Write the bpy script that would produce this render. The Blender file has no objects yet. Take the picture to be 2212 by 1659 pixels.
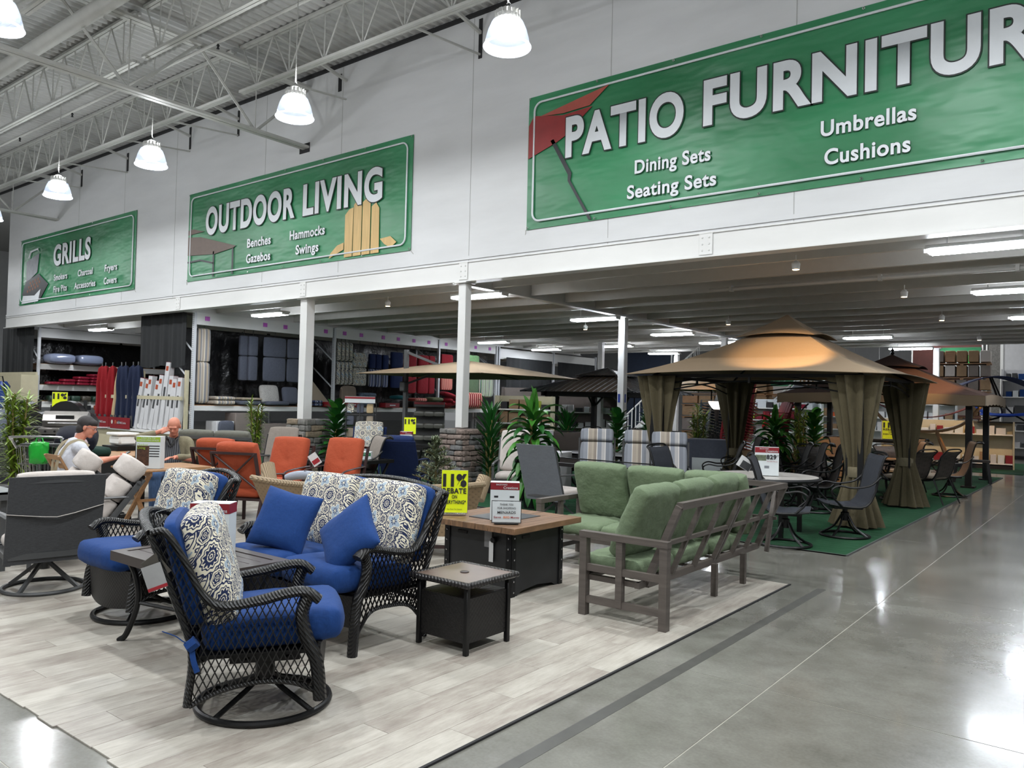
import bpy, bmesh, math, random
from mathutils import Vector, Matrix
C = bpy.context.scene.collection
PI = math.pi
R = math.radians
# ---------------- camera ----------------
cam = bpy.data.cameras.new('camera'); camo = bpy.data.objects.new('camera', cam); C.objects.link(camo)
cam.sensor_width = 36; cam.lens = 36*1691.8/2212; cam.clip_start = .05; cam.clip_end = 200
rt = Vector((.787, .616, .024)).normalized(); bk = Vector((.616, -.787, -.023)); bk = (bk - rt*bk.dot(rt)).normalized(); up = bk.cross(rt)
camo.matrix_world = Matrix(((rt.x, up.x, bk.x, 0), (rt.y, up.y, bk.y, 0), (rt.z, up.z, bk.z, 1.6), (0, 0, 0, 1)))
bpy.context.scene.camera = camo
# ---------------- world, exposure ----------------
wd = bpy.data.worlds.new('store_ambient'); bpy.context.scene.world = wd; wd.use_nodes = True
wd.node_tree.nodes['Background'].inputs[0].default_value = (.93, .97, 1, 1)
wd.node_tree.nodes['Background'].inputs[1].default_value = .22
vs = bpy.context.scene.view_settings; vs.view_transform = 'Standard'; vs.look = 'None'; vs.gamma = 1; vs.exposure = 0.0; vs.use_curve_mapping = False
HB_POWER = 190          # high bay lamp, W
TUBE = 60               # emission of the strip light diffusers
# ---------------- materials ----------------
def lin(c): return tuple(((v/255/12.92) if v/255 <= .04045 else ((v/255+.055)/1.055)**2.4) for v in c) + (1,)
class N:                # tiny node expression builder
    def __init__(s, nt, sock): s.nt, s.s = nt, sock
    def op(s, o, *a, clamp=False):
        n = s.nt.nodes.new('ShaderNodeMath'); n.operation = o; n.use_clamp = clamp
        for i, v in enumerate((s,)+a):
            if isinstance(v, N): s.nt.links.new(v.s, n.inputs[i])
            else: n.inputs[i].default_value = v
        return N(s.nt, n.outputs[0])
    def __add__(s, o): return s.op('ADD', o)
    def __sub__(s, o): return s.op('SUBTRACT', o)
    def __mul__(s, o): return s.op('MULTIPLY', o)
    def __truediv__(s, o): return s.op('DIVIDE', o)
    def sin(s): return s.op('SINE')
    def abs(s): return s.op('ABSOLUTE')
    def lt(s, o): return s.op('LESS_THAN', o)
    def gt(s, o): return s.op('GREATER_THAN', o)
def mixc(nt, f, a, b):
    n = nt.nodes.new('ShaderNodeMix'); n.data_type = 'RGBA'
    for i, v in ((0, f), (6, a), (7, b)):
        if isinstance(v, N): nt.links.new(v.s, n.inputs[i])
        elif hasattr(v, 'is_output') or isinstance(v, bpy.types.NodeSocket): nt.links.new(v, n.inputs[i])
        else: n.inputs[i].default_value = v
    return n.outputs[2]
MATS = {}
def base(name):
    m = bpy.data.materials.new(name); m.use_nodes = True; nt = m.node_tree
    return m, nt, nt.nodes['Principled BSDF']
def coords(nt, kind='Object', scale=None):
    tc = nt.nodes.new('ShaderNodeTexCoord')
    if kind == 'World': g = nt.nodes.new('ShaderNodeNewGeometry'); s = g.outputs['Position']
    else: s = tc.outputs[kind]
    if scale:
        mp = nt.nodes.new('ShaderNodeMapping'); mp.inputs['Scale'].default_value = scale; nt.links.new(s, mp.inputs[0]); s = mp.outputs[0]
    return s
def noisef(nt, vec, scale=5, detail=4, rough=.5, fac=True):
    n = nt.nodes.new('ShaderNodeTexNoise'); n.inputs['Scale'].default_value = scale; n.inputs['Detail'].default_value = detail; n.inputs['Roughness'].default_value = rough
    nt.links.new(vec, n.inputs['Vector']); return N(nt, n.outputs[0])
def ramp(nt, f, stops):
    n = nt.nodes.new('ShaderNodeValToRGB'); e = n.color_ramp.elements
    while len(e) < len(stops): e.new(.5)
    for k, (p, c) in enumerate(stops): e[k].position = p; e[k].color = c
    nt.links.new(f.s, n.inputs[0]); return n.outputs[0]
def bump(nt, b, h, strength=.3, dist=.005):
    n = nt.nodes.new('ShaderNodeBump'); n.inputs['Strength'].default_value = strength; n.inputs['Distance'].default_value = dist
    nt.links.new(h.s, n.inputs['Height']); nt.links.new(n.outputs[0], b.inputs['Normal'])
def mat(name, rgb, rough=.5, metal=0, var=.12, scale=(6, 6, 6), bmp=0, bscale=200, kind='Object', spec=.5, trans=0):
    if name in MATS: return MATS[name]
    m, nt, b = base(name); c = lin(rgb)
    v = coords(nt, kind, scale)
    if var:
        f = noisef(nt, v, 1.0, 5, .6)
        lo = tuple(x*(1-var) for x in c[:3])+(1,); hi = tuple(min(1, x*(1+var)) for x in c[:3])+(1,)
        nt.links.new(ramp(nt, f, [(.3, lo), (.7, hi)]), b.inputs['Base Color'])
    else: b.inputs['Base Color'].default_value = c
    b.inputs['Roughness'].default_value = rough; b.inputs['Metallic'].default_value = metal; b.inputs['Specular IOR Level'].default_value = spec
    if trans: b.inputs['Transmission Weight'].default_value = trans
    if bmp: bump(nt, b, noisef(nt, coords(nt, 'Object'), bscale, 2), bmp, .002)
    MATS[name] = m; return m
def emis(name, rgb, s):
    if name in MATS: return MATS[name]
    m, nt, b = base(name); b.inputs['Base Color'].default_value = lin(rgb); b.inputs['Emission Color'].default_value = lin(rgb); b.inputs['Emission Strength'].default_value = s
    MATS[name] = m; return m
def clear(name, rgb, alpha, rough=.1, ior=1.45):
    if name in MATS: return MATS[name]
    m, nt, b = base(name); b.inputs['Base Color'].default_value = lin(rgb); b.inputs['Alpha'].default_value = alpha; b.inputs['Roughness'].default_value = rough
    MATS[name] = m; return m
def weave(name, rgb, lo=.35, sx=90, sy=90, axes='XZ', rough=.45, strength=.6):
    """basket weave: alternating over-under strands, relief and a darker gap"""
    if name in MATS: return MATS[name]
    m, nt, b = base(name)
    s = nt.nodes.new('ShaderNodeSeparateXYZ'); nt.links.new(coords(nt), s.inputs[0])
    X, Y, Z = (N(nt, o) for o in s.outputs)
    a = {'X': X, 'Y': Y, 'Z': Z, 'S': X+Y}
    u = a[axes[0]]*sx; v = a[axes[1]]*sy
    w = ((u*PI).sin()*(v*PI).sin())
    g = (u*2*PI).sin().abs()*.25+(v*2*PI).sin().abs()*.35
    h = w*.4+g
    c = lin(rgb); d = tuple(x*lo for x in c[:3])+(1,)
    nt.links.new(ramp(nt, h+.25, [(.0, d), (.55, c)]), b.inputs['Base Color']); b.inputs['Roughness'].default_value = rough
    bump(nt, b, h, strength, .004); MATS[name] = m; return m
def cord(name, rgb, sc=60, axis='Y', rough=.35):
    """strand wrapped round a rail: ridges across its length"""
    if name in MATS: return MATS[name]
    m, nt, b = base(name); s = nt.nodes.new('ShaderNodeSeparateXYZ'); nt.links.new(coords(nt), s.inputs[0])
    X, Y, Z = (N(nt, o) for o in s.outputs)
    t = (Y+Z*.8 if axis == 'Y' else X+Y)*sc
    h = (t*PI).sin().abs(); c = lin(rgb); d = tuple(x*.4 for x in c[:3])+(1,)
    nt.links.new(ramp(nt, h, [(0, d), (.5, c)]), b.inputs['Base Color']); b.inputs['Roughness'].default_value = rough
    bump(nt, b, h, .9, .006); MATS[name] = m; return m
def fabric(name, rgb, var=.15, rough=.9, slub=(3, 60, 3), bmp=.25, dark=None):
    """woven cloth with slubs"""
    if name in MATS: return MATS[name]
    m, nt, b = base(name); c = lin(rgb)
    f = noisef(nt, coords(nt, 'Object', slub), 6, 6, .7); g = noisef(nt, coords(nt, 'Object', (slub[1], slub[0], slub[0])), 6, 4, .6)
    h = (f+g)*.5; lo = tuple(x*(1-var*1.6) for x in c[:3])+(1,); hi = tuple(min(1, x*(1+var)) for x in c[:3])+(1,)
    nt.links.new(ramp(nt, h, [(.35, lo), (.65, hi)]), b.inputs['Base Color']); b.inputs['Roughness'].default_value = rough
    b.inputs['Sheen Weight'].default_value = .04; b.inputs['Specular IOR Level'].default_value = .2
    w = noisef(nt, coords(nt), 9, 3)
    bump(nt, b, w*3+h*.25, bmp, .01); MATS[name] = m; return m
def stripes(name, cols, period, axis='X', rough=.85):
    if name in MATS: return MATS[name]
    m, nt, b = base(name); s = nt.nodes.new('ShaderNodeSeparateXYZ'); nt.links.new(coords(nt), s.inputs[0])
    t = (N(nt, s.outputs['XYZ'.index(axis)])+10)/period; f = t.op('FRACT')
    n = nt.nodes.new('ShaderNodeValToRGB'); n.color_ramp.interpolation = 'CONSTANT'; e = n.color_ramp.elements
    while len(e) < len(cols): e.new(.5)
    for k, (p, c) in enumerate(cols): e[k].position = p; e[k].color = lin(c)
    nt.links.new(f.s, n.inputs[0]); nt.links.new(n.outputs[0], b.inputs['Base Color']); b.inputs['Roughness'].default_value = rough
    bump(nt, b, noisef(nt, coords(nt), 10, 3), .3, .01); MATS[name] = m; return m
def medallion(name, T=.215):
    """cream cloth printed with navy medallions, pale blue stars and scrolls"""
    if name in MATS: return MATS[name]
    m, nt, b = base(name); s = nt.nodes.new('ShaderNodeSeparateXYZ'); nt.links.new(coords(nt), s.inputs[0])
    Z = N(nt, s.outputs[2]); X, Y = N(nt, s.outputs[0])+Z*.8+5.0, N(nt, s.outputs[1])+Z*.6+5.0
    wob = noisef(nt, coords(nt), 30, 2)*.012
    def cell(ox, oy):
        a = ((X/T+ox).op('FRACT')-.5)*T; c = ((Y/T+oy).op('FRACT')-.5)*T
        r = (a*a+c*c).op('SQRT')+wob-.006; th = c.op('ARCTAN2', a); return r, th
    cream, navy, pale = lin((226, 219, 196)), lin((30, 42, 78)), lin((158, 172, 184))
    k = 2*PI/T
    sx = (X*k*2+(Y*k).sin()*1.6).sin(); sy = (Y*k*2+(X*k+1.5).sin()*1.6).sin()
    sx2 = (X*k*3+(Y*k*2).sin()*1.9).sin(); sy2 = (Y*k*3+(X*k*2).sin()*1.9).sin()
    v1 = (sx*sy+wob*8).abs(); scroll = v1.gt(.12)*v1.lt(.46); v2 = (sx2*sy2).abs(); scroll2 = v2.gt(.38)*v2.lt(.8)
    col = mixc(nt, (scroll+scroll2*(v1.gt(.5))).op('MINIMUM', 1.0), cream, navy)
    def rosette(col, ox, oy, n, R0):
        r, th = cell(ox, oy); pr = (th*n).sin()
        col = mixc(nt, (r-pr*R0*.08).lt(R0*1.62), col, navy); col = mixc(nt, (r-pr*R0*.08).lt(R0*1.45), col, cream)
        col = mixc(nt, (r-pr*R0*.07).lt(R0*1.16), col, navy)
        col = mixc(nt, (r-pr*R0*.07).lt(R0*1.02), col, cream)
        col = mixc(nt, (r-pr*R0*.12).lt(R0*.86), col, navy)
        col = mixc(nt, r.lt(R0*.5), col, cream); col = mixc(nt, (r-pr*R0*.05).lt(R0*.4), col, navy)
        col = mixc(nt, r.lt(R0*.2), col, cream); col = mixc(nt, r.lt(R0*.1), col, navy); return col
    def star(col, ox, oy, R0):
        r, th = cell(ox, oy); pr = (th*4).sin(); pr2 = (th*8+1.5).sin()
        col = mixc(nt, (r-pr*R0*.28).lt(R0*1.12), col, cream); col = mixc(nt, (r-pr*R0*.28).lt(R0), col, pale)
        col = mixc(nt, (r-pr2*R0*.22).lt(R0*.42), col, navy); col = mixc(nt, (r-pr2*R0*.1).lt(R0*.2), col, cream); return col
    col = rosette(col, 0, 0, 12, T*.2); col = star(col, .5, .5, T*.2); col = rosette(col, .5, 0, 6, T*.11); col = rosette(col, 0, .5, 6, T*.11)
    nt.links.new(col, b.inputs['Base Color']); b.inputs['Roughness'].default_value = .9
    bump(nt, b, noisef(nt, coords(nt), 9, 3), .35, .012); MATS[name] = m; return m
# ---------------- mesh helpers ----------------
class MB:
    def __init__(s): s.b = bmesh.new()
    def box(s, cx, cy, cz, sx, sy, sz, M=None, bev=0):
        r = bmesh.ops.create_cube(s.b, size=1, matrix=(M or Matrix())@Matrix.Translation((cx, cy, cz))@Matrix.Diagonal((sx, sy, sz, 1)))
        if bev:
            ed = {e for v in r['verts'] for e in v.link_edges}
            bmesh.ops.bevel(s.b, geom=list(ed), offset=bev, segments=1, affect='EDGES')
        return s
    def bar(s, p, q, w, h=None, up=(0, 0, 1)):
        p, q = Vector(p), Vector(q); d = q-p; L = d.length; d.normalize(); upv = Vector(up)
        if abs(d.dot(upv)) > .98: upv = Vector((0, 1, 0))
        x = d.cross(upv).normalized(); z = x.cross(d)
        M = Matrix(((x.x, d.x, z.x, 0), (x.y, d.y, z.y, 0), (x.z, d.z, z.z, 0), (0, 0, 0, 1))); M.translation = (p+q)/2
        return s.box(0, 0, 0, w, L, h or w, M)
    def tube(s, pts, r, n=8, closed=False, flat=1, cap=True):
        pts = [Vector(p) for p in pts]; m = len(pts); rings = []; nrm = None
        for i, p in enumerate(pts):
            a = pts[(i-1) % m] if (closed or i) else p; c = pts[(i+1) % m] if (closed or i < m-1) else p
            t = (c-a).normalized()
            if nrm is None:
                nrm = t.cross(Vector((0, 0, 1)));
                if nrm.length < .1: nrm = t.cross(Vector((1, 0, 0)))
            nrm = (nrm-t*nrm.dot(t)).normalized(); bi = t.cross(nrm)
            rr = r[i] if isinstance(r, (list, tuple)) else r
            rings.append([s.b.verts.new(p+(nrm*math.cos(2*PI*k/n)*rr+bi*math.sin(2*PI*k/n)*rr*flat)) for k in range(n)])
        for i in range(m if closed else m-1):
            A, B = rings[i], rings[(i+1) % m]
            for k in range(n): s.b.faces.new((A[k], A[(k+1) % n], B[(k+1) % n], B[k]))
        if not closed and cap: s.b.faces.new(rings[0][::-1]); s.b.faces.new(rings[-1])
        return s
    def lathe(s, prof, n=20, c=(0, 0, 0), M=None):
        rings = []; M = M or Matrix()
        for r, z in prof: rings.append([s.b.verts.new(M@Vector((c[0]+r*math.cos(2*PI*k/n), c[1]+r*math.sin(2*PI*k/n), c[2]+z))) for k in range(n)])
        for A, B in zip(rings, rings[1:]):
            for k in range(n): s.b.faces.new((A[k], A[(k+1) % n], B[(k+1) % n], B[k]))
        if prof[0][0] > 1e-4: s.b.faces.new(rings[0][::-1])
        if prof[-1][0] > 1e-4: s.b.faces.new(rings[-1])
        return s
    def prism(s, pts, vec):
        v = Vector(vec); a = [s.b.verts.new(p) for p in pts]; c = [s.b.verts.new(Vector(p)+v) for p in pts]; n = len(a)
        s.b.faces.new(a[::-1]); s.b.faces.new(c)
        for k in range(n): s.b.faces.new((a[k], a[(k+1) % n], c[(k+1) % n], c[k]))
        return s
    def grid(s, fn, nu, nv, thick=0, closeu=False):
        V = [[s.b.verts.new(fn(i/(nu-1 if not closeu else nu), j/(nv-1))) for j in range(nv)] for i in range(nu)]
        F = []
        for i in range(nu if closeu else nu-1):
            for j in range(nv-1): F.append(s.b.faces.new((V[i][j], V[(i+1) % nu][j], V[(i+1) % nu][j+1], V[i][j+1])))
        if thick: bmesh.ops.recalc_face_normals(s.b, faces=F); bmesh.ops.solidify(s.b, geom=F, thickness=thick)
        return s
    def cushion(s, sx, sy, sz, M=None, edge=.55, n=14, rnd=.12, wr=.0, seed=0, pinch=0, tuft=None):
        """stuffed cushion: crowned faces, soft edges, rounded corners; wr wrinkles"""
        M = M or Matrix(); rs = random.Random(seed); ph = [rs.uniform(0, 6) for _ in range(6)]
        def P(a, b, side):
            # a,b in -1..1
            k = 1-rnd*(abs(a)**4*abs(b)**4)-pinch*(1-abs(a*b))*max(abs(a), abs(b))**3
            x, y = a*sx/2*k, b*sy/2*k
            crown = ((1-abs(a)**3.2)*(1-abs(b)**3.2))**.5
            z = sz/2*(edge*(1-max(abs(a), abs(b))**14)**.5+(1-edge)*crown)
            if tuft:
                for tx, ty, td, tr in tuft: z -= td*math.exp(-((x-tx)**2+(y-ty)**2)/tr**2)
            z += wr*max(abs(a), abs(b))**2*(math.sin(9*a+ph[0]+3*b)*math.sin(7*b+ph[1])+.5*math.sin(23*a*b+ph[2]))*(1-max(abs(a), abs(b))**10)
            return M@Vector((x, y, z*side))
        cs = [math.copysign(abs(math.sin(t*PI/2))**.8, t) for t in [2*i/n-1 for i in range(n+1)]]
        T = {}; B = {}
        for i, a in enumerate(cs):
            for j, b in enumerate(cs):
                T[i, j] = s.b.verts.new(P(a, b, 1)); B[i, j] = T[i, j] if i in (0, n) or j in (0, n) else s.b.verts.new(P(a, b, -1))
        for i in range(n):
            for j in range(n):
                s.b.faces.new((T[i, j], T[i+1, j], T[i+1, j+1], T[i, j+1])); s.b.faces.new((B[i, j], B[i, j+1], B[i+1, j+1], B[i+1, j]))
        return s
    def ball(s, c, r, M=None, u=10, v=7, sq=(1, 1, 1)):
        bmesh.ops.create_uvsphere(s.b, u_segments=u, v_segments=v, radius=r, matrix=(M or Matrix())@Matrix.Translation(c)@Matrix.Diagonal(sq+(1,))); return s
def new(name, data, parent=None, group=None, kind=None, label=None, cat=None):
    o = bpy.data.objects.new(name, data); C.objects.link(o)
    if parent: o.parent = parent
    if group: o['group'] = group
    if kind: o['kind'] = kind
    if label: o['label'] = label
    if cat: o['category'] = cat
    return o
def obj(name, mb, m, parent=None, loc=None, rot=None, kind=None, label=None, cat=None, group=None, sharp=40, flat=False):
    me = bpy.data.meshes.new(name); bmesh.ops.recalc_face_normals(mb.b, faces=mb.b.faces[:]); mb.b.to_mesh(me); mb.b.free()
    for x in (m if isinstance(m, (list, tuple)) else [m]): me.materials.append(x)
    if not flat:
        me.polygons.foreach_set('use_smooth', [True]*len(me.polygons)); me.set_sharp_from_angle(angle=R(sharp))
    o = new(name, me, parent, group, kind, label, cat)
    if loc: o.location = loc
    if rot: o.rotation_euler = rot
    return o
def thing(name, label, cat, loc=(0, 0, 0), rz=0, group=None, s=None):
    o = new(name, None, None, group, None, label, cat); o.location = loc; o.rotation_euler = (0, 0, rz); o.empty_display_size = .1
    if s: o.scale = (s,)*3 if not isinstance(s, tuple) else s
    return o
def dup(root, loc, rz, label=None, group=None):
    def cp(o, par):
        c = o.copy(); C.objects.link(c); c.parent = par
        for ch in KIDS.get(o.name, []) or [x for x in o.children]: cp(ch, c)
        return c
    r = cp(root, None); r.location = loc; r.rotation_euler = (0, 0, rz)
    if label: r['label'] = label
    if group: r['group'] = group
    return r
KIDS = {}
def T3(x, y, z, rx=0, ry=0, rz=0): return Matrix.Translation((x, y, z))@Matrix.Rotation(rz, 4, 'Z')@Matrix.Rotation(ry, 4, 'Y')@Matrix.Rotation(rx, 4, 'X')
def spline(pts, n=6):
    """Catmull-Rom through points"""
    P = [Vector(p) for p in pts]; P = [P[0]*2-P[1]]+P+[P[-1]*2-P[-2]]; out = []
    for i in range(1, len(P)-2):
        a, b, c, d = P[i-1:i+3]
        for k in range(n):
            t = k/n; out.append(.5*((2*b)+(c-a)*t+(2*a-5*b+4*c-d)*t*t+(3*b-a-3*c+d)*t**3))
    return out+[P[-2]]
def text(s, h, w, m, parent, loc, name='lettering', rz=0, rx=PI/2, bold=.0, out=None, outw=.02, align='LEFT', sx=None, ry=0):
    """flat lettering; h = cap height, w = width of the line"""
    def mk(off, mm, dz, nm):
        cu = bpy.data.curves.new(nm, 'FONT'); cu.body = s; cu.size = 1; cu.offset = off; cu.space_character = 1+bold*2.6; cu.extrude = 0.0; cu.resolution_u = 7
        t = bpy.data.objects.new(nm, cu); C.objects.link(t); dg = bpy.context.evaluated_depsgraph_get(); dg.update()
        me = bpy.data.meshes.new_from_object(t.evaluated_get(dg)); bpy.data.objects.remove(t); me.materials.clear(); me.materials.append(mm)
        return me
    me = mk(bold, m, 0, name)
    if not len(me.vertices): return
    xs = [v.co.x for v in me.vertices]; x0, x1 = min(xs), max(xs); ky = h/.73; kx = (w/(x1-x0)) if w else ky*(sx or 1)
    ox = {'LEFT': x0, 'CENTER': (x0+x1)/2}[align]
    rot = Matrix.Rotation(rz, 4, 'Z')@Matrix.Rotation(ry, 4, 'Y')@Matrix.Rotation(rx, 4, 'X')
    def put(me, dz, nm):
        me.transform(Matrix.Diagonal((kx, ky, 1, 1))@Matrix.Translation((-ox, 0, 0))); me.transform(Matrix.Translation((0, 0, dz))); me.transform(rot)
        o = new(nm, me, parent); o.location = loc; return o
    if out:
        m2 = mk(bold+outw, out, 0, name+'_outline'); put(m2, 0, name+'_outline')
    return put(me, .004, name)
# ---------------- shared materials ----------------
M_wall = mat('painted_panel', (204, 205, 206), .6, var=.05, scale=(.6, .6, 3), kind='World')
M_beam = mat('white_steel', (212, 212, 210), .38, var=.04, scale=(1, 1, 3), kind='World')
M_roof = mat('roof_paint', (176, 176, 174), .7, var=.05)
M_steel = mat('joist_paint', (178, 178, 174), .6, var=.05)
M_mez = mat('joist_grey', (190, 188, 182), .42, var=.04)
M_dark = mat('dark_gap', (30, 30, 32), .8, var=0)
M_black = mat('black_metal', (14, 14, 15), .4, var=.1, spec=.35)
M_white = mat('white_paint', (225, 225, 222), .5, var=.03)
M_chrome = mat('chrome', (190, 190, 192), .25, 1, var=0)
M_green = fabric('green_carpet', (8, 66, 34), .2, 1.0, (40, 40, 40), .5)
# concrete
def concrete():
    m, nt, b = base('polished_concrete'); p = coords(nt, 'World')
    a = noisef(nt, p, .55, 6, .6); c = noisef(nt, p, 3.2, 8, .65); d = noisef(nt, p, 60, 2)
    f = a*.5+c*.38+d*.12
    nt.links.new(ramp(nt, f, [(.32, lin((88, 87, 80))), (.5, lin((114, 113, 106))), (.66, lin((136, 136, 129)))]), b.inputs['Base Color'])
    r = noisef(nt, p, 1.4, 5)*.22+.1; nt.links.new(r.s, b.inputs['Roughness']); b.inputs['Coat Weight'].default_value = .35; b.inputs['Coat Roughness'].default_value = .1
    bump(nt, b, c, .08, .01); return m
def plank_mat():
    m, nt, b = base('grey_wood_plank'); oi = nt.nodes.new('ShaderNodeObjectInfo'); rn = N(nt, oi.outputs['Random'])
    g = nt.nodes.new('ShaderNodeNewGeometry'); s = nt.nodes.new('ShaderNodeSeparateXYZ'); nt.links.new(g.outputs['Position'], s.inputs[0])
    cx = nt.nodes.new('ShaderNodeCombineXYZ'); X, Y = N(nt, s.outputs[0]), N(nt, s.outputs[1])
    nt.links.new((X*9+rn*90).s, cx.inputs[0]); nt.links.new((Y*1.3+rn*40).s, cx.inputs[1])
    cy = nt.nodes.new('ShaderNodeCombineXYZ'); nt.links.new((X*3+rn*50).s, cy.inputs[0]); nt.links.new((Y*1.6+rn*31).s, cy.inputs[1])
    cz = nt.nodes.new('ShaderNodeCombineXYZ'); nt.links.new((X*26+rn*70).s, cz.inputs[0]); nt.links.new((Y*2.4+rn*20).s, cz.inputs[1])
    f = noisef(nt, cx.outputs[0], 1.6, 10, .75)*.42+noisef(nt, cy.outputs[0], 1.2, 4, .6)*.28+noisef(nt, cz.outputs[0], 1.6, 10, .85)*.30+(rn-.5)*.09
    nt.links.new(ramp(nt, f, [(.3, lin((104, 94, 86))), (.42, lin((144, 136, 127))), (.53, lin((170, 165, 155))), (.68, lin((194, 190, 181)))]), b.inputs['Base Color'])
    b.inputs['Roughness'].default_value = .42; bump(nt, b, f, .15, .004); return m
M_conc, M_plank = concrete(), plank_mat()
# ---------------- floor ----------------
fl = obj('floor', MB().box(-14, 12, -.052, 60, 70, .1), mat('joint_filler', (150, 147, 136), .6, var=.1, kind='World'), kind='structure')
# slabs: control joints 8 mm wide, recessed
xs = [-44, -35.6, -31.1, -26.6, -22.1, -17.6, -13.1, -8.6, -6.1, -1.6, 2.9, 7.4, 16]; ys = [-23, -14.15, -7.95, -4.85, -1.75, 1.35, 4.45, 7.58, 10.7, 13.8, 16.9, 20, 23.1, 26.2, 32, 47]
for i in range(len(xs)-1):
    for j in range(len(ys)-1):
        x0, x1, y0, y1 = xs[i]+.004, xs[i+1]-.004, ys[j]+.004, ys[j+1]-.004
        obj('slab', MB().box((x0+x1)/2, (y0+y1)/2, -.01, x1-x0, y1-y0, .02), M_conc, fl, flat=True)
# vinyl planks laid along y, 2.4..~14 m to the left
pf = thing('plank_floor', 'grey weathered wood-look plank flooring laid under the patio sets', 'flooring', (0, 0, 0))
pme = {}
def plank_me(w, L):
    k = round(L, 3)
    if k not in pme:
        mb = MB(); mb.box(0, 0, 0, w-.002, L-.002, .008, bev=.0008); me = bpy.data.meshes.new('plank'); mb.b.to_mesh(me); mb.b.free(); me.materials.append(M_plank); pme[k] = me
    return pme[k]
rp = random.Random(4); allp = []
W_ = .178
for i in range(62):
    x = -2.4-W_/2-i*W_; y = 1.64+rp.uniform(-.012, .02); k = [0, .42, .81, .2, .6][i % 5]*1.22
    cuts = [y]; yy = 1.64+(k if k > .15 else 1.22)
    while yy < 7.1: cuts.append(yy); yy += 1.22
    cuts.append(7.2)
    for a, c in zip(cuts, cuts[1:]): allp.append((x, (a+c)/2, c-a))
allp.sort(key=lambda q: math.hypot(q[0], q[1]))
for x, y, L in allp[:298]:
    o = new('plank', plank_me(W_, L), pf); o.location = (x, y, .004)
mb = MB()
for x, y, L in allp[298:]: mb.box(x, y, .004, W_-.002, L-.002, .008)
obj('far_planks', mb, M_plank, pf, kind='stuff', flat=True)
obj('edge_trim', MB().box(-2.39, 4.42, .005, .016, 5.6, .011), M_dark, pf)
# adhesive strip left on the concrete beside the planks
st = mat('worn_strip', (72, 72, 68), .45, var=.15, scale=(8, 8, 8), kind='World')
obj('tape_residue', MB().box(-2.12, 4.5, .0006, .075, 5.5, .001), st, label='dark strip of old tape residue running beside the plank floor', cat='tape mark')
# green carpet
cp = obj('green_carpet', MB().box(-10.2, 16, .006, 15.6, 13.9, .012), M_green, label='green indoor-outdoor carpet under the dining sets and gazebos', cat='carpet')
obj('carpet_edge', MB().box(-2.395, 16, .007, .02, 13.9, .014).box(-10.2, 9.06, .007, 15.6, .02, .014), mat('rubber_edge', (70, 72, 70), .6, var=.1), cp)
obj('green_carpet', MB().box(-4.4, 27.2, .006, 4.6, 5.4, .012), M_green, label='farther green carpet square below the swing display', cat='carpet')
# ---------------- upper wall, beams, columns ----------------
wl = obj('wall_back', MB().box(-9.8, 10.3, 6.2, 39.7, .24, 4.6), M_wall, kind='structure')
for x in (-24.4, -21.6, -18.9, -15.1, -12.5, -9.0, -6.2, -3.4, -.6, 2.2):
    obj('panel_joint', MB().box(x, 10.178, 6.2, .008, .004, 4.6), mat('caulk', (165, 165, 163), .8, var=0), wl)
obj('flashing', MB().box(-9.8, 10.172, 4.09, 39.7, .02, .06), M_wall, wl)
eb = obj('trim_1', MB().box(-9.8, 10.24, 3.84, 39.7, .14, .34).box(-9.8, 10.16, 4.015, 39.7, .02, .02).box(-9.8, 10.22, 3.675, 39.7, .24, .02), M_beam, kind='structure', label='white steel edge beam below the signs')
for x in (-18.6, -13.6, -9.1, -4.6, -.1):
    p = obj('splice_plate', MB().box(x, 10.16, 3.86, .2, .012, .3, bev=.004), M_beam, eb)
    for dz in (-.09, 0, .09):
        for dx in (-.05, .05): obj('bolt', MB().ball((x+dx, 10.152, 3.86+dz), .014, u=6, v=4), M_beam, p)
# wall end return (the wall stops and the store goes on)
obj('wall_left', MB().box(-29.66, 19, 6.1, .2, 17.5, 4.4), M_wall, kind='structure')
mez = obj('ceiling_mezzanine', MB().box(-12.4, 19.4, 4.06, 34, 18.2, .06), M_mez, kind='structure')
k = 0; y = 11.15
while y < 28.4:   # C joists, lit as separate members
    for x0, x1 in ((-29.4, -18.6), (-18.6, -9.3), (-9.3, .0), (0, 8)):
        jb = MB(); jb.box((x0+x1)/2, y, 3.87, x1-x0-.12, .012, .32).box((x0+x1)/2, y+.03, 3.715, x1-x0-.12, .07, .012).box((x0+x1)/2, y+.03, 4.02, x1-x0-.12, .07, .012)
        obj('floor_joist', jb, M_mez, mez)
    y += 1.19
for x in (-27.6, -18.5, -13.8, -9.3, -4.7, .1):
    if x in (-13.8, -4.7): continue
    obj('girder', MB().box(x, 19.3, 3.83, .05, 18, .34).box(x, 19.3, 3.665, .16, 18, .014).box(x, 19.3, 4.0, .16, 18, .014), M_beam, mez)
COLS = [(-13.6, 10.3, 1.13), (-9.1, 10.22, 1.13), (-9.35, 16.15, 0), (-9.4, 22.2, 0), (-13.9, 28.2, 0), (-9.3, 28.3, 0), (-4.9, 22.2, 0), (-4.8, 28.3, 0), (-13.8, 22.4, 0)]
NM = {0: 'front steel column rising from the stone pedestal behind the orange chairs', 1: 'front steel column rising from the stone pedestal beside the potted fir', 2: 'white steel column behind the striped chairs with two blue stickers', 3: 'white steel column seen behind the floor lamp', 4: 'far white column behind the black hardtop gazebo', 5: 'far white column under the tan gazebo next to the staircase', 6: 'white column hidden partly by the near gazebo curtain', 7: 'farthest column near the pergola', 8: 'thin far column behind the black hardtop roof'}
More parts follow.
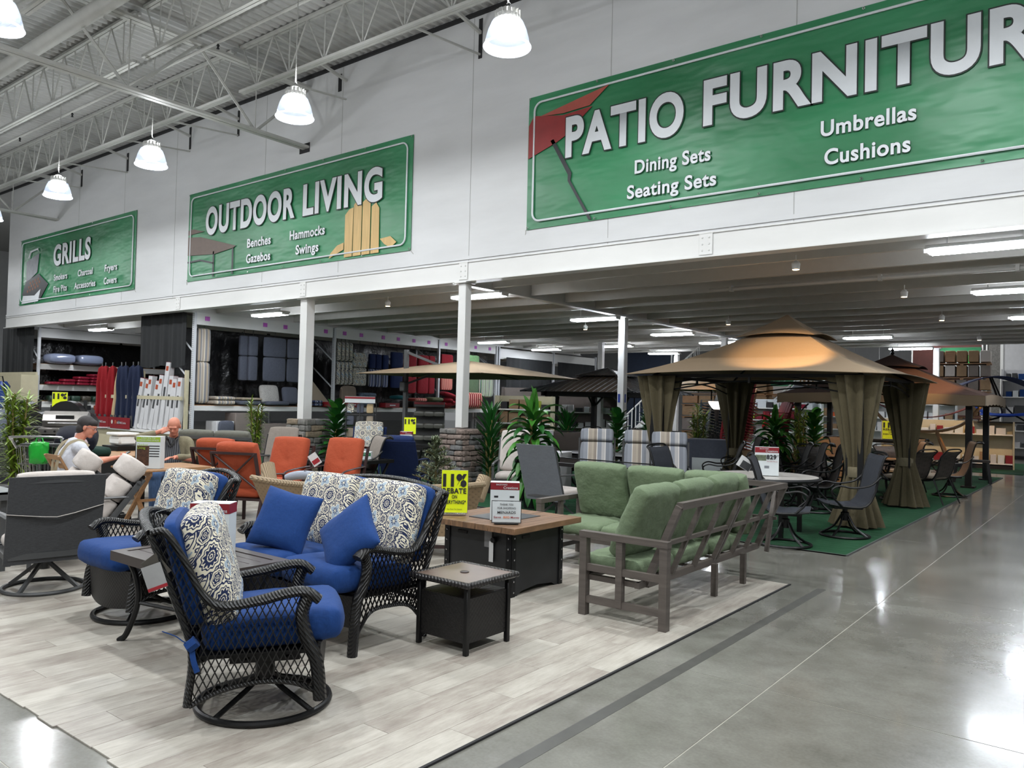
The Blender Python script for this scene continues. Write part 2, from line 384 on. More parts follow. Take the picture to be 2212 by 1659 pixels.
for i, (x, y, z0) in enumerate(COLS):
    if i in (6,): continue
    w = .22 if i < 1 else .17
    c = thing('steel_column', NM[i], 'column', (x, y, 0), 0, 'mezzanine columns')
    obj('shaft', MB().box(0, 0, (3.66+z0)/2, w, w, 3.66-z0, bev=.012), M_beam, c)
    obj('cap_plate', MB().box(0, 0, 3.655, w+.1, w+.1, .016), M_beam, c)
    if i in (2,):
        for dx in (0,):
            s = obj('sticker', MB().box(-.03, -w/2-.003, 1.75, .06, .004, .2), mat('blue_sticker', (30, 60, 150), .5, var=0), c)
            obj('sticker', MB().box(w/2+.003, 0, 1.75, .004, .06, .2), mat('blue_sticker', (30, 60, 150), .5, var=0), c)
# stone block pedestals
def stone_mat(nm, c):
    m = mat(nm, c, .95, var=.28, scale=(14, 14, 14)); 
    nt = m.node_tree; b = nt.nodes['Principled BSDF']; bump(nt, b, noisef(nt, coords(nt), 28, 6, .7), .8, .02); return m
def rock(sx, sy, sz, seed):
    mb = MB(); mb.box(0, 0, 0, sx, sy, sz); bmesh.ops.bevel(mb.b, geom=mb.b.edges[:], offset=.018, segments=1, affect='EDGES'); bmesh.ops.subdivide_edges(mb.b, edges=mb.b.edges[:], cuts=1, use_grid_fill=True)
    rs = random.Random(seed)
    for v in mb.b.verts: v.co += Vector((rs.uniform(-1, 1), rs.uniform(-1, 1), rs.uniform(-1, 1)))*.008
    return mb
def pedestal(x, y, cols, lab, s, tall, L=.62):
    t = thing('stone_pedestal', lab, 'pedestal', (x, y, .012), 0, 'stone block pedestals'); rs = random.Random(s); nrow = round(tall/(.125 if L > .6 else .092)); h = tall/nrow
    for r in range(nrow):
        n = 2 + (r % 2)
        for side in range(4):
            a = side*PI/2; parts = [0]+sorted([rs.uniform(.3, .7)] if n == 2 else [rs.uniform(.2, .38), rs.uniform(.6, .8)])+[1]
            for p, q in zip(parts, parts[1:]):
                wid = (q-p)*L-.006; cc = (p+q)/2*L-L/2
                o = obj('block', rock(wid, .14, h-.008, rs.random()), rs.choice(cols), t, flat=False)
                M = Matrix.Rotation(a, 4, 'Z')@Matrix.Translation((cc, -L/2+.04+rs.uniform(-.008, .008), (r+.5)*h)); o.matrix_local = M
    obj('cap_slab', MB().box(0, 0, tall-.02, L-.1, L-.1, .04), cols[0], t)
sg, stn, sb, spk = stone_mat('grey_stone', (112, 110, 106)), stone_mat('tan_stone', (134, 120, 102)), stone_mat('bluegrey_stone', (104, 104, 103)), stone_mat('pink_stone', (128, 114, 106))
pedestal(-13.6, 10.42, [sg, stn, sb, sg], 'grey and tan stone block pedestal behind the orange chairs', 3, 1.13)
pedestal(-9.15, 10.28, [spk, sg, sb, spk], 'pinkish grey paver block pedestal beside the potted fir', 5, 1.1, .53)
# ---------------- roof ----------------
mb = MB(); n = 0; x = -44.0   # corrugated deck, ribs along y
pr = []
while x < 12:
    pr += [(x, 8.42), (x+.09, 8.42), (x+.12, 8.375), (x+.16, 8.375), (x+.19, 8.42)]; x += .19
va = [mb.b.verts.new((a, -22, z)) for a, z in pr]; vb = [mb.b.verts.new((a, 10.2, z)) for a, z in pr]
for i in range(len(pr)-1): mb.b.faces.new((va[i], va[i+1], vb[i+1], vb[i]))
roof = obj('ceiling', mb, M_roof, kind='structure', sharp=15)
obj('deck_support', MB().box(-16, 10.15, 8.34, 56, .06, .06), M_dark, roof)
def joist(y, x0, x1, parent, top=8.33, bot=7.46, web=1.0, nm='joist', cw=.11, axis='x'):
    P = (lambda a, z: (a, y, z)) if axis == 'x' else (lambda a, z: (y, a, z))
    t = MB()
    for z in (top, bot):
        for d in (-.5, .5):
            o = (0, d*cw*.62, 0) if axis == 'x' else (d*cw*.62, 0, 0)
            p, q = Vector(P(x0, z))+Vector(o), Vector(P(x1, z))+Vector(o); t.bar(p, q, cw*.5, .05)
    j = obj(nm, t, M_steel, parent); w = MB(); a = x0; up_ = True; i = 0
    n = max(1, round((x1-x0)/web)); st_ = (x1-x0)/n
    for i in range(n):
        a = x0+i*st_; w.tube([P(a, top), P(a+st_/2, bot)], .016 if axis == 'x' else .03, 5); w.tube([P(a+st_/2, bot), P(a+st_, top)], .016 if axis == 'x' else .03, 5)
        w.tube([P(a+st_/2, bot), P(a+st_/2, top)], .012, 5)
    obj('web_rods', w, M_steel, j); return j
for y in (8.52, 6.62, 4.72, 2.82, .92, -1.0, -2.9, -4.8):
    for x0, x1 in ((-38, -26), (-25.8, -13.8), (-13.5, -1.5), (-1.3, 10)): joist(y, x0, x1, roof)
for x in (-13.65, -25.9, -1.4): joist(x, -20, 10.2, roof, 8.12, 6.86, 2.6, 'roof_truss', .2, 'y')
pm = MB(); pm.tube([(-36, 5.6, 7.75), (8, 5.6, 7.75)], .13, 12); obj('roof_drain_pipe', pm, M_steel, label='large horizontal drain pipe painted grey under the roof deck', cat='pipe')
for y, lab in ((7.7, 'thin sprinkler pipe nearest the sign wall under the roof'), (3.6, 'second thin sprinkler pipe under the roof')):
    s = MB().tube([(-36, y, 8.0), (8, y, 8.0)], .03, 8); t = thing('sprinkler_pipe', lab, 'pipe', (0, 0, 0)); obj('pipe', s, M_steel, t)
    h = MB()
    for i in range(14): h.lathe([(.012, 0), (.03, -.03), (.012, -.06), (.03, -.09)], 8, (-34+i*3, y, 7.97))
    obj('sprinkler_heads', h, M_dark, t)
# pockets where steel enters the wall
for x, z, w, h in ((-13.7, 6.86, .34, .2), (-12.6, 8.0, .1, .35), (-8.85, 7.9, .08, .7), (-5.2, 7.9, .08, .7), (-18.3, 7.95, .08, .55), (-16.2, 7.9, .08, .6), (-24.3, 7.9, .1, .5), (-21.5, 7.9, .1, .5)):
    obj('wall_pocket', MB().box(x, 10.176, z, w, .01, h), M_dark, wl)
for x in (-24.3, -21.5, -18.3, -16.2, -12.4, -8.85, -5.2):   # angle braces from the joist nearest the wall
    obj('wall_brace', MB().bar((x, 8.52, 7.46), (x, 10.18, 7.62), .03).bar((x, 8.52, 8.3), (x, 10.18, 8.0), .05), M_steel, roof)
# far surroundings of the store
obj('wall_far', MB().box(-10, 46.8, 4.4, 64, .2, 8.8), mat('far_wall', (188, 190, 192), .8, var=.04, kind='World'), kind='structure')
obj('wall_side', MB().box(-43.8, 12, 4.4, .2, 70, 8.8), mat('far_wall', (188, 190, 192), .8), kind='structure')
obj('ceiling_far', MB().box(-14, 38, 8.5, 60, 18, .1).box(-37, 20, 8.5, 14, 20, .1), M_roof, kind='structure')
# ---------------- high bay lamps ----------------
M_shade = base('ribbed_acrylic')
def shade_mat():
    m, nt, b = base('ribbed_acrylic_shade'); b.inputs['Base Color'].default_value = (.35, .42, .55, 1); b.inputs['Roughness'].default_value = .15; b.inputs['Alpha'].default_value = .2
    b.inputs['Emission Color'].default_value = (.8, .87, 1, 1); b.inputs['Emission Strength'].default_value = 1.0; return m
M_shade = shade_mat(); M_rim = emis('glowing_rim', (235, 240, 255), 2.2); M_hot = emis('lamp_core', (255, 255, 255), 14)
hb = thing('high_bay_lamp', 'x', 'lamp', (0, 0, 0), 0, 'high bay lamps under the roof')
obj('shade', MB().lathe([(.13, .33), (.19, .3), (.235, .2), (.262, .1), (.28, 0)], 28), M_shade, hb)
obj('rim', MB().tube([(.282*math.cos(a*PI/14), .282*math.sin(a*PI/14), 0) for a in range(28)], .013, 6, True), M_rim, hb)
obj('bulb', MB().lathe([(.0, .14), (.14, .13), (.19, .2), (.185, .26), (.14, .31), (0, .32)], 20), M_hot, hb)
hs = MB().lathe([(.14, .33), (.15, .38), (.1, .42), (.06, .47), (0, .48)], 16)
for k in range(16): hs.box(.14*math.cos(k*PI/8), .14*math.sin(k*PI/8), .38, .05, .012, .1, None)
obj('heat_sink', hs, M_steel, hb); obj('hook', MB().tube([(0, 0, .47), (.03, 0, .52), (0, 0, .56), (-.02, 0, .53)], .008, 6), M_dark, hb)
obj('hanging_cable', MB().tube([(0, 0, .54), (0, 0, 2.56)], .008, 5), M_steel, hb)
li = bpy.data.lights.new('added_uplight', 'POINT'); li.energy = HB_POWER*.28; li.shadow_soft_size = .03; li.color = (.95, .98, 1)  # added point above the heat sink, brightens the roof like light leaking through the shade
lo = new('added_uplight', li, hb); lo.location = (0, 0, .62)
li = bpy.data.lights.new('lamp_beam', 'AREA'); li.shape = 'DISK'; li.size = .3; li.energy = HB_POWER*.85; li.color = (.95, .98, 1)
lo = new('lamp_beam', li, hb); lo.location = (0, 0, .115)
HB = [(-5.92, 7.3, 'high bay lamp nearest the camera beside the large sign'), (-10.1, 7.3, 'high bay lamp above the gap left of the largest sign'), (-14.5, 7.3, 'high bay lamp in front of the middle sign'), (-18.6, 7.3, 'high bay lamp above the gap left of the middle sign'), (-22.6, 7.3, 'high bay lamp at the left frame edge in front of the smallest sign'),
      (-10.55, 3.4, 'high bay lamp cut by the upper left corner of the view')]
HB.append((-1.7, 7.3, 'high bay lamp above the frame over the largest sign')); HB.append((2.5, 7.3, 'high bay lamp outside the frame right of the largest sign'))
for y in (3.4, -.6, -4.6):
    for x in (-26.5, -18.6, -14.5, -6.2, -2, 2.3): HB.append((x, y, 'high bay lamp behind or above the viewer'))
HB += [(x, y, 'high bay lamp hidden past the mezzanine, %s side, %s row' % (a, b)) for x, a in ((-13, 'left'), (-6, 'middle'), (1, 'right')) for y, b in ((31.5, 'near'), (36, 'far'))]
HB += [(-26.7, 7.3, 'distant high bay lamp hanging below the roof at far left'), (-33, 9, 'farthest high bay lamp past the wall end'), (-33, 16, 'small far high bay lamp past the wall end behind')]
HB = [(x, y, l if l != 'high bay lamp behind or above the viewer' else 'high bay lamp outside the view, %s row, %s' % ({3.4: 'nearest', -.6: 'second', -4.6: 'rearmost'}[y], {-26.5: 'leftmost', -18.6: 'second from left', -14.5: 'third from left', -6.2: 'fourth from left', -2: 'second from right', 2.3: 'rightmost'}[x])) for x, y, l in HB]
for i, (x, y, lab) in enumerate(HB):
    if i == 0: hb.location = (x, y, 5.9); hb['label'] = lab
    else: dup(hb, (x, y, 5.9), 0, lab)
# ---------------- strip lights below the mezzanine ----------------
sl = thing('strip_light', 'x', 'light fixture', (0, 0, 0), 0, 'fluorescent strip lights')
obj('housing', MB().box(0, 0, .045, 1.24, .3, .05, bev=.01), M_white, sl)
obj('diffuser', MB().box(0, 0, 0, 1.2, .27, .05, bev=.018), emis('tube_glow', (240, 246, 255), TUBE), sl)
obj('end_cap', MB().box(.62, 0, .005, .04, .2, .05).box(-.62, 0, .005, .04, .2, .05), M_white, sl)
obj('hanger', MB().box(-.4, 0, .24, .015, .015, .36).box(.4, 0, .24, .015, .015, .36), M_white, sl)
SL = [(-9.75, 11.35, 'strip light behind the nearer pedestal column'), (-9.9, 15.75, 'strip light touching the second white column'), (-1.35, 10.9, 'largest strip light at the right edge under the mezzanine'), (-1.4, 15.0, 'strip light at the right edge behind the largest one'), (-1.3, 19.3, 'third strip light along the right edge'), (-10.0, 20.0, 'strip light before the third column row'), (-10.0, 23.2, 'strip light crossed by the slim far column'), (-5.6, 23.0, 'strip light right of the tan gazebo roof'), (-16.6, 11.45, 'strip light above the first cushion bay'), (-25.9, 11.6, 'strip light above the grill aisle'), (-13.8, 23.4, 'far strip light above the black hardtop'), (-17.2, 24.0, 'farthest strip light along the cushion racks'), (-16.9, 20.5, 'strip light above the tan cantilever parasol'), (-5.4, 27.5, 'remote strip light behind the tan gazebo'), (-14, 27.3, 'remote strip light above the black curtains')]
for i, (x, y, lab) in enumerate(SL):
    if i == 0: sl.location = (x, y, 3.6); sl['label'] = lab
    else: dup(sl, (x, y, 3.6), 0, lab)
# ---------------- banners ----------------
def banner_mat():
    m, nt, b = base('green_vinyl'); p = coords(nt, 'World', (.35, 1, .5))
    nt.links.new(ramp(nt, noisef(nt, p, 1.1, 2), [(.3, lin((26, 104, 62))), (.7, lin((56, 136, 92)))]), b.inputs['Base Color']); b.inputs['Roughness'].default_value = .42
    bump(nt, b, noisef(nt, coords(nt, 'World', (.5, 1, 1.4)), 1.4, 3), .25, .3); return m
M_ban = banner_mat(); M_let = mat('letter_white', (212, 216, 220), .5, var=.03); M_out = mat('letter_outline', (24, 34, 30), .6, var=0)
BY = 10.15
def banner(x0, x1, z0, z1, lab):
    t = thing('hanging_banner', lab, 'sign', (x0, BY, z0), 0, 'green department banners on the wall')
    W, H = x1-x0, z1-z0
    def f(u, v):
        sag = .03*math.sin(u*PI*9)*v*(1-v)*2+.02*math.sin(u*31+v*7)
        return Vector((u*W, .012-.004*math.sin(v*PI)+sag*.12, v*H))
    obj('vinyl_sheet', MB().grid(f, 60, 16, .006), M_ban, t)
    fr = [];  r = .14; a, c, e, g = .13, W-.13, .12, H-.12
    for cx, cz, s0 in ((c-r, g-r, 0), (a+r, g-r, 90), (a+r, e+r, 180), (c-r, e+r, 270)):
        for k in range(7): fr.append((cx+r*math.cos(R(s0+k*15)), -.011, cz+r*math.sin(R(s0+k*15))))
    obj('border_line', MB().tube(fr, .017, 6, True), M_let, t)
    for k in range(int(W/1.2)+1):
        for z in (.03, H-.03): obj('grommet', MB().tube([(.03+k*(W-.06)/int(W/1.2)+.014*math.cos(q*PI/4), -.011, z+.014*math.sin(q*PI/4)) for q in range(8)], .005, 4, True), M_chrome, t)
    for x, dx in ((0, -.1), (W, .16)): obj('tie_cord', MB().tube([(x, 0, 0), (x+dx, .09, -.2)], .006, 4), M_steel, t)
    return t
def W2(x, z, t): return (x-t.location.x, -.018, z-t.location.z)
def head(s, x, z, w, h, t): text(s, h, w, M_let, t, W2(x, z, t), bold=.038, out=M_out, outw=.022)
def sub(s, x, z, w, h, t): text(s, h, w, M_let, t, W2(x, z, t), bold=.025, out=M_out, outw=.015)
b3 = banner(-28.55, -20.85, 4.36, 6.5, 'smallest looking green banner reading GRILLS with a grill picture')
head('GRILLS', -25.95, 5.46, 2.5, .62, b3)
for s, x, z, w in (('Smokers', -25.87, 4.98, .94), ('Fire Pits', -25.87, 4.62, .94), ('Charcoal', -24.22, 4.98, .95), ('Accessories', -24.43, 4.62, 1.36), ('Fryers', -22.53, 4.98, .73), ('Covers', -22.56, 4.62, .76)): sub(s, x, z, w, .19, b3)
b2 = banner(-18.2, -10.42, 4.36, 6.52, 'green banner reading OUTDOOR LIVING with a wooden chair picture')
head('OUTDOOR', -17.38, 5.44, 3.46, .64, b2); head('LIVING', -13.64, 5.43, 2.44, .64, b2)
for s, x, z, w in (('Benches', -15.63, 4.94, .89), ('Gazebos', -15.65, 4.59, .91), ('Hammocks', -14.06, 4.94, 1.17), ('Swings', -13.84, 4.61, .76)): sub(s, x, z, w, .2, b2)
b1 = banner(-7.74, 2.6, 4.42, 6.6, 'largest green banner reading PATIO FURNITURE with a red umbrella picture')
head('PATIO', -6.98, 5.5, 2.02, .62, b1); head('FURNITURE', -4.66, 5.54, 4.3, .62, b1)
for s, x, z, w in (('Dining Sets', -5.73, 5.02, 1.19), ('Seating Sets', -5.85, 4.66, 1.4), ('Umbrellas', -3.06, 5.06, 1.1), ('Cushions', -3.01, 4.69, .99)): sub(s, x, z, w, .2, b1)
# printed pictures: flat print built as thin shapes on the vinyl
def flat(nm, pts, m, t, d=0): obj(nm, MB().prism([(x-t.location.x, -.012-d*.6, z-t.location.z) for x, z in pts], (0, .003, 0)), m, t, flat=True)
mr, mr2, mbk = mat('printed_red', (140, 38, 38), .5, var=.1), mat('printed_light_red', (160, 74, 62), .5, var=.1), mat('printed_black', (38, 40, 44), .5, var=.1)
flat('printed_umbrella', [(-7.72, 5.58), (-7.72, 6.12), (-7.62, 6.27), (-7.05, 6.17), (-6.5, 6.2), (-7.0, 5.83), (-7.15, 5.76)], mr, b1)
flat('printed_umbrella_top', [(-7.5, 6.24), (-6.2, 6.47), (-6.55, 6.22), (-7.05, 6.2)], mr2, b1, .003)
flat('printed_pole', [(-7.28, 5.8), (-7.22, 5.82), (-6.86, 5.22), (-6.88, 5.1), (-6.47, 4.44), (-6.53, 4.44), (-6.93, 5.1), (-6.93, 5.2)], mbk, b1)
wdm = mat('printed_wood', (200, 168, 112), .6, var=.12, scale=(20, 20, 2)); 
for k in range(4):
    x = -12.28+k*.26; top = [5.25, 5.42, 5.44, 5.32][k]
    flat('printed_slat', [(x, 4.4), (x+.235, 4.4), (x+.25-.01*(k), top+(.12 if k < 2 else -.06)), (x+.13, top+.1 if k < 2 else top+.06), (x+.005, top)], wdm, b2)
flat('printed_arm', [(-12.75, 4.42), (-12.3, 4.56), (-12.3, 4.7), (-12.5, 4.66), (-12.7, 4.52)], wdm, b2, .003); flat('printed_arm', [(-11.24, 4.66), (-10.95, 4.68), (-10.78, 4.55), (-10.95, 4.46), (-11.12, 4.55)], wdm, b2, .003)
tp = mat('printed_taupe', (98, 84, 76), .6, var=.1)
flat('printed_gazebo_roof', [(-18.17, 5.0), (-18.17, 5.45), (-17.6, 5.4), (-16.1, 5.04), (-16.2, 5.0), (-17.0, 4.93)], tp, b2); flat('printed_gazebo_top', [(-18.17, 5.5), (-18.17, 5.62), (-17.95, 5.63), (-17.45, 5.52)], tp, b2)
for x in (-17.05, -16.25): flat('printed_post', [(x, 4.4), (x+.05, 4.4), (x+.05, 5.0), (x, 5.0)], mbk, b2)
flat('printed_arch', [(-18.17, 4.85), (-17.6, 4.86), (-17.02, 4.74), (-17.02, 4.7), (-17.6, 4.82), (-18.17, 4.81)], mbk, b2)
pg = mat('printed_grey', (120, 124, 130), .5, var=.2)
flat('printed_lid', [(-28.0, 5.05), (-28.02, 5.75), (-27.05, 5.95), (-27.15, 5.35)], pg, b3); flat('printed_handle', [(-27.9, 5.85), (-27.75, 6.08), (-27.15, 6.12), (-27.1, 6.0), (-27.2, 6.06), (-27.7, 6.02), (-27.82, 5.84)], M_let, b3, .002)
flat('printed_grate', [(-28.3, 4.7), (-28.0, 5.1), (-27.05, 5.3), (-26.3, 4.92), (-26.9, 4.45), (-27.6, 4.4)], mbk, b3, .002)
pf_ = mat('printed_food', (130, 84, 60), .6, var=.2)
for k in range(14):
    x, z = -27.85+(k % 5)*.2+(k//5)*.1, 4.78+(k//5)*.13+(k % 5)*.03; flat('printed_food', [(x+.06*math.cos(a), z+.05*math.sin(a)) for a in [q*PI/3 for q in range(6)]], pf_, b3, .005)
flat('printed_panel', [(-28.3, 4.4), (-27.0, 4.42), (-26.85, 4.8), (-27.3, 4.62), (-28.2, 4.66)], M_let, b3, .004)
# ---------------- wicker seats ----------------
M_wick = cord('black_wicker_rail', (15, 14, 14), 55); M_wickx = cord('black_wicker_rail_x', (15, 14, 14), 55, 'X')
M_weav = weave('black_wicker_panel', (18, 16, 16), .25, 70, 70, 'XZ'); M_weavS = weave('black_wicker_diag', (18, 16, 16), .25, 60, 60, 'SZ')
M_strand = mat('black_strand', (12, 11, 12), .35, var=.1)
M_blue = fabric('blue_cloth', (24, 58, 114), .14, .8, (4, 70, 4), .3); M_med = medallion('medallion_cloth')
M_paper = mat('tag_paper', (205, 205, 205), .6, var=.05); M_redp = mat('red_print', (150, 30, 40), .5, var=.05)
def in_poly(pt, poly):
    x, y = pt; c = False; j = len(poly)-1
    for i in range(len(poly)):
        (x1, y1), (x2, y2) = poly[i], poly[j]
        if (y1 > y) != (y2 > y) and x < (x2-x1)*(y-y1)/(y2-y1)+x1: c = not c
        j = i
    return c
def hatch(poly, ang, step):
    """segments of parallel lines at ang inside poly"""
    d = (math.cos(ang), math.sin(ang)); n = (-d[1], d[0]); ts = [p[0]*n[0]+p[1]*n[1] for p in poly]; o = min(ts)+step*.5; out = []
    while o < max(ts):
        cr = []
        for i in range(len(poly)):
            a, c = poly[i], poly[(i+1) % len(poly)]; ta, tc = a[0]*n[0]+a[1]*n[1]-o, c[0]*n[0]+c[1]*n[1]-o
            if ta*tc < 0:
                k = ta/(ta-tc); p = (a[0]+(c[0]-a[0])*k, a[1]+(c[1]-a[1])*k); cr.append(p[0]*d[0]+p[1]*d[1])
        cr.sort()
        for k in range(0, len(cr)-1, 2):
            if cr[k+1]-cr[k] > .012: out.append(((n[0]*o+d[0]*cr[k], n[1]*o+d[1]*cr[k]), (n[0]*o+d[0]*cr[k+1], n[1]*o+d[1]*cr[k+1])))
        o += step
    return out
def lattice(mb, poly, to3, step=.03, a1=66, r=.0032, off=(0, 0, .004)):
    for a, s in ((R(a1), 1), (R(180-a1), -1)):
        for p, q in hatch(poly, a, step):
            P, Q = Vector(to3(*p)), Vector(to3(*q)); o = Vector(off)*s
            mb.bar(P+o, Q+o, r*2, r*1.2)
def wicker_seat(name, label, cat, W, swivel, loc, rz, group=None):
    t = thing(name, label, cat, loc, rz, group)
    zf = .115 if swivel else .0; hw = W/2
    back = [(-.385, .13 if swivel else 0), (-.37, .375), (-.44, .6), (-.565, .94)]
    arm = spline([(-.565, .945, 0), (-.50, .945, 0), (-.41, .80, 0), (-.335, .655, 0), (-.24, .592, 0), (-.07, .61, 0), (.05, .638, 0), (.14, .642, 0), (.205, .60, 0)], 5)
    leg = spline([(.15, .625, 0), (.125, .53, 0), (.15, .42, 0), (.20, .3, 0), (.222, zf, 0)], 4)
    az = .16 if swivel else .2
    arch = spline([(-.375, az-.03 if swivel else .1, 0), (-.24, az+.03, 0), (-.07, az+.06, 0), (.09, az+.045, 0), (.21, az-.01 if swivel else .1, 0)], 4)
    bk3 = spline([(a, c, 0) for a, c in back], 5)
    poly = [(p.x, p.y) for p in bk3]+[(p.x, p.y) for p in arm[4:-6]]+[(p.x, p.y) for p in leg[1:]]+[(p.x, p.y) for p in arch[::-1]]
    for s in (-1, 1):
        X = s*hw; fr = MB()
        fr.tube([(X, p.x, p.y) for p in bk3], .019, 8); fr.tube([(X, p.x, p.y) for p in arch], .013, 7)
        obj('back_post', fr, M_wick, t)
        obj('arm_rail', MB().tube([(X*(1-.0*0), p.x, p.y) for p in arm], [.028+.014*min(1, max(0, (i-14)/12)) for i in range(len(arm))], 10, False, .6), M_wick, t)
        obj('front_leg', MB().tube([(X, p.x, p.y) for p in leg], [.033]*len(leg), 8), M_wick, t)
        lt = MB(); lattice(lt, poly, lambda u, z, X=X: (X, u, z), .031, 64, .0042, (.003, 0, 0)); obj('side_lattice', lt, M_strand, t)
        if not swivel: obj('foot', MB().lathe([(.02, 0), (.022, .012)], 8, (X, .222, 0)), M_black, t)
    # back: curved top rail and lattice between the posts
    def bp(u, z):   # u across, z along posts
        k = z; p = bk3[0]
        for a, c in zip(bk3, bk3[1:]):
            if a.y <= z <= c.y: p = a+(c-a)*((z-a.y)/(c.y-a.y)); break
        else: p = bk3[-1]+Vector(((z-bk3[-1].y)*-.36, z-bk3[-1].y, 0))
        return (u, p.x-.05*(1-(u/hw)**2)*min(1, z), z)
    top = [bp(-hw+W*i/14, .945+.055*(1-(2*i/14-1)**2)) for i in range(15)]
    obj('top_rail', MB().tube(top, .024, 10, False, .7), M_wickx, t)
    obj('bottom_rail', MB().tube([bp(-hw+W*i/8, .17 if swivel else .25) for i in range(9)], .015, 8), M_wickx, t)
    bl = MB(); pb = [(-hw, .17), (hw, .17), (hw, .945), (0, .995), (-hw, .945)]
    for a in (R(62), R(118)):
        for p, q in hatch(pb, a, .036):
            seg = [bp(p[0]+(q[0]-p[0])*k/6, p[1]+(q[1]-p[1])*k/6) for k in range(7)]
            bl.tube(seg, .0045, 4)
    obj('back_lattice', bl, M_strand, t)
    # front apron (woven, bowed forward) and seat deck
    obj('front_apron', MB().grid(lambda a, c: Vector((-hw+.02+(W-.04)*a, .2+.05*math.sin(a*PI)+.02*c, (.13 if swivel else .16)+(.25 if swivel else .2)*c+(.03*math.sin(a*PI)*(1-c)*(-1 if swivel else 0)))), 24, 5, .01), M_weav, t)
    obj('seat_deck', MB().box(0, -.08, .345, W-.05, .58, .02).bar((-hw, .17, .36), (hw, .17, .36), .03).bar((-hw, -.36, .34), (hw, -.36, .34), .03), M_black, t)
    # cushions
    n = 1 if W < 1 else 2; cw = (W-.06)/n
    sm = MB()
    for k in range(n):
        cx = -hw+.03+cw*(k+.5); sm.cushion(cw, .70, .19, T3(cx, .0, .445, R(3)), .72, 16, .1, .004, k)
    sc = obj('seat_cushion', sm, M_blue, t)
    for k in range(n):
        cx = -hw+.03+cw*(k+.5)
        obj('back_cushion', MB().cushion(cw-.01, .57, .19, T3(0, 0, 0), .72, 20, .07, .01, k+3, 0), M_med, t, loc=(cx, -.31, .745), rot=(R(106), 0, 0))
        obj('blue_back_panel', MB().cushion(cw+.0, .55, .10, T3(0, 0, 0), .7, 10, .1, .003, k+5), M_blue, t, loc=(cx, -.425, .735), rot=(R(106), 0, 0))
    if swivel:
        ring = [(.33*math.cos(a*PI/24), .33*math.sin(a*PI/24)-.04, .018) for a in range(48)]
        obj('swivel_ring', MB().tube(ring, .017, 8, True), M_black, t)
        sp = MB()
        for a in (45, 135, 225, 315): sp.tube([(.33*math.cos(R(a)), .33*math.sin(R(a))-.04, .02), (.12*math.cos(R(a)), .12*math.sin(R(a))-.04, .1), (0, -.04, .16)], .014, 7)
        sp.lathe([(.05, .12), (.05, .24), (.09, .25), (.09, .265)], 14, (0, -.04, 0)); obj('base_spokes', sp, M_black, t)
        rk = MB()
        for s in (-1, 1): rk.box(s*.13, -.04, .27, .03, .34, .03).tube(spline([(s*.13, -.2, .33), (s*.13, -.12, .27), (s*.13, .04, .27), (s*.13, .14, .33)], 4), .014, 6)
        for s in (-1, 1):
            for v in (-.14, .06): rk.tube([(s*.13+.025*math.cos(k*PI/3), v+.025*math.sin(k*PI/3), .275+k*.003) for k in range(19)], .006, 5)
        obj('rocker_springs', rk, M_black, t)
    return t
wc = wicker_seat('wicker_swivel_chair', 'black wicker swivel rocker nearest the camera with blue seat cushion, seen from its side', 'chair', .66, True, (-3.5, 2.5, .008), R(-35), 'matching black wicker seating')
for s in ('L',):
    obj('cushion_tie', MB().tube(spline([(.335, -.36, .43), (.36, -.40, .44), (.36, -.44, .47), (.34, -.50, .49)], 5), .009, 5, False, .3).tube(spline([(.34, -.37, .42), (.365, -.36, .36), (.37, -.34, .3)], 4), .014, 5, False, .25).tube([(.35, -.39, .41), (.35, -.35, .44)], .03, 6), M_blue, wc)
    obj('top_tie', MB().tube(spline([(-.1, -.52, 1.0), (-.05, -.6, .98), (.05, -.58, .93), (0, -.54, .98)], 5), .008, 5, False, .4), M_black, wc)
tg = obj('hang_tag', MB().box(0, 0, -.1, .003, .085, .12), mat('tag_shade', (150, 150, 150), .5), wc, loc=(.36, -.57, .84), rot=(R(18), 0, R(8)), label='folded paper price tag'); obj('tag_print', MB().box(.003, 0, -.15, .002, .085, .015), M_redp, tg)
tg = obj('hang_tag', MB().box(0, 0, -.09, .003, .08, .11), mat('tag_dark', (70, 66, 60), .5), wc, loc=(.35, -.59, .86), rot=(R(38), 0, R(4)))
w2 = wicker_seat('wicker_swivel_chair', 'black wicker swivel rocker at left behind the slatted table, its front facing left', 'chair', .66, True, (-5.6, 2.84, .008), R(180), 'matching black wicker seating')
lv = wicker_seat('wicker_loveseat', 'black wicker loveseat with two medallion print back cushions', 'loveseat', 1.33, False, (-4.40, 3.49, .008), R(178), 'matching black wicker seating')
def pillow(loc, rot, sz, m, lab, grp, seed=1, cat='pillow', nm='throw_pillow'):
    o = obj(nm, MB().cushion(sz, sz, .16, Matrix(), .0, 18, .0, .004, seed, .09), m, None, loc, rot, label=lab, cat=cat, group=grp)
    return o
pillow((-4.62, 3.36, .735), (R(64), R(10), R(24)), .43, M_blue, 'square blue throw pillow standing upright on the loveseat', 'blue throw pillows', 2)
pillow((-3.94, 3.36, .71), (R(52), R(-38), R(26)), .42, M_blue, 'square blue throw pillow leaning by the loveseat right arm', 'blue throw pillows', 7)
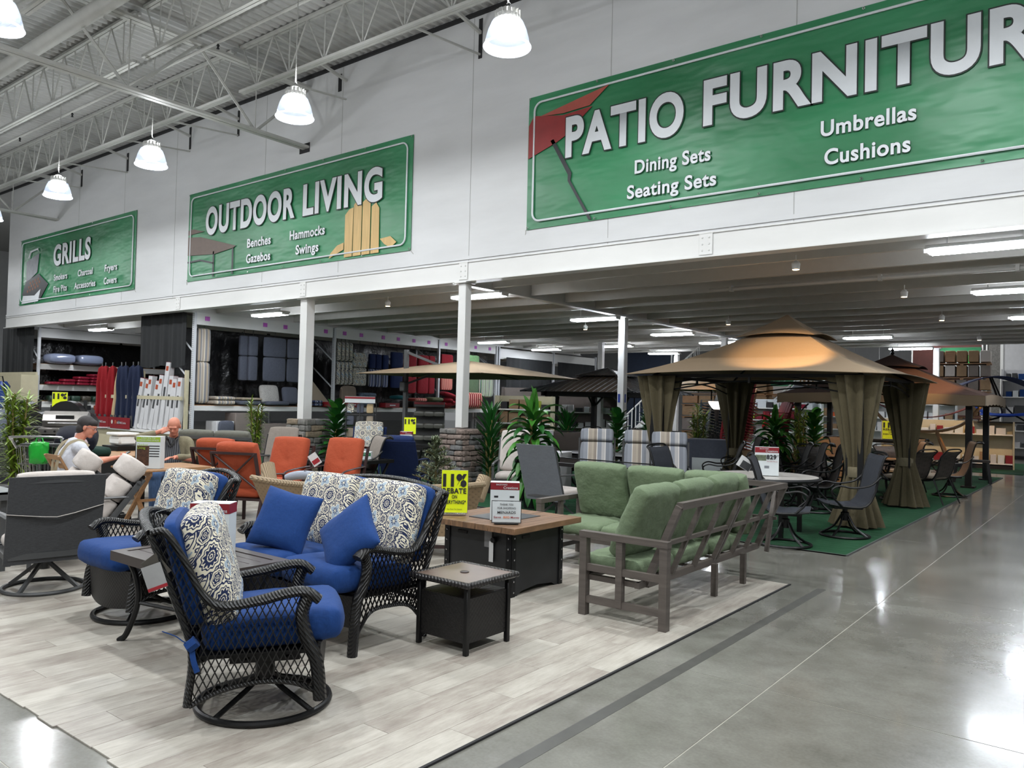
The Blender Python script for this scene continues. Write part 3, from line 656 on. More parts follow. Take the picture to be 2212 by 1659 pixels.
# ---------------- slatted coffee table ----------------
M_brown = mat('dark_brown_aluminium', (62, 54, 52), .4, var=.08, bmp=.05)
ct = thing('slatted_coffee_table', 'dark brown slatted coffee table with a box sign standing on it', 'table', (-4.62, 2.72, .008))
tw, td, tz = 1.04, .62, .575
obj('rim', MB().box(0, td/2-.035, tz-.03, tw, .07, .06).box(0, -td/2+.035, tz-.03, tw, .07, .06).box(tw/2-.035, 0, tz-.03, .07, td-.14, .06).box(-tw/2+.035, 0, tz-.03, .07, td-.14, .06), M_brown, ct)
for k in range(6): obj('slat', MB().box(0, -.2+.08*k, tz-.012, tw-.14, .074, .014, bev=.002), M_brown, ct)
for sx in (-1, 1):
    for sy in (-1, 1): obj('leg', MB().tube(spline([(sx*.47, sy*.26, .0), (sx*.42, sy*.235, .05), (sx*.36, sy*.2, .25), (sx*.38, sy*.21, .42), (sx*.45, sy*.24, .54)], 5), .019, 8), M_black, ct)
obj('brace', MB().tube([(-.36, -.2, .25), (0, 0, .2), (.36, .2, .25)], .012, 6).tube([(-.36, .2, .25), (0, 0, .2), (.36, -.2, .25)], .012, 6), M_black, ct)
# sign boxes ------------------------------------------------
M_card = mat('sign_card', (206, 212, 214), .5, var=.03); M_grey = mat('sign_grey', (120, 124, 130), .6, var=.1); M_ink = mat('ink', (30, 30, 34), .6, var=0); M_dkred = mat('header_red', (128, 22, 32), .5, var=.03); M_pink = mat('pink_label', (190, 90, 180), .6, var=.05)
def box_sign(loc, rz, w, d, h, lab, items=(), header=True, title=None, group='red headed product cards'):
    t = thing('product_sign', lab, 'sign', loc, rz, group)
    obj('card_box', MB().box(0, 0, h/2, w, d, h), M_card, t)
    if header:
        obj('header_band', MB().box(0, -d/2-.0008, h-.034*h/.33, w, .0012, .062*h/.33).box(w/2+.0008, 0, h-.034*h/.33, .0012, d, .062*h/.33), M_dkred, t)
        text('BACKYARD', .014*h/.33, w*.38, M_card, t, (-w*.3, -d/2-.003, h-.026*h/.33)); text('Creations', .023*h/.33, w*.5, M_card, t, (-w*.05, -d/2-.003, h-.056*h/.33), bold=.005)
    for x, z, sx, sz, m in items: obj('print_patch', MB().box(x*w/2, -d/2-.001, z*h, sx*w, .0014, sz*h), m, t)
    return t
s1 = box_sign((-4.60, 2.80, .583), R(38), .25, .13, .33, 'tall pale blue sign box on the slatted table showing a small blue sofa', [(.3, .45, .35, .05, M_blue), (.25, .36, .3, .02, M_grey), (.35, .1, .5, .012, M_grey), (-.55, .1, .3, .012, M_grey)])
# ---------------- small square wicker table ----------------
st = thing('wicker_side_table', 'square black wicker side table with open shelf and bronze top', 'table', (-3.44, 3.93, .008), 0)
obj('top_frame', MB().box(0, .245, .445, .53, .04, .035, bev=.01).box(0, -.245, .445, .53, .04, .035, bev=.01).box(.245, 0, .445, .04, .45, .035, bev=.01).box(-.245, 0, .445, .04, .45, .035, bev=.01), cord('braided_edge', (40, 38, 38), 34, 'X'), st)
obj('top_panel', MB().box(0, 0, .448, .45, .45, .02), mat('bronze_top', (104, 88, 78), .35, var=.15, scale=(4, 4, 4)), st)
obj('umbrella_hole_cap', MB().lathe([(.03, .0), (.03, .006), (.024, .008)], 20, (0, 0, .458)), M_brown, st)
for sx in (-1, 1):
    for sy in (-1, 1): obj('leg', MB().box(sx*.205, sy*.205, .215, .032, .032, .43, bev=.004), M_black, st)
for a in range(4):
    M = Matrix.Rotation(a*PI/2, 4, 'Z'); o = obj('woven_panel', MB().box(0, -.2, .21, .38, .012, .28), M_weavS, st); o.matrix_local = M
obj('shelf', MB().box(0, 0, .345, .38, .38, .012), M_weav, st)
# ---------------- fire pit table ----------------
M_fp = mat('charcoal_panel', (26, 27, 29), .5, var=.25, scale=(5, 5, 5)); M_fpw = mat('rustic_wood', (112, 84, 60), .55, var=.5, scale=(40, 3, 8)); M_fpw2 = mat('rustic_wood_across', (124, 94, 68), .55, var=.35, scale=(3, 40, 8))
fp = thing('fire_pit_table', 'square fire pit table with dark riveted panels and plank wood top', 'table', (-4.29, 5.42, .008))
obj('core', MB().box(0, 0, .29, .66, .66, .5), M_fp, fp)
for a in range(4):
    M = Matrix.Rotation(a*PI/2, 4, 'Z')
    o = obj('side_panel', MB().prism([(-.36, -.362, 0), (-.28, -.362, 0), (-.22, -.362, .03), (0, -.362, .05), (.22, -.362, .03), (.28, -.362, 0), (.36, -.362, 0), (.36, -.362, .53), (-.36, -.362, .53)], (0, .03, 0)), M_fp, fp); o.matrix_local = M
    o = obj('handle_slot', MB().box(-.17, -.365, .475, .1, .01, .025), M_dark, fp); o.matrix_local = M
    for sx in (-.34, .34): o = obj('corner_strap', MB().box(sx, -.367, .265, .055, .01, .53), mat('strap_steel', (32, 33, 35), .35, .6, var=.1), fp); o.matrix_local = M
    for sx in (-.34, .34):
        for k in range(6): r = obj('rivet', MB().ball((sx, -.375, .04+k*.088), .009, u=6, v=4), M_chrome, fp); r.matrix_local = M
for k in range(7):
    w = .97/7; x = -.485+w*(k+.5); full = k in (0, 1, 5, 6)
    for y0, y1 in (((-.485, .485),) if k in (0, 6) else ((-.485, -.25), (.25, .485)) if 1 < k < 5 else ((-.485, .485),)):
        obj('plank', MB().box(x, (y0+y1)/2, .56, w-.002, y1-y0, .05, bev=.003), M_fpw, fp)
obj('burner_cover', MB().box(0, 0, .586, .42, .48, .008), mat('slate', (58, 60, 63), .45, var=.1), fp); obj('top_core', MB().box(0, 0, .545, .9, .9, .03), M_fpw2, fp)
obj('control_knob', MB().lathe([(.026, 0), (.022, .03)], 14, M=T3(.19, -.37, .45, R(90))), M_black, fp); tg = obj('knob_tag', MB().box(.16, -.377, .35, .045, .002, .17), M_paper, fp, rot=(0, 0, 0))
obj('control_plate', MB().box(.12, -.368, .45, .08, .006, .14), mat('plate_grey', (120, 120, 122), .4, .3, var=0), fp)
# yellow rebate sign in wire stand
M_yel = mat('fluorescent_yellow', (226, 240, 20), .5, var=0)
def rebate(loc, rz, w, h, lab, full=True, group='yellow rebate signs'):
    t = thing('rebate_sign', lab, 'sign', loc, rz, group)
    obj('sign_plate', MB().box(0, 0, h/2+.02, w, .006, h), M_yel, t); k = w/.28
    obj('wire_frame', MB().tube([(-w/2, 0, .015), (w/2, 0, .015), (w/2, 0, h+.02), (-w/2, 0, h+.02)], .004*k, 5, True).box(0, 0, .005, w*.9, .08*k, .01), M_chrome, t)
    text('11%', h*.27, w*.9, M_ink, t, (0, -.005, h*.69), bold=.07, align='CENTER')
    if full:
        text('REBATE', h*.125, w*.9, M_ink, t, (0, -.005, h*.51), bold=.03, align='CENTER'); text('ON', h*.085, w*.2, M_ink, t, (0, -.005, h*.39), bold=.02, align='CENTER')
        text('EVERYTHING*', h*.09, w*.88, M_ink, t, (0, -.005, h*.26), bold=.025, align='CENTER'); text('*See Flyer For Details', h*.03, w*.6, M_ink, t, (0, -.005, h*.12), align='CENTER')
    return t
rebate((-4.64, 5.14, .598), R(40), .23, .37, 'yellow 11% REBATE ON EVERYTHING sign standing on the fire pit table')
# tent card and thank you card
tc = box_sign((-4.17, 5.26, .598), R(38), .245, .12, .32, 'white tent card with red header behind the thank you card', [(-.6, .62, .14, .05, M_ink), (.5, .62, .16, .05, M_ink), (-.6, .5, .1, .02, M_grey), (.5, .5, .1, .02, M_grey), (.5, .4, .24, .05, M_pink), (0, .42, .2, .02, M_blue)])
ty = thing('thank_you_card', 'black framed card reading THANK YOU FOR SHOPPING on the fire pit table', 'sign', (-3.99, 5.06, .598), R(40))
obj('card', MB().box(0, 0, .1, .235, .006, .17, bev=.002), M_card, ty)
obj('frame', MB().tube([(-.12, 0, .012), (.12, 0, .012), (.122, 0, .19), (-.122, 0, .19)], .004, 6, True).box(0, .02, .004, .2, .06, .006), M_black, ty)
for s, z, w, h, m in (('THANK YOU', .155, .11, .016, M_ink), ('FOR SHOPPING', .125, .15, .016, M_ink), ('MENARDS', .087, .15, .022, M_ink)): text(s, h, w, m, ty, (0, -.005, z), bold=.01, align='CENTER')
for s, x, w, m in (('Save', -.075, .06, M_redp), ('BIG', 0, .05, mat('orange_ink', (220, 110, 20), .5)), ('Money', .07, .07, M_redp)): text(s, .017, w, m, ty, (x, -.005, .05), bold=.01, align='CENTER')
# ---------------- green sectional ----------------
M_sf = mat('weathered_aluminium', (84, 77, 72), .5, var=.22, scale=(3, 3, 30)); M_grn = fabric('sage_cloth', (106, 121, 95), .1, .9, (40, 40, 40), .7)
sf = thing('sectional_sofa', 'corner sectional sofa with sage green cushions and brown grey slatted frame', 'sofa', (0, 0, .008))
def F(nm, *segs, w=.045, h=None):
    m = MB()
    for p, q in segs: m.bar(p, q, w, h or w)
    return obj(nm, m, M_sf, sf)
# right wing, back towards the aisle: x -3.25..-2.55, y 5.06..7.4
XL, XR, Y0, Y1 = -3.23, -2.56, 5.07, 7.42
F('front_leg', ((XL, Y0, 0), (XL, Y0, .595)), w=.06); F('rear_leg', ((XR, Y0, 0), (XR, Y0, .595)), w=.06)
F('arm_rest', ((XL-.034, Y0, .607), (XR+.034, Y0, .607)), w=.068, h=.045)
F('arm_upright', ((-2.92, Y0, .10), (-2.92, Y0, .597)), w=.052); F('arm_rail', ((XL, Y0, .36), (XR, Y0, .36)), w=.04, h=.05); F('arm_bottom_rail', ((XL, Y0, .12), (XR, Y0, .12)), w=.04, h=.05)
F('seat_rail', ((XL, Y0, .28), (XL, Y1-.7, .28)), ((-2.78, Y0, .28), (-2.78, Y1, .28)), ((XL, Y0+.04, .28), (-2.78, Y0+.04, .28)), w=.04)
for k in range(9): F('seat_slat', ((XL, Y0+.2+k*.24, .29), (-2.78, Y0+.2+k*.24, .29)), w=.05, h=.012)
bb = lambda y, t: (-2.78+.26*t, y, .27+.60*t)
F('back_top_rail', (bb(Y0+.14, 1), bb(Y1, 1)), w=.05); F('back_bottom_rail', (bb(Y0+.14, 0), bb(Y1, 0)), w=.045); F('back_middle_rail', (bb(Y0+.14, .52), bb(Y1, .52)), w=.03)
for k, y in enumerate((Y0+.14, 5.6, 6.0, 6.38, 6.43, 6.78, 7.1, Y1)): F('back_slat', (bb(y, 0), bb(y, 1)), w=.035 if k not in (0, 7) else .05)
F('back_leg', ((-2.72, 6.3, 0), (-2.72, 6.3, .27)), w=.045); F('back_leg', ((-2.72, 6.93, 0), (-2.72, 6.93, .27)), w=.045); F('back_leg', ((-3.2, 6.35, 0), (-3.2, 6.35, .27)), w=.045)
# left wing: along y ~ 6.45..7.4, x -4.66..-2.6
F('front_leg', ((-4.63, 6.42, 0), (-4.63, 6.42, .595)), w=.06); F('arm_rest', ((-4.63, 6.386, .607), (-4.63, 7.2, .607)), w=.068, h=.045); F('arm_upright', ((-4.63, 6.78, .1), (-4.63, 6.78, .6))); F('rear_leg', ((-4.63, 7.15, 0), (-4.63, 7.15, .595)), w=.06)
F('arm_rail', ((-4.63, 6.42, .36), (-4.63, 7.15, .36))); F('seat_rail', ((-4.63, 6.45, .28), (-3.2, 6.45, .28)), ((-4.63, 7.1, .28), (-2.8, 7.1, .28)), w=.04); F('arm_bottom_rail', ((-4.63, 6.42, .12), (-4.63, 7.15, .12)))
cc = lambda x, t: (x, 7.18+.22*t, .27+.6*t)
F('back_top_rail', (cc(-4.6, 1), cc(-2.55, 1)), w=.05); F('back_middle_rail', (cc(-4.6, .5), cc(-2.55, .5)), w=.03)
for x in (-4.6, -4.2, -3.8, -3.4, -3.0, -2.6): F('back_slat', (cc(x, 0), cc(x, 1)), w=.035)
def cush(nm, sx, sy, sz, loc, rot, seed, edge=.7, rnd=.1): return obj(nm, MB().cushion(sx, sy, sz, Matrix(), edge, 22, rnd*.6, .012, seed), M_grn, sf, loc, rot)
cush('seat_cushion', .54, .64, .15, (-3.07, 5.43, .37), (0, 0, 0), 1); cush('seat_cushion', .54, .64, .15, (-3.07, 6.09, .37), (0, 0, 0), 2); cush('seat_cushion', .54, .62, .15, (-3.05, 6.75, .37), (0, 0, 0), 3)
cush('seat_cushion', .66, .62, .15, (-3.63, 6.75, .37), (0, 0, 0), 4); cush('seat_cushion', .66, .62, .15, (-4.28, 6.75, .37), (0, 0, 0), 5)
for k, (y, s) in enumerate(((5.46, 8), (6.1, 9), (6.75, 10))): cush('back_cushion', .6, .6, .17, (-2.93, y, .71), (0, R(-66), R(0)), s, .72)
for k, x in enumerate((-4.28, -3.64, -3.02)): cush('back_cushion', .62, .6, .18, (x, 7.05, .70), (R(108), 0, 0), 11+k, .72)

# ---------------- framed cushion chairs ----------------
M_gfr = mat('grey_frame', (68, 69, 70), .45, var=.06); M_gmesh = fabric('dark_grey_sling', (70, 71, 73), .35, .8, (120, 4, 120), .2); M_cream = fabric('cream_cloth', (192, 184, 178), .05, .9, (30, 30, 30), .4)
M_bfr = mat('bronze_frame', (58, 42, 42), .4, .2, var=.08); M_org = fabric('orange_cloth', (160, 74, 48), .08, .9, (40, 40, 40), .4); M_teak = mat('acacia', (150, 112, 76), .5, var=.22, scale=(4, 40, 40)); M_tan = fabric('taupe_cloth', (150, 138, 122), .1, .9, (40, 40, 40))
M_navy = fabric('navy_cloth', (30, 44, 84), .12, .9); M_dk = fabric('charcoal_cloth', (54, 52, 52), .12, .9)
M_str = stripes('awning_stripe', [(0, (158, 148, 136)), (.13, (214, 210, 204)), (.155, (136, 140, 148)), (.32, (118, 122, 130)), (.46, (212, 208, 202)), (.485, (168, 166, 166)), (.62, (130, 134, 142)), (.78, (216, 212, 206)), (.805, (140, 130, 120)), (.92, (168, 158, 144))], .42)
def club(label, cat, W, loc, ang, group, fm, sm, bm, D=.6, sh=.36, bh=.92, lean=.2, segs=((.0, 1.0, .16),), base='legs', arm=True, back='none', aw=.03, seat=.14, name='patio_chair', n=1, tuft=False, strap=None, ah=None, backm=None):
    t = thing(name, label, cat, loc, R(ang-90), group); hx = W/2; yb = -D/2+.03; yf = D/2; ah = ah or sh+.22
    bp = lambda z: (yb-lean*(z-sh)/(bh-sh))
    for s in (-1, 1):
        obj('back_post', MB().bar((s*hx, bp(sh-.1 if base != 'legs' else sh), sh-.1 if base != 'legs' else sh), (s*hx, bp(bh), bh), aw, aw*1.2), fm, t)
        if base == 'legs':
            obj('leg', MB().bar((s*hx, yf, 0), (s*hx, yf-.01, ah if arm else sh), aw), fm, t); obj('leg', MB().bar((s*hx, yb-.1, 0), (s*hx, yb+.01, sh), aw), fm, t)
        elif arm: obj('arm_post', MB().bar((s*hx, yf-.02, sh-.04), (s*hx, yf, ah), aw), fm, t)
        if arm:
            obj('arm_rest', MB().tube(spline([(s*hx, bp(ah+.04), ah+.04), (s*hx, 0, ah+.03), (s*hx, yf-.06, ah+.01), (s*hx, yf+.02, ah-.03)], 5), aw*.62, 6, False, .6), fm, t)
    obj('top_rail', MB().bar((-hx-aw/2, bp(bh), bh), (hx+aw/2, bp(bh), bh), aw, aw), fm, t)
    obj('seat_frame', MB().bar((-hx, yf-.03, sh-.04), (hx, yf-.03, sh-.04), aw).bar((-hx, yb, sh-.04), (hx, yb, sh-.04), aw).bar((-hx, yb, sh-.04), (-hx, yf, sh-.04), aw*.9).bar((hx, yb, sh-.04), (hx, yf, sh-.04), aw*.9).box(0, 0, sh-.035, W-.04, D-.1, .012), fm, t)
    if back == 'x': obj('cross_brace', MB().tube([(-hx, bp(bh), bh), (hx, bp(sh+.05), sh+.05)], .012, 6).tube([(hx, bp(bh)-.012, bh), (-hx, bp(sh+.05)-.012, sh+.05)], .012, 6), fm, t)
    if back == 'bars':
        for k in range(1, 2*n+1): x = -hx+W*k/(2*n+1); obj('back_bar', MB().bar((x, bp(sh), sh), (x, bp(bh), bh), aw*.8), fm, t)
        obj('back_rail', MB().bar((-hx, bp((sh+bh)/2), (sh+bh)/2), (hx, bp((sh+bh)/2), (sh+bh)/2), aw*.8), fm, t)
    if back == 'panel': obj('back_sling', MB().grid(lambda a, c: Vector((-hx-.028+(W+.056)*a, bp(sh-.1+(bh-sh+.13)*c)-.034+.012*math.sin(a*PI), sh-.1+(bh-sh+.13)*c)), 10, 12, .008), backm or M_gmesh, t)
    if strap: obj('strap', MB().tube([(-hx-.03, bp(.68)-.03, .66), (-.1, bp(.64)-.045, .63), (0, bp(.63)-.05, .622)], .014, 4, False, .2).tube([(0, bp(.63)-.052, .622), (.12, bp(.66)-.045, .645), (hx+.03, bp(.7)-.03, .70)], .014, 4, False, .2), strap, t)
    cw = (W-.03)/n
    if sm:
        for k in range(n): obj('seat_cushion', MB().cushion(cw, D-.02, seat, Matrix(), .7, 12, .1, .004, k+1), sm, t, (-hx+.015+cw*(k+.5), .0, sh+seat/2-.035))
    if bm:
        L = bh-sh+.1; a = math.atan2(bh-sh, lean)
        for k in range(n):
            for i, (c0, c1, th) in enumerate(segs):
                zc = sh+.06+(c0+c1)/2*L; y = bp(zc)+th/2*1.05+.02
                tf = [(0, 0, .05, .05)] if tuft else None
                obj('back_cushion', MB().cushion(cw-.005, (c1-c0)*L, th, Matrix(), .74, 16, .07, .01, k+i*3+2, 0, tf), bm, t, (-hx+.015+cw*(k+.5), y, zc), (PI-a, 0, 0))
    if base == 'swivel':
        r = .29; obj('swivel_ring', MB().tube([(r*math.cos(k*PI/20), r*math.sin(k*PI/20), .016) for k in range(40)], .016, 6, True), fm if fm != M_org else M_black, t)
        sp = MB()
        for k in (45, 135, 225, 315): sp.bar((r*math.cos(R(k)), r*math.sin(R(k)), .02), (.03*math.cos(R(k)), .03*math.sin(R(k)), sh-.14), .025)
        sp.lathe([(.04, sh-.2), (.04, sh-.05)], 10); obj('base_spokes', sp, fm, t)
    return t
club('grey sling swivel chair seen from behind with a beige strap tied round its back', 'chair', .60, (-6.87, 2.70, .008), 169, 'grey frame patio chairs', M_gfr, M_cream, M_cream, .62, .36, .91, .12, ((.05, .86, .09),), 'swivel', True, 'panel', .045, .12, strap=M_cream)
club('high backed grey chair with overstuffed cream cushions nearer the strapped chair', 'chair', .62, (-7.77, 3.25, .008), 250, 'cream cushion recliners', M_gfr, M_cream, M_cream, .62, .36, .74, .27, ((-.02, .40, .17), (.32, .76, .19), (.72, 1.14, .23)), 'legs', True, 'panel', .035, .16, strap=None)
club('high backed grey chair with cream cushions half hidden behind its twin', 'chair', .62, (-8.72, 3.27, .008), 250, 'cream cushion recliners', M_gfr, M_cream, M_cream, .62, .36, .74, .27, ((-.02, .40, .17), (.32, .76, .19), (.72, 1.14, .23)), 'legs', True, 'panel', .035, .16)
t = thing('grey_dining_table', 'large grey rectangular table with umbrella cap at the left edge', 'table', (-8.62, 2.2, .008), R(0))
obj('tabletop', MB().box(0, 0, .69, 1.9, 1.2, .035, bev=.008), mat('grey_glass', (112, 116, 117), .3, var=.05), t); obj('rim', MB().box(0, .59, .665, 1.9, .03, .07).box(0, -.59, .665, 1.9, .03, .07).box(.935, 0, .665, .03, 1.14, .07).box(-.935, 0, .665, .03, 1.14, .07), M_gfr, t)
for sx in (-.85, .85):
    for sy in (-.5, .5): obj('leg', MB().box(sx, sy, .33, .05, .05, .66), M_gfr, t)
obj('umbrella_hole_cap', MB().lathe([(.04, 0), (.04, .008)], 16, (0, 0, .708)), M_gfr, t)
# orange seating group
for i, (x, y, a, lab) in enumerate(((-8.55, 5.72, 115, 'orange cushioned chair with X brace back, nearer of the two seen from behind'), (-9.4, 5.95, 115, 'orange cushioned chair with X brace back, farther one by the bald man'), (-9.0, 6.4, 292, 'orange tufted chair facing the viewer with a hanging card on its frame'), (-8.5, 6.95, 292, 'orange tufted chair facing the viewer beside the stone pedestal'))):
    club(lab, 'chair', .58, (x, y, .008), a, 'orange cushioned chairs', M_bfr, M_org, M_org, .6, .38, .90, .17, ((.0, .98, .17),), 'legs', True, 'x' if i < 2 else 'none', .03, .15, tuft=True)
o = obj('orange_ottoman', MB().cushion(.7, .5, .14, Matrix(), .7, 10), M_org, None, (-8.0, 6.0, .42), label='orange cushioned ottoman between the orange chairs', cat='ottoman')
obj('frame', MB().box(0, 0, -.1, .68, .48, .06).box(-.32, -.22, -.24, .03, .03, .33).box(.32, -.22, -.24, .03, .03, .33).box(-.32, .22, -.24, .03, .03, .33).box(.32, .22, -.24, .03, .03, .33), M_bfr, o)
tg = thing('hanging_card', 'card with a small photo hanging beside the third orange chair', 'tag', (-8.62, 6.72, .76), R(42)); obj('card', MB().box(0, 0, 0, .12, .004, .17), M_paper, tg, rot=(0, R(-35), 0)); obj('card_photo', MB().box(.0, -.004, -.03, .1, .002, .06), M_redp, tg, rot=(0, R(-35), 0)); obj('string', MB().tube([(0, 0, .08), (.02, 0, .14)], .003, 4), M_ink, tg)
# natural wicker sofa seen from behind
M_nat = weave('natural_wicker', (142, 120, 92), .45, 34, 34, 'XZ', .6); M_natc = cord('natural_wicker_edge', (156, 136, 108), 45, 'X', .6)
ns = thing('natural_wicker_sofa', 'long natural tan wicker sofa seen from behind its flared back', 'sofa', (-6.2, 5.52, .008), R(35.5))
nl = 1.22
def nb(a, c):
    x = (-nl+2*nl*a)*(.86+.14*c) + (.0); return Vector((x, -.18-.2*c+.35*abs(2*a-1)**3, .2+.5*c+.03*abs(2*a-1)**2*c))
obj('back_shell', MB().grid(nb, 40, 10, .03), M_nat, ns); obj('rim', MB().tube([nb(k/30, 1)+Vector((0, .015, .01)) for k in range(31)], .03, 8), M_natc, ns)
obj('arm_roll', MB().lathe([(.085, 0), (.075, .26)], 16, M=T3(-nl+.1, .25, .62, R(-25), R(-18))), M_natc, ns); obj('arm_roll', MB().lathe([(.085, 0), (.075, .26)], 16, M=T3(nl-.1, .25, .55, R(-25), R(18))), M_natc, ns)
obj('seat_base', MB().box(0, .15, .3, 2*nl-.35, .6, .18), M_nat, ns); obj('seat_cushion', MB().cushion(2*nl-.4, .6, .14, T3(0, .17, .45), .7, 12), M_tan, ns)
obj('base_frame', MB().box(0, -.12, .1, 2*nl-.5, .04, .03).box(-nl+.3, -.12, .1, .05, .05, .2).box(nl-.3, -.12, .1, .05, .05, .2).box(-nl+.3, .4, .12, .05, .05, .24).box(nl-.3, .4, .12, .05, .05, .24), M_bfr, ns)
gp = obj('rolled_cover', MB().tube(spline([(-.28, 0, 0), (-.15, 0, .03), (0, 0, .035), (.15, 0, .02), (.26, 0, -.03)], 4), [.03, .04, .045, .047, .048, .048, .048, .046, .044, .042, .04, .038, .036, .034, .03, .02, .012], 10), fabric('pale_grey_cloth', (150, 156, 168), .08), None, (-6.82, 5.28, .735), (0, 0, R(36)), label='rolled pale grey cover lying on the natural wicker sofa back', cat='cover')
obj('velcro_tab', MB().box(-.05, -.0, .05, .09, .07, .012), M_gmesh, gp, rot=(R(-15), R(15), 0))
# ---------------- acacia folding table and chairs ----------------
wt = thing('folding_wood_table', 'acacia folding table holding the green topped catalogue card', 'table', (-9.08, 4.86, .008), 0)
for k in range(7): obj('slat', MB().box(-.36+.12*k, 0, .71, .112, .88, .02, bev=.003), M_teak, wt)
obj('apron', MB().box(0, .36, .675, .78, .03, .05).box(0, -.36, .675, .78, .03, .05), M_teak, wt)
for s in (-1, 1): obj('cross_leg', MB().bar((-.3, s*.33, 0), (.3, s*.33, .66), .05, .025), M_teak, wt); obj('cross_leg', MB().bar((.3, s*.30, 0), (-.3, s*.30, .66), .05, .025), M_teak, wt)
obj('stretcher', MB().bar((0, -.3, .33), (0, .3, .33), .03), M_teak, wt)
def wchair(label, loc, ang):
    t = thing('folding_wood_chair', label, 'chair', loc, R(ang-90), 'acacia folding chairs')
    for s in (-1, 1):
        obj('back_leg', MB().bar((s*.21, .22, 0), (s*.21, -.25, .84), .045, .022), M_teak, t); obj('front_leg', MB().bar((s*.18, -.25, 0), (s*.18, .2, .43), .04, .022), M_teak, t)
    for z in (.82, .72, .63, .54): obj('back_slat', MB().bar((-.21, -.25+(.84-z)*.55, z), (.21, -.25+(.84-z)*.55, z), .012, .055), M_teak, t)
    for k in range(7): obj('seat_slat', MB().box(0, -.16+k*.06, .44, .38, .05, .016), M_teak, t)
    return t
wchair('acacia folding chair with slatted back turned to the viewer, in front of the wood table', (-7.72, 4.33, .008), 172)
wchair('acacia folding chair under the man in the white shirt', (-9.9, 4.18, .008), 88)
bs = box_sign((-8.92, 4.60, .732), R(40), .28, .12, .37, 'white catalogue card with lime header on the acacia table', [(-.42, .4, .5, .62, mat('catalogue_photo', (74, 48, 34), .5, var=.5, scale=(30, 30, 30))), (.5, .7, .42, .03, M_ink), (.5, .62, .42, .03, M_ink), (.5, .54, .42, .03, M_ink), (.5, .46, .4, .03, M_ink), (.5, .38, .4, .03, M_ink)], header=False)
lime = mat('lime_header', (150, 178, 50), .5, var=0); obj('header_band', MB().box(0, -.062, .335, .27, .002, .055), lime, bs); text('Check Out The', .02, .16, M_card, bs, (-.08, -.065, .345)); text('OUTDOOR LIVING CATALOG', .02, .24, M_card, bs, (-.12, -.065, .318)); text('Outdoor', .03, .12, lime, bs, (-.12, -.066, .26)); text('Living', .03, .09, lime, bs, (-.12, -.066, .225))
# second sign, bottle
ws = thing('blank_sign', 'blank white card in a black wire stand beside the water bottle', 'sign', (-10.2, 5.15, .70), R(40)); obj('card', MB().box(0, 0, .13, .15, .004, .22), M_white, ws); obj('wire_stand', MB().tube([(-.085, -.004, 0), (.085, -.004, 0), (.085, -.004, .26), (-.085, -.004, .26)], .005, 5, True).box(0, .03, .005, .15, .1, .01), M_black, ws)
sd = thing('side_stand', 'small dark stand under the water bottle', 'stand', (-9.72, 4.92, 0)); obj('top', MB().box(0, 0, .705, .26, .26, .03), M_black, sd); obj('post', MB().box(0, 0, .35, .05, .05, .69).box(0, 0, .01, .24, .24, .02), M_black, sd)
bo = thing('water_bottle', 'clear water bottle with blue label behind the cream cushions', 'bottle', (-9.72, 4.92, .72), 0); obj('bottle_body', MB().lathe([(0, 0), (.034, .005), (.034, .14), (.03, .17), (.014, .2), (.014, .215)], 14), clear('bottle_plastic', (200, 215, 225), .45), bo); obj('label_wrap', MB().lathe([(.035, .04), (.035, .11)], 14), mat('bottle_label', (40, 60, 180), .4, var=.3), bo); obj('cap', MB().lathe([(.017, .212), (.017, .23)], 10), M_white, bo)
dt = thing('long_wood_table', 'long dark legged wood table behind the two men', 'table', (-11.6, 5.6, .008), R(0))
for k in range(6): obj('board', MB().box(-.45+.18*k, 0, .68, .172, 2.6, .04), M_teak, dt)
for s in (-1, 1): obj('leg', MB().box(.35*s, 1.1, .33, .09, .09, .66).box(.35*s, -1.1, .33, .09, .09, .66), M_black, dt); 
obj('bench_rail', MB().box(0, 0, .3, .05, 2.1, .05), M_black, dt)
for k, (y, c) in enumerate(((-.6, (30, 52, 44)), (-.2, (34, 58, 50)))): obj('folded_green_cloth', MB().cushion(.45, .35, .16, Matrix(), .3, 12, .1, .02, k), fabric('dark_green_cloth', (28, 52, 44)), None, (-11.3, 5.2+y*1.1, .77), (0, 0, R(20)), label=('dark green jacket heap on the long table behind the bottle', 'dark green jacket heap nearest the white shirted man')[k], cat='jacket', group='green jackets')
sc_ = thing('white_scale', 'pale grey tabletop appliance behind the green jackets', 'appliance', (-12.3, 5.9, .0)); obj('stand', MB().box(0, 0, .39, .5, .4, .78), M_black, sc_); obj('body', MB().box(0, 0, .86, .36, .28, .14, bev=.03), M_white, sc_); obj('tray', MB().box(0, 0, .96, .4, .34, .04, bev=.01), M_white, sc_)
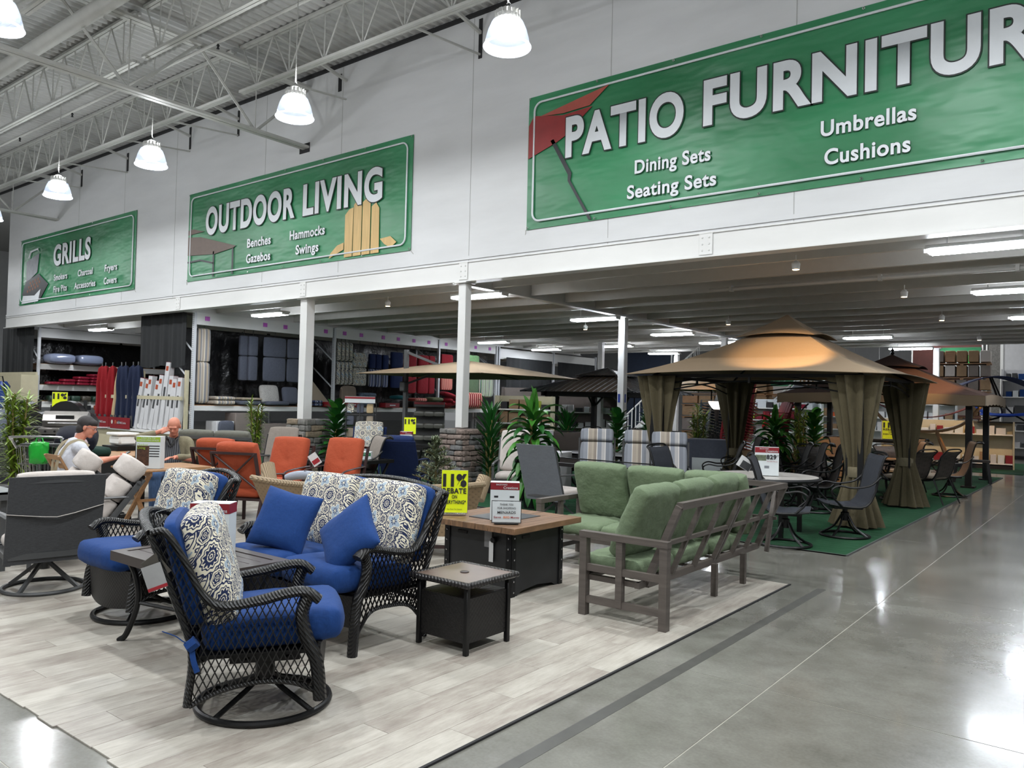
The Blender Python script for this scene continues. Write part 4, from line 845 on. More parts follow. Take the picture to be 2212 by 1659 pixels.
# ---------------- people ----------------
def remesh(mb, vox, name, m, parent, smooth=2):
    me = bpy.data.meshes.new(name); mb.b.to_mesh(me); mb.b.free(); o = bpy.data.objects.new(name, me); C.objects.link(o)
    md = o.modifiers.new('r', 'REMESH'); md.mode = 'VOXEL'; md.voxel_size = vox; sm = o.modifiers.new('s', 'SMOOTH'); sm.iterations = smooth; sm.factor = .5
    dg = bpy.context.evaluated_depsgraph_get(); dg.update(); r = bpy.data.meshes.new_from_object(o.evaluated_get(dg)); bpy.data.objects.remove(o)
    r.materials.clear(); r.materials.append(m); r.polygons.foreach_set('use_smooth', [True]*len(r.polygons)); r.name = name
    return new(name, r, parent)
def limb(mb, pts, rs):
    P = [Vector(p) for p in pts]
    mb.tube(P, list(rs), 12)
    for p, r in zip(P, rs): mb.ball(p, r*.98, u=10, v=8)
def hand(mb, wrist, d, palm_n, curl=.6, s=1):
    """palm with four unequal curled fingers and a thumb leaving the side"""
    w = Vector(wrist); d = Vector(d).normalized(); n = Vector(palm_n).normalized(); x = d.cross(n).normalized()
    c = w+d*.05; M = Matrix(((x.x, d.x, n.x, c.x), (x.y, d.y, n.y, c.y), (x.z, d.z, n.z, c.z), (0, 0, 0, 1))); mb.box(0, 0, 0, .08, .095, .028, M, bev=.01)
    for k, L in enumerate((.065, .075, .07, .055)):
        b0 = w+d*.095+x*(-.03+.02*k); a = curl; p1 = b0+(d*math.cos(a*.5)+n*math.sin(a*.5))*L*.5; p2 = p1+(d*math.cos(a*1.6)+n*math.sin(a*1.6))*L*.5
        mb.tube([b0-d*.01, b0, p1, p2], [.0095, .0095, .009, .008], 8)
    t0 = w+d*.03-x*.035*s; t1 = t0+(d*.6-x*.6*s+n*.4)*.035; t2 = t1+(d*.8+n*.4)*.03; mb.tube([t0, t1, t2], [.012, .011, .009], 8)
def headshape(mb, c, f, u, k=1):
    """skull, jaw, nose, brow, ears; c centre, f forward, u up"""
    c, f, u = Vector(c), Vector(f).normalized(), Vector(u).normalized(); r = f.cross(u).normalized(); u = r.cross(f)
    M = Matrix(((r.x, f.x, u.x, c.x), (r.y, f.y, u.y, c.y), (r.z, f.z, u.z, c.z), (0, 0, 0, 1)))
    mb.ball((0, -.01, .035), .088, M, 20, 16, (.88, 1.08, 1.0)); mb.ball((0, .025, -.03), .068, M, 16, 12, (.88, 1.0, 1.15)); mb.ball((0, .06, -.085), .034, M, 10, 8, (1.1, .9, .8))
    mb.ball((0, .083, .03), .028, M, 10, 8, (2.0, .6, .5)); mb.tube([M@Vector((0, .085, .015)), M@Vector((0, .108, -.022)), M@Vector((0, .092, -.034))], [.009, .014, .012], 8)
    mb.ball((0, .083, -.055), .02, M, 8, 6, (1.3, .6, .5))
    for s in (-1, 1): mb.ball((s*.079, -.005, -.005), .03, M, 8, 6, (.35, .7, 1.1)); mb.ball((s*.032, .078, .008), .012, M)
    return M
M_skin = mat('skin', (196, 128, 104), .55, var=.12, scale=(12, 12, 12)); M_hair = mat('dark_hair', (46, 42, 42), .7, var=.3, scale=(30, 30, 120)); M_tee = fabric('white_shirt_cloth', (196, 198, 206), .05, .9, (20, 20, 20), .6)
M_jean = fabric('denim', (74, 98, 134), .2, .9); M_jack = fabric('khaki_jacket_cloth', (128, 122, 100), .1, .9, (20, 20, 20), .6); M_plaid = stripes('striped_shirt_cloth', [(0, (60, 62, 66)), (.4, (120, 122, 126)), (.5, (44, 46, 50)), (.8, (96, 98, 102))], .05)
# man 1 : seated, back half turned, looking at a phone
m1 = thing('person', 'seated dark haired man in white shirt with beige suspenders looking down at a phone', 'person', (-9.9, 4.2, .0), R(-8))
b = MB(); Mh = headshape(b, (.03, .10, 1.165), (.55, .85, -.28), (.1, .28, 1)); limb(b, [(0, -.0, .98), (.01, .05, 1.08)], [.062, .058])
for s, hp in ((1, (.10, .40, .80)), (-1, (-.02, .38, .78))):
    el = (s*.25, .13, .76); limb(b, [el, hp], [.04, .028]); hand(b, hp, (-s*.2, 1, .15), (-s*.3, .1, 1), 1.0, s)
limb(b, [(0, 0, .5), (0, -.03, .75), (0, -.01, .95)], [.12, .12, .1])
limb(b, [(.1, .4, .2), (.1, .42, .1)], [.04, .04]); limb(b, [(-.1, .4, .2), (-.1, .42, .1)], [.04, .04])
remesh(b, .0075, 'body', M_skin, m1, 1)
h = MB(); h.ball((0, -.028, .052), .094, Mh, 20, 16, (.93, 1.08, .98)); h.ball((0, -.06, -.02), .072, Mh, 12, 10, (1.15, .8, 1.1)); h.ball((0, .03, .07), .07, Mh, 12, 10, (1.15, 1, .7)); remesh(h, .008, 'hair', M_hair, m1, 1)
sh = MB(); limb(sh, [(0, 0, .47), (0, -.05, .66), (0, -.045, .82), (0, -.02, .95)], [.17, .18, .165, .11]); limb(sh, [(-.17, -.01, .93), (.17, -.01, .93)], [.085, .085]); sh.ball((0, .03, .62), .17, sq=(1.1, 1, 1))
for s in (-1, 1): limb(sh, [(s*.19, 0, .92), (s*.25, .1, .77), (s*.24, .15, .76)], [.075, .06, .055])
remesh(sh, .012, 'shirt', M_tee, m1, 3)
for s in (-1, 1): obj('suspender', MB().tube(spline([(s*.05, -.236, .52), (s*.075, -.235, .68), (s*.1, -.2, .84), (s*.12, -.12, .98), (s*.12, 0, 1.02), (s*.12, .1, .95)], 5), .018, 5, False, .25), mat('beige_webbing', (168, 156, 130), .8), m1)
ps = MB()
for s in (-1, 1): limb(ps, [(s*.09, 0, .53), (s*.12, .4, .52), (s*.12, .42, .12)], [.11, .08, .06])
remesh(ps, .014, 'trousers', M_dk, m1, 2)
for s in (-1, 1): obj('shoe', MB().cushion(.1, .27, .1, T3(s*.12, .47, .06), .7, 8), M_black, m1)
obj('glasses', MB().tube([Mh@Vector((.036+.022*math.cos(k*PI/6), .104, .008+.018*math.sin(k*PI/6))) for k in range(12)], .0022, 4, True).tube([Mh@Vector((-.036+.022*math.cos(k*PI/6), .104, .008+.018*math.sin(k*PI/6))) for k in range(12)], .0022, 4, True).tube([Mh@Vector((.058, .1, .01)), Mh@Vector((.082, .0, .012))], .002, 4), M_chrome, m1)
obj('mobile_phone', MB().box(0, 0, 0, .08, .15, .01, T3(.05, .52, .83, R(30))), M_black, None, label='black mobile phone held by the man in the white shirt', cat='phone').location = m1.location
bpy.data.objects['mobile_phone'].rotation_euler = m1.rotation_euler
# man 2 : bald, facing the viewer, hand at ear
m2 = thing('person', 'seated bald man in khaki jacket and grey striped shirt holding a phone to his ear', 'person', (-10.25, 5.6, .0), R(230))
b = MB(); Mh2 = headshape(b, (-.03, .12, 1.16), (.0, .9, -.5), (0, .5, 1)); limb(b, [(0, .0, .96), (-.02, .06, 1.06)], [.062, .056])
limb(b, [(.36, .1, 1.0), (.12, .14, 1.10)], [.04, .028]); hand(b, (.14, .14, 1.08), (-.9, .05, .45), (-.2, -.6, -.3), .9, -1)
limb(b, [(-.26, .14, .72), (-.1, .34, .76)], [.04, .03]); hand(b, (-.1, .34, .76), (.6, .8, 0), (0, .2, -1), .5, -1); limb(b, [(0, 0, .5), (0, 0, .92)], [.11, .1]); limb(b, [(.12, .42, .2), (.12, .42, .1)], [.04, .04]); limb(b, [(-.12, .42, .2), (-.12, .42, .1)], [.04, .04])
remesh(b, .0075, 'body', M_skin, m2, 1)
hr = MB()
for s in (-1, 1): hr.ball((s*.066, -.04, .02), .03, Mh2, 10, 8, (.7, 1.2, 1.2))
remesh(hr, .008, 'grey_side_hair', mat('grey_hair', (120, 110, 106), .8), m2, 1)
sh = MB(); limb(sh, [(0, 0, .47), (0, .02, .7), (0, .02, .93)], [.155, .15, .11]); remesh(sh, .012, 'striped_shirt', M_plaid, m2, 2)
jk = MB()
for s in (-1, 1): limb(jk, [(s*.12, -.02, .5), (s*.12, -.03, .75), (s*.13, -.01, .93)], [.11, .11, .1])
limb(jk, [(-.17, -.02, .94), (.17, -.02, .94)], [.085, .085]); limb(jk, [(.18, 0, .94), (.40, .06, 1.0), (.42, .1, 1.0), (.22, .13, 1.06)], [.085, .065, .055, .045]); limb(jk, [(-.19, 0, .93), (-.26, .1, .73), (-.14, .3, .76)], [.08, .065, .045])
remesh(jk, .012, 'khaki_jacket', M_jack, m2, 3)
ps = MB()
for s in (-1, 1): limb(ps, [(s*.09, 0, .53), (s*.13, .4, .52), (s*.13, .42, .1)], [.115, .085, .06])
remesh(ps, .014, 'jeans', M_jean, m2, 2)
for s in (-1, 1): obj('shoe', MB().cushion(.1, .27, .1, T3(s*.13, .47, .06), .7, 8), mat('brown_leather', (64, 44, 36), .5), m2)
obj('collar', MB().tube(spline([(-.08, .05, 1.02), (-.05, .12, .98), (0, .15, .9), (.05, .12, .98), (.08, .05, 1.02)], 5), .022, 6, False, .5), M_black, m2)
t = thing('stool', 'dark seat under the bald man', 'chair', (-10.25, 5.6, .0)); obj('seat', MB().box(0, 0, .43, .4, .4, .04), M_black, t); obj('frame', MB().box(-.17, -.17, .2, .03, .03, .41).box(.17, -.17, .2, .03, .03, .41).box(-.17, .17, .2, .03, .03, .41).box(.17, .17, .2, .03, .03, .41), M_black, t)
# ---------------- shopping cart with green bags ----------------
sc = thing('shopping_cart', 'chrome wire shopping cart hung with green bags left of the seated man', 'cart', (-10.8, 4.3, .0), R(50))
fr = MB(); z0, z1 = .42, .92
def ringp(z, k): return [(-.27*k, -.45*k, z), (.27*k, -.45*k, z), (.3*k, .45*k, z), (-.3*k, .45*k, z)]
fr.tube(ringp(z1, 1), .009, 5, True).tube(ringp(.7, .93), .005, 5, True).tube(ringp(z0, .84), .007, 5, True).tube(ringp(.56, .89), .005, 5, True)
for a in range(4):
    A, B, A2, B2 = ringp(z1, 1)[a], ringp(z1, 1)[(a+1) % 4], ringp(z0, .84)[a], ringp(z0, .84)[(a+1) % 4]
    for k in range(13): fr.tube([Vector(A).lerp(Vector(B), k/12), Vector(A2).lerp(Vector(B2), k/12)], .0035, 4, cap=False)
for k in range(9): fr.tube([(-.22+.055*k, -.37, z0), (-.22+.055*k, .37, z0)], .0035, 4, cap=False)
obj('basket', fr, M_chrome, sc); obj('handle', MB().tube(spline([(-.26, -.45, .9), (-.27, -.56, 1.0), (-.25, -.6, 1.04), (.25, -.6, 1.04), (.27, -.56, 1.0), (.26, -.45, .9)], 4), .015, 7), M_chrome, sc)
obj('chassis', MB().tube([(-.22, -.5, .12), (-.22, .45, .16), (.22, .45, .16), (.22, -.5, .12)], .013, 6, True).tube([(-.22, -.45, .12), (-.24, -.4, .5)], .013, 6).tube([(.22, -.45, .12), (.24, -.4, .5)], .013, 6), M_chrome, sc)
for x in (-.22, .22):
    for y in (-.46, .4): obj('wheel', MB().lathe([(.055, -.012), (.055, .012)], 14, M=T3(x, y, .056, 0, R(90))), M_black, sc)
obj('child_seat', MB().box(0, -.3, .84, .4, .03, .16, T3(0, 0, 0, R(0))).box(0, -.38, .94, .44, .16, .02), M_gfr, sc)
def bag(loc, s, m, lab, seed):
    mb = MB(); mb.cushion(s[0], s[1], s[2], T3(0, 0, 0, R(90)), .3, 12, .3, .03, seed, .1); mb.tube([(-.05, 0, s[1]*.45), (-.03, 0, s[1]*.62), (.03, 0, s[1]*.62), (.05, 0, s[1]*.45)], .008, 5); return obj('shopping_bag', mb, m, None, loc, (0, 0, R(seed*33)), label=lab, cat='bag', group='bags on the cart')
bag((-10.45, 4.0, .84), (.24, .3, .14), mat('bright_green_film', (30, 160, 50), .3, var=.2), 'bright green plastic bag tied to the cart handle', 1)
bag((-10.16, 4.2, .6), (.26, .36, .14), mat('deep_green_film', (20, 110, 66), .35, var=.2), 'dark green carrier bag hanging low on the cart side', 2)
bag((-10.5, 4.45, .86), (.3, .34, .2), fabric('pale_pink_cloth', (200, 180, 184)), 'pale pink and white bag standing in the cart', 4); obj('dark_coat', MB().cushion(.5, .45, .28, Matrix(), .3, 12, .2, .02, 5), fabric('black_coat_cloth', (26, 28, 38)), None, (-10.85, 4.6, .98), (R(20), 0, R(60)), label='black coat bundled on top of the cart basket', cat='coat')
# ---------------- pallet racks with goods ----------------
def upright_mesh(h):
    mb = MB(); mb.box(0, 0, h/2, .09, .012, h).box(-.042, .03, h/2, .008, .07, h).box(.042, .03, h/2, .008, .07, h); return mb
M_upr = None
def upr_mat():
    m, nt, b = base('perforated_upright'); s = nt.nodes.new('ShaderNodeSeparateXYZ'); nt.links.new(coords(nt), s.inputs[0])
    Y, X, Z = N(nt, s.outputs[1]), N(nt, s.outputs[0]), N(nt, s.outputs[2])
    zz = ((Z/.05).op('FRACT')-.5).abs().lt(.2)*(X.abs()-.022).abs().lt(.008)
    nt.links.new(mixc(nt, zz, lin((198, 200, 204)), lin((40, 42, 46))), b.inputs['Base Color']); b.inputs['Roughness'].default_value = .4; return m
M_upr = upr_mat()
def rack(lab, X, ys, beams, depth=1.1, H=3.66, decks=()):
    """rack facing +X; upright frames at each y in ys"""
    t = thing('pallet_rack', lab, 'rack', (X, ys[0], 0), 0, 'white pallet racks')
    for y in ys:
        for dx in (0, -depth): obj('upright', upright_mesh(H), M_upr, t, (dx-.03, y-ys[0], 0))
        br = MB(); 
        for k in range(4): br.bar((-.04, y-ys[0], .3+k*.8), (-depth, y-ys[0], .3+(k+1)*.8-.1), .03)
        obj('frame_brace', br, M_upr, t)
    for a, c in zip(ys, ys[1:]):
        for z0, z1 in beams:
            obj('beam', MB().box(-.02, (a+c)/2-ys[0], (z0+z1)/2, .05, c-a-.1, z1-z0, bev=.006), M_beam, t); obj('beam', MB().box(-depth, (a+c)/2-ys[0], (z0+z1)/2, .05, c-a-.1, z1-z0), M_beam, t)
            if z1 < 3: obj('deck', MB().box(-depth/2, (a+c)/2-ys[0], z1+.005, depth-.06, c-a-.1, .02), M_teak, t)
    return t
YB = [10.5, 14.92, 19.4, 22.5]
rk1 = rack('white pallet rack of cushions with pink price cards along its top beam', -18.4, YB, [(3.36, 3.68), (1.19, 1.32), (.3, .38)])
rk2 = rack('white pallet rack continuing behind the tan parasol toward the far corner', -18.4, [22.65, 26.2, 29.4], [(3.2, 3.6), (1.19, 1.32)])
rk0 = rack('white pallet rack at far left with bagged goods and red packages', -27.8, [10.5, 14.9, 19.3], [(3.34, 3.65), (2.3, 2.48), (1.62, 1.8), (1.16, 1.26)])
for i, y in enumerate((10.85, 11.7, 12.55, 13.2, 13.95, 14.6, 15.3, 15.95, 16.85, 17.5, 18.2, 18.9, 19.75, 20.6, 21.3, 22.1)):
    if i == 1: continue
    obj('price_card', MB().box(.012, y-10.5, 3.53, .006, .13, .11), mat('pink_card', (186, 92, 190), .6, var=.15), rk1)
# backing tarpaulin
M_tarp = mat('black_tarp', (20, 20, 22), .3, var=.4, scale=(1, 3, 3)); bump(M_tarp.node_tree, M_tarp.node_tree.nodes['Principled BSDF'], noisef(M_tarp.node_tree, coords(M_tarp.node_tree, 'World'), 2.2, 5), .9, .12)
def sheet(lab, p0, p1, z0, z1, m, cat='curtain', fold=.03, n=30, grp='black dust sheets', fr=9, nm='black_sheet'):
    p0, p1 = Vector((*p0, 0)), Vector((*p1, 0)); d = p1-p0; nn = Vector((-d.y, d.x, 0)).normalized()
    rs = random.Random(lab)
    ph = rs.uniform(0, 6)
    def f(a, c): w = fold*(.3+.7*(1-c))*(math.sin(a*fr*PI+ph)+.5*math.sin(a*fr*2.3*PI)); return Vector((0, 0, z0+(z1-z0)*c+.03*math.sin(a*11+ph)*(1-c)))+d*a+nn*w
    o = obj(nm, MB().grid(f, n*2, 8, .006), m, None, p0, label=lab, cat=cat, group=grp); return o
sheet('black plastic sheet hung behind the grey hanging cushions', (-19.5, 10.6), (-19.5, 14.9), 1.3, 3.4, M_tarp, fold=.05)
sheet('black plastic sheet behind the navy and red hanging cushions', (-19.5, 15), (-19.5, 22.4), 1.2, 3.4, M_tarp, fold=.04)
sheet('black plastic sheet behind the bagged goods at far left', (-28.9, 10.6), (-28.9, 19.2), 1.2, 3.4, M_tarp, fold=.05)
M_bsh = mat('black_cloth_sheet', (26, 28, 30), .9, var=.15)
sheet('long black cloth at far left below the sign wall end', (-30.6, 10.42), (-27.95, 10.42), 2.02, 3.7, M_bsh)
sheet('wide black cloth hung above the white boxes', (-20.95, 10.42), (-18.62, 10.42), 2.3, 3.68, M_bsh)
sheet('black cloth covering the upper rack bay right of the tan parasol', (-18.32, 23.0), (-18.32, 26.0), 2.0, 3.28, M_bsh); sheet('small black cloth over the farther rack bay', (-18.32, 26.4), (-18.32, 29.2), 2.0, 3.28, M_bsh)
# hanging cushions on the rack (local x = thickness)
def hang(m, x, y, z0, z1, w, th, lab, grp, seam=True, m2=None):
    t = thing('hanging_cushion', lab, 'cushion', (x, y, z0), 0, grp); H = z1-z0; k = .55 if seam else 1
    obj('lower_pad', MB().cushion(H*k, w, th, T3(0, 0, H*k/2, 0, R(90)), .75, 8, .06), m, t)
    if seam: obj('upper_pad', MB().cushion(H*(1-k), w, th, T3(0, 0, H*k+H*(1-k)/2, 0, R(90)), .75, 8, .06), m2 or m, t)
    obj('hanger_strap', MB().tube([(0, 0, H), (0, 0, 3.38-z0)], .008, 4), M_ink, t)
    return t
M_hst = stripes('beige_awning', [(0, (172, 156, 136)), (.2, (120, 122, 128)), (.34, (196, 188, 176)), (.42, (160, 150, 140)), (.6, (186, 172, 150)), (.7, (214, 210, 200)), (.76, (130, 130, 134))], .24, 'Y')
hang(M_hst, -18.45, 10.8, 1.38, 3.28, .36, .1, 'tall beige striped hanging cushion at the left of the rack', 'hanging cushions', True)
M_slate = fabric('slate_cloth', (86, 90, 102), .1)
for k, y in enumerate((12.15, 12.35, 12.95, 13.72)): hang(M_slate, -18.75+.12*k if k < 2 else -18.5, y, 2.0, 3.22, .28 if k < 2 else .72, .12, ['slate grey hanging cushion, first and thinnest seen', 'slate grey hanging cushion behind the first', 'wide slate grey hanging cushion with a white tag', 'wide slate grey hanging cushion beside the white column'][k], 'hanging cushions')
for k in range(4): hang(M_med, -18.5, 15.12+.15*k, 1.98, 3.28, .11, .3, ['medallion print cushion hung edge on, first of four', 'medallion print cushion hung edge on, second of four', 'medallion print cushion hung edge on, third of four', 'medallion print cushion hung edge on, last of four'][k], 'hanging cushions', True)
hang(M_med, -18.45, 15.95, 1.98, 3.0, .56, .12, 'medallion print cushion hung face on with navy top', 'hanging cushions', True); 
M_nst = stripes('navy_stripe', [(0, (36, 48, 86)), (.3, (160, 162, 168)), (.4, (36, 48, 86)), (.62, (180, 182, 188)), (.8, (60, 76, 120))], .12, 'Y')
for k, y in enumerate((16.5, 16.75, 17.05)): hang(M_nst, -18.5, y, 1.96, 3.0, .24, .14, ['navy and white striped hanging cushion next to the medallion one', 'middle navy and white striped hanging cushion', 'navy and white striped hanging cushion next to plain navy'][k], 'hanging cushions', True, M_navy)
hang(M_navy, -18.5, 17.55, 1.95, 3.12, .5, .14, 'plain navy hanging cushion', 'hanging cushions')
M_crim = fabric('crimson_cloth', (140, 34, 44), .1)
for k, (y, w) in enumerate(((18.15, .55), (18.75, .5), (19.15, .3))): hang(M_crim, -18.5, y, 1.8, 3.1, w, .14, ['crimson hanging cushion beside the navy one', 'crimson hanging cushion in the middle of the red group', 'narrow crimson hanging cushion before the upright'][k], 'hanging cushions')
M_rst = stripes('red_stripe', [(0, (170, 60, 60)), (.3, (206, 150, 130)), (.42, (150, 40, 50)), (.7, (214, 170, 150))], .1, 'Y')
hang(M_rst, -18.5, 19.9, 1.95, 3.2, .6, .14, 'red striped hanging cushion right of the perforated upright', 'hanging cushions', True, M_crim)
hang(fabric('mint_cloth', (140, 184, 130)), -18.45, 21.2, 2.75, 3.25, .7, .14, 'small light green hanging cushion above the parasol', 'hanging cushions', False)
hang(fabric('moss_cloth', (96, 116, 90)), -18.45, 21.2, 1.75, 2.7, .7, .16, 'moss green hanging cushion below the parasol edge', 'hanging cushions', False)
hang(stripes('teal_stripe', [(0, (220, 220, 200)), (.2, (50, 100, 100)), (.35, (190, 200, 150)), (.5, (40, 60, 110)), (.62, (224, 222, 206)), (.8, (90, 140, 100))], .2, 'Y'), -18.45, 22.0, 1.75, 3.0, .75, .16, 'teal and lime striped hanging cushion under the parasol edge', 'hanging cushions', False)
# loose cushions on the shelf
def lay(sz, loc, m, lab, cat='cushion', rot=(0, 0, 0), edge=.7, grp='cushions lying on the rack shelf', nm='seat_pad'):
    return obj(nm, MB().cushion(sz[0], sz[1], sz[2], Matrix(), edge, 10, .12, .006, int(loc[1]*10)), m, None, loc, rot, label=lab, cat=cat, group=grp)
z = 1.35
lay((.6, .62, .12), (-18.6, 11.4, z+.06), M_hst, 'beige striped seat pad lying lowest at the shelf left end'); lay((.6, .6, .1), (-18.6, 11.4, z+.17), M_hst, 'beige striped seat pad lying on the one below it')
lay((.6, .7, .12), (-18.6, 12.15, z+.06), M_slate, 'grey seat pad lying next to the striped pads'); lay((.6, .66, .08), (-18.6, 12.2, z+.16), M_tan, 'thin taupe pad on top of the grey seat pad')
lay((.62, .8, .12), (-18.6, 13.0, z+.06), M_slate, 'grey seat pad below the leaning patterned pillow'); lay((.55, .55, .2), (-18.55, 12.85, z+.3), fabric('cream_pattern_cloth', (170, 168, 164), .3, .9, (14, 14, 14)), 'cream patterned pillow leaning at an angle', 'pillow', (R(70), 0, R(80)), .1, nm='pillow'); lay((.5, .5, .18), (-18.5, 13.5, z+.28), M_slate, 'plump slate pillow next to the column', 'pillow', (R(75), 0, R(85)), .1, nm='pillow')
tri = obj('folded_grey_canopy', MB().prism([(0, -.2, 0), (0, .85, 0), (0, .1, .75)], (-.3, 0, 0)), M_tan, None, (-18.4, 14.05, z), label='folded grey canopy standing as a triangle before the upright', cat='canopy')
for k in range(4): lay((.4, .3, .08), (-18.45, 14.0+.33*(k % 2), z+.04+.085*(k//2)), M_nst, ['navy plaid bundle lower left at the column foot', 'navy plaid bundle lower right at the column foot', 'navy plaid bundle upper left at the column foot', 'navy plaid bundle upper right at the column foot'][k], grp='navy plaid bundles', nm='folded_bundle')
lay((.12, .6, .62), (-18.4, 15.5, z+.31), stripes('brown_stripe', [(0, (96, 84, 74)), (.5, (140, 126, 112))], .05, 'Y'), 'brown striped pad standing upright on the shelf')
for k in range(3): lay((.4, .6, .14), (-18.45, 16.15+.05*k, z+.08+.14*k), mat('speckled_blue_fleece', (80, 92, 108), .9, var=.5, scale=(30, 30, 30)), ['speckled blue folded throw at the bottom', 'speckled blue folded throw in the middle', 'speckled blue folded throw on top'][k], grp='speckled folded throws', nm='folded_throw')
lay((.5, .5, .14), (-18.4, 17.6, 1.66), fabric('teal_cloth', (30, 90, 96)), 'teal pillow above the basket stand', 'pillow', edge=.2, nm='pillow'); lay((.5, .6, .12), (-18.4, 18.4, 1.6), M_rst, 'red striped pad above the glove stand'); lay((.5, .6, .16), (-18.4, 19.2, 1.62), fabric('olive_cloth', (84, 88, 64)), 'olive pillow above the hanging bags', 'pillow', edge=.2, nm='pillow')
for k in range(5): lay((.5, .55, .16), (-18.4+.02*k, 19.8+.25*(k % 2), z+.08+.09*k), M_crim, 'crimson pillow in the heap right of the upright, %s' % ('bottom', 'second', 'third', 'fourth', 'top')[k], 'pillow', (0, R(8*k-16), R(k*17)), .3, 'crimson pillows', 'pillow')
for k in range(7): lay((.45, .09, .55), (-18.35, 20.75+.11*k, z+.28), M_rst, 'red striped pad standing in a row, %s from the column' % ('first', 'second', 'third', 'fourth', 'fifth', 'sixth', 'seventh')[k], grp='standing striped pads')
for k, (y, w) in enumerate(((14.5, .5), (15.2, .55), (16.8, .6))): 
    bx = obj('red_carton', MB().box(0, 0, .07, .3, w, .14, bev=.004), M_dkred, None, (-18.3, y+.3, 1.335), label=['red product carton at the column foot', 'red product carton below the brown striped pad', 'red product carton left of the basket stand'][k], cat='carton', group='red cartons on the rack'); obj('label_strip', MB().box(.152, 0, .07, .003, w*.4, .03), M_card, bx)
# boxes and goods under the shelf
def crate(loc, s, m, lab, grp='boxes under the rack shelf', nm='storage_box', rz=0):
    return obj(nm, MB().box(0, 0, s[2]/2, s[0], s[1], s[2], bev=.006), m, None, loc, (0, 0, rz), label=lab, cat='box', group=grp)
M_kraft, M_taup, M_wbx = mat('kraft', (150, 122, 92), .8, var=.12), mat('taupe_carton', (124, 114, 108), .7, var=.08), mat('white_carton', (196, 196, 198), .6, var=.05)
crate((-18.4, 11.3, 0), (.5, .5, .93), M_wbx, 'white open display box holding the tufted grey pad'); lay((.12, .42, .42), (-18.12, 11.3, .74), M_slate, 'tufted grey chair pad with a white tag', grp='pads below the shelf')
crate((-18.45, 11.95, 0), (.5, .66, 1.14), M_taup, 'tall taupe carton under the shelf'); crate((-18.5, 12.9, 0), (.5, .9, .85), M_taup, 'lower taupe carton under the shelf'); crate((-18.5, 14.2, .38), (.6, .9, .3), M_dark, 'dark box behind the column under the shelf')
for k, y in enumerate((15.4, 16.0, 16.7)): crate((-18.5, y, .385), (.4, .3, .18), [M_wbx, M_dark, M_dkred][k], ['small white pack on the lower shelf', 'small black pack on the lower shelf', 'small red pack on the lower shelf'][k], nm='small_pack')
# ---- rack 0 goods, far left
for k, y in enumerate((11.1, 12.0)):
    lay((.7, .85, .34), (-27.7, y, 2.67), clear('clear_bag_film', (120, 128, 150), .9, .15), ['clear bagged grey cushion nearest the left upright', 'clear bagged grey cushion next along the top shelf'][k], 'bagged cushion', grp='bagged cushions', edge=.5, nm='bagged_cushion')
M_rpk = mat('red_foil', (120, 26, 44), .25, var=.5, scale=(20, 20, 20))
n = 0
for c in range(6):
    for r in range(min(4, 1+c)):
        n += 1; lay((.4, .42, .1), (-27.75, 10.95+.44*c, 1.86+.1*r), M_rpk, 'red foil package in the %s pile from the upright, %s' % (('first', 'second', 'third', 'fourth', 'fifth', 'sixth')[c], ('bottom', 'second up', 'third up', 'top')[r]), 'package', grp='red foil packages', nm='foil_package', rot=(0, 0, .1*r))
rs = random.Random(9)
for k in range(8): lay((.4, .3, .2), (-27.75, 10.95+.34*k, 1.36), mat('green_black_pack%d' % (k % 2), ((40, 62, 50), (70, 66, 58))[k % 2], .4, var=.5, scale=(20, 20, 20)), 'dark netted bag on the third shelf, %s from the upright' % ('first', 'second', 'third', 'fourth', 'fifth', 'sixth', 'seventh', 'eighth')[k], 'package', grp='dark netted bags', nm='netted_bag')
t = thing('peg_display', 'pegboard strip of small black and orange packs behind the smokers', 'display', (-27.7, 10.9, 1.0)); obj('rail', MB().box(0, 1.3, .12, .04, 3.2, .1), M_white, t)
for k in range(9): obj('small_pack', MB().box(.04, .1+.34*k, .06, .03, .24, .15), [M_ink, M_org, M_card][k % 3], t)
# ---- end cap with umbrellas in sleeves and long cartons
ec = thing('end_cap_rack', 'beige end cap stand holding umbrella bags and long white cartons', 'rack', (-20.8, 10.42, 0)); M_bei = mat('beige_steel', (188, 180, 152), .5, var=.05)
obj('post', MB().box(-2.3, 0, 1.1, .08, .08, 2.2), M_bei, ec); obj('post', MB().box(2.28, 0, 1.1, .08, .08, 2.2), M_bei, ec); obj('post', MB().box(0, .05, 1.1, .06, .06, 2.2), M_bei, ec)
obj('front_rail', MB().box(0, -.12, 1.49, 4.6, .04, .09), M_bei, ec); obj('base_shelf', MB().box(0, 0, .62, 4.6, .5, .06).box(1, -.14, .74, 2.4, .03, .1), M_white, ec); obj('plinth', MB().box(0, .05, .3, 4.5, .45, .58), M_bei, ec)
for k, (x, w) in enumerate(((-1.75, 1.1), (-.6, 1.15))):
    p = obj('red_panel', MB().box(x, -.27, .78, w, .012, .3), M_dkred, ec); text('BACKYARD Creations', .06, .5, M_card, ec, (x-.1, -.285, .76))
    for q in range(3): obj('pad_print', MB().lathe([(0, 0), (.06, .002), (0, .004)], 6, M=T3(x+.2*q-.4, -.28, .8, R(90))), [M_cream, M_org, M_gmesh][q], ec)
M_rumb, M_bumb, M_kumb = fabric('red_canvas', (132, 22, 30), .08, .8), fabric('navy_canvas', (30, 38, 62), .1, .8), fabric('khaki_canvas', (186, 164, 128), .08, .8)
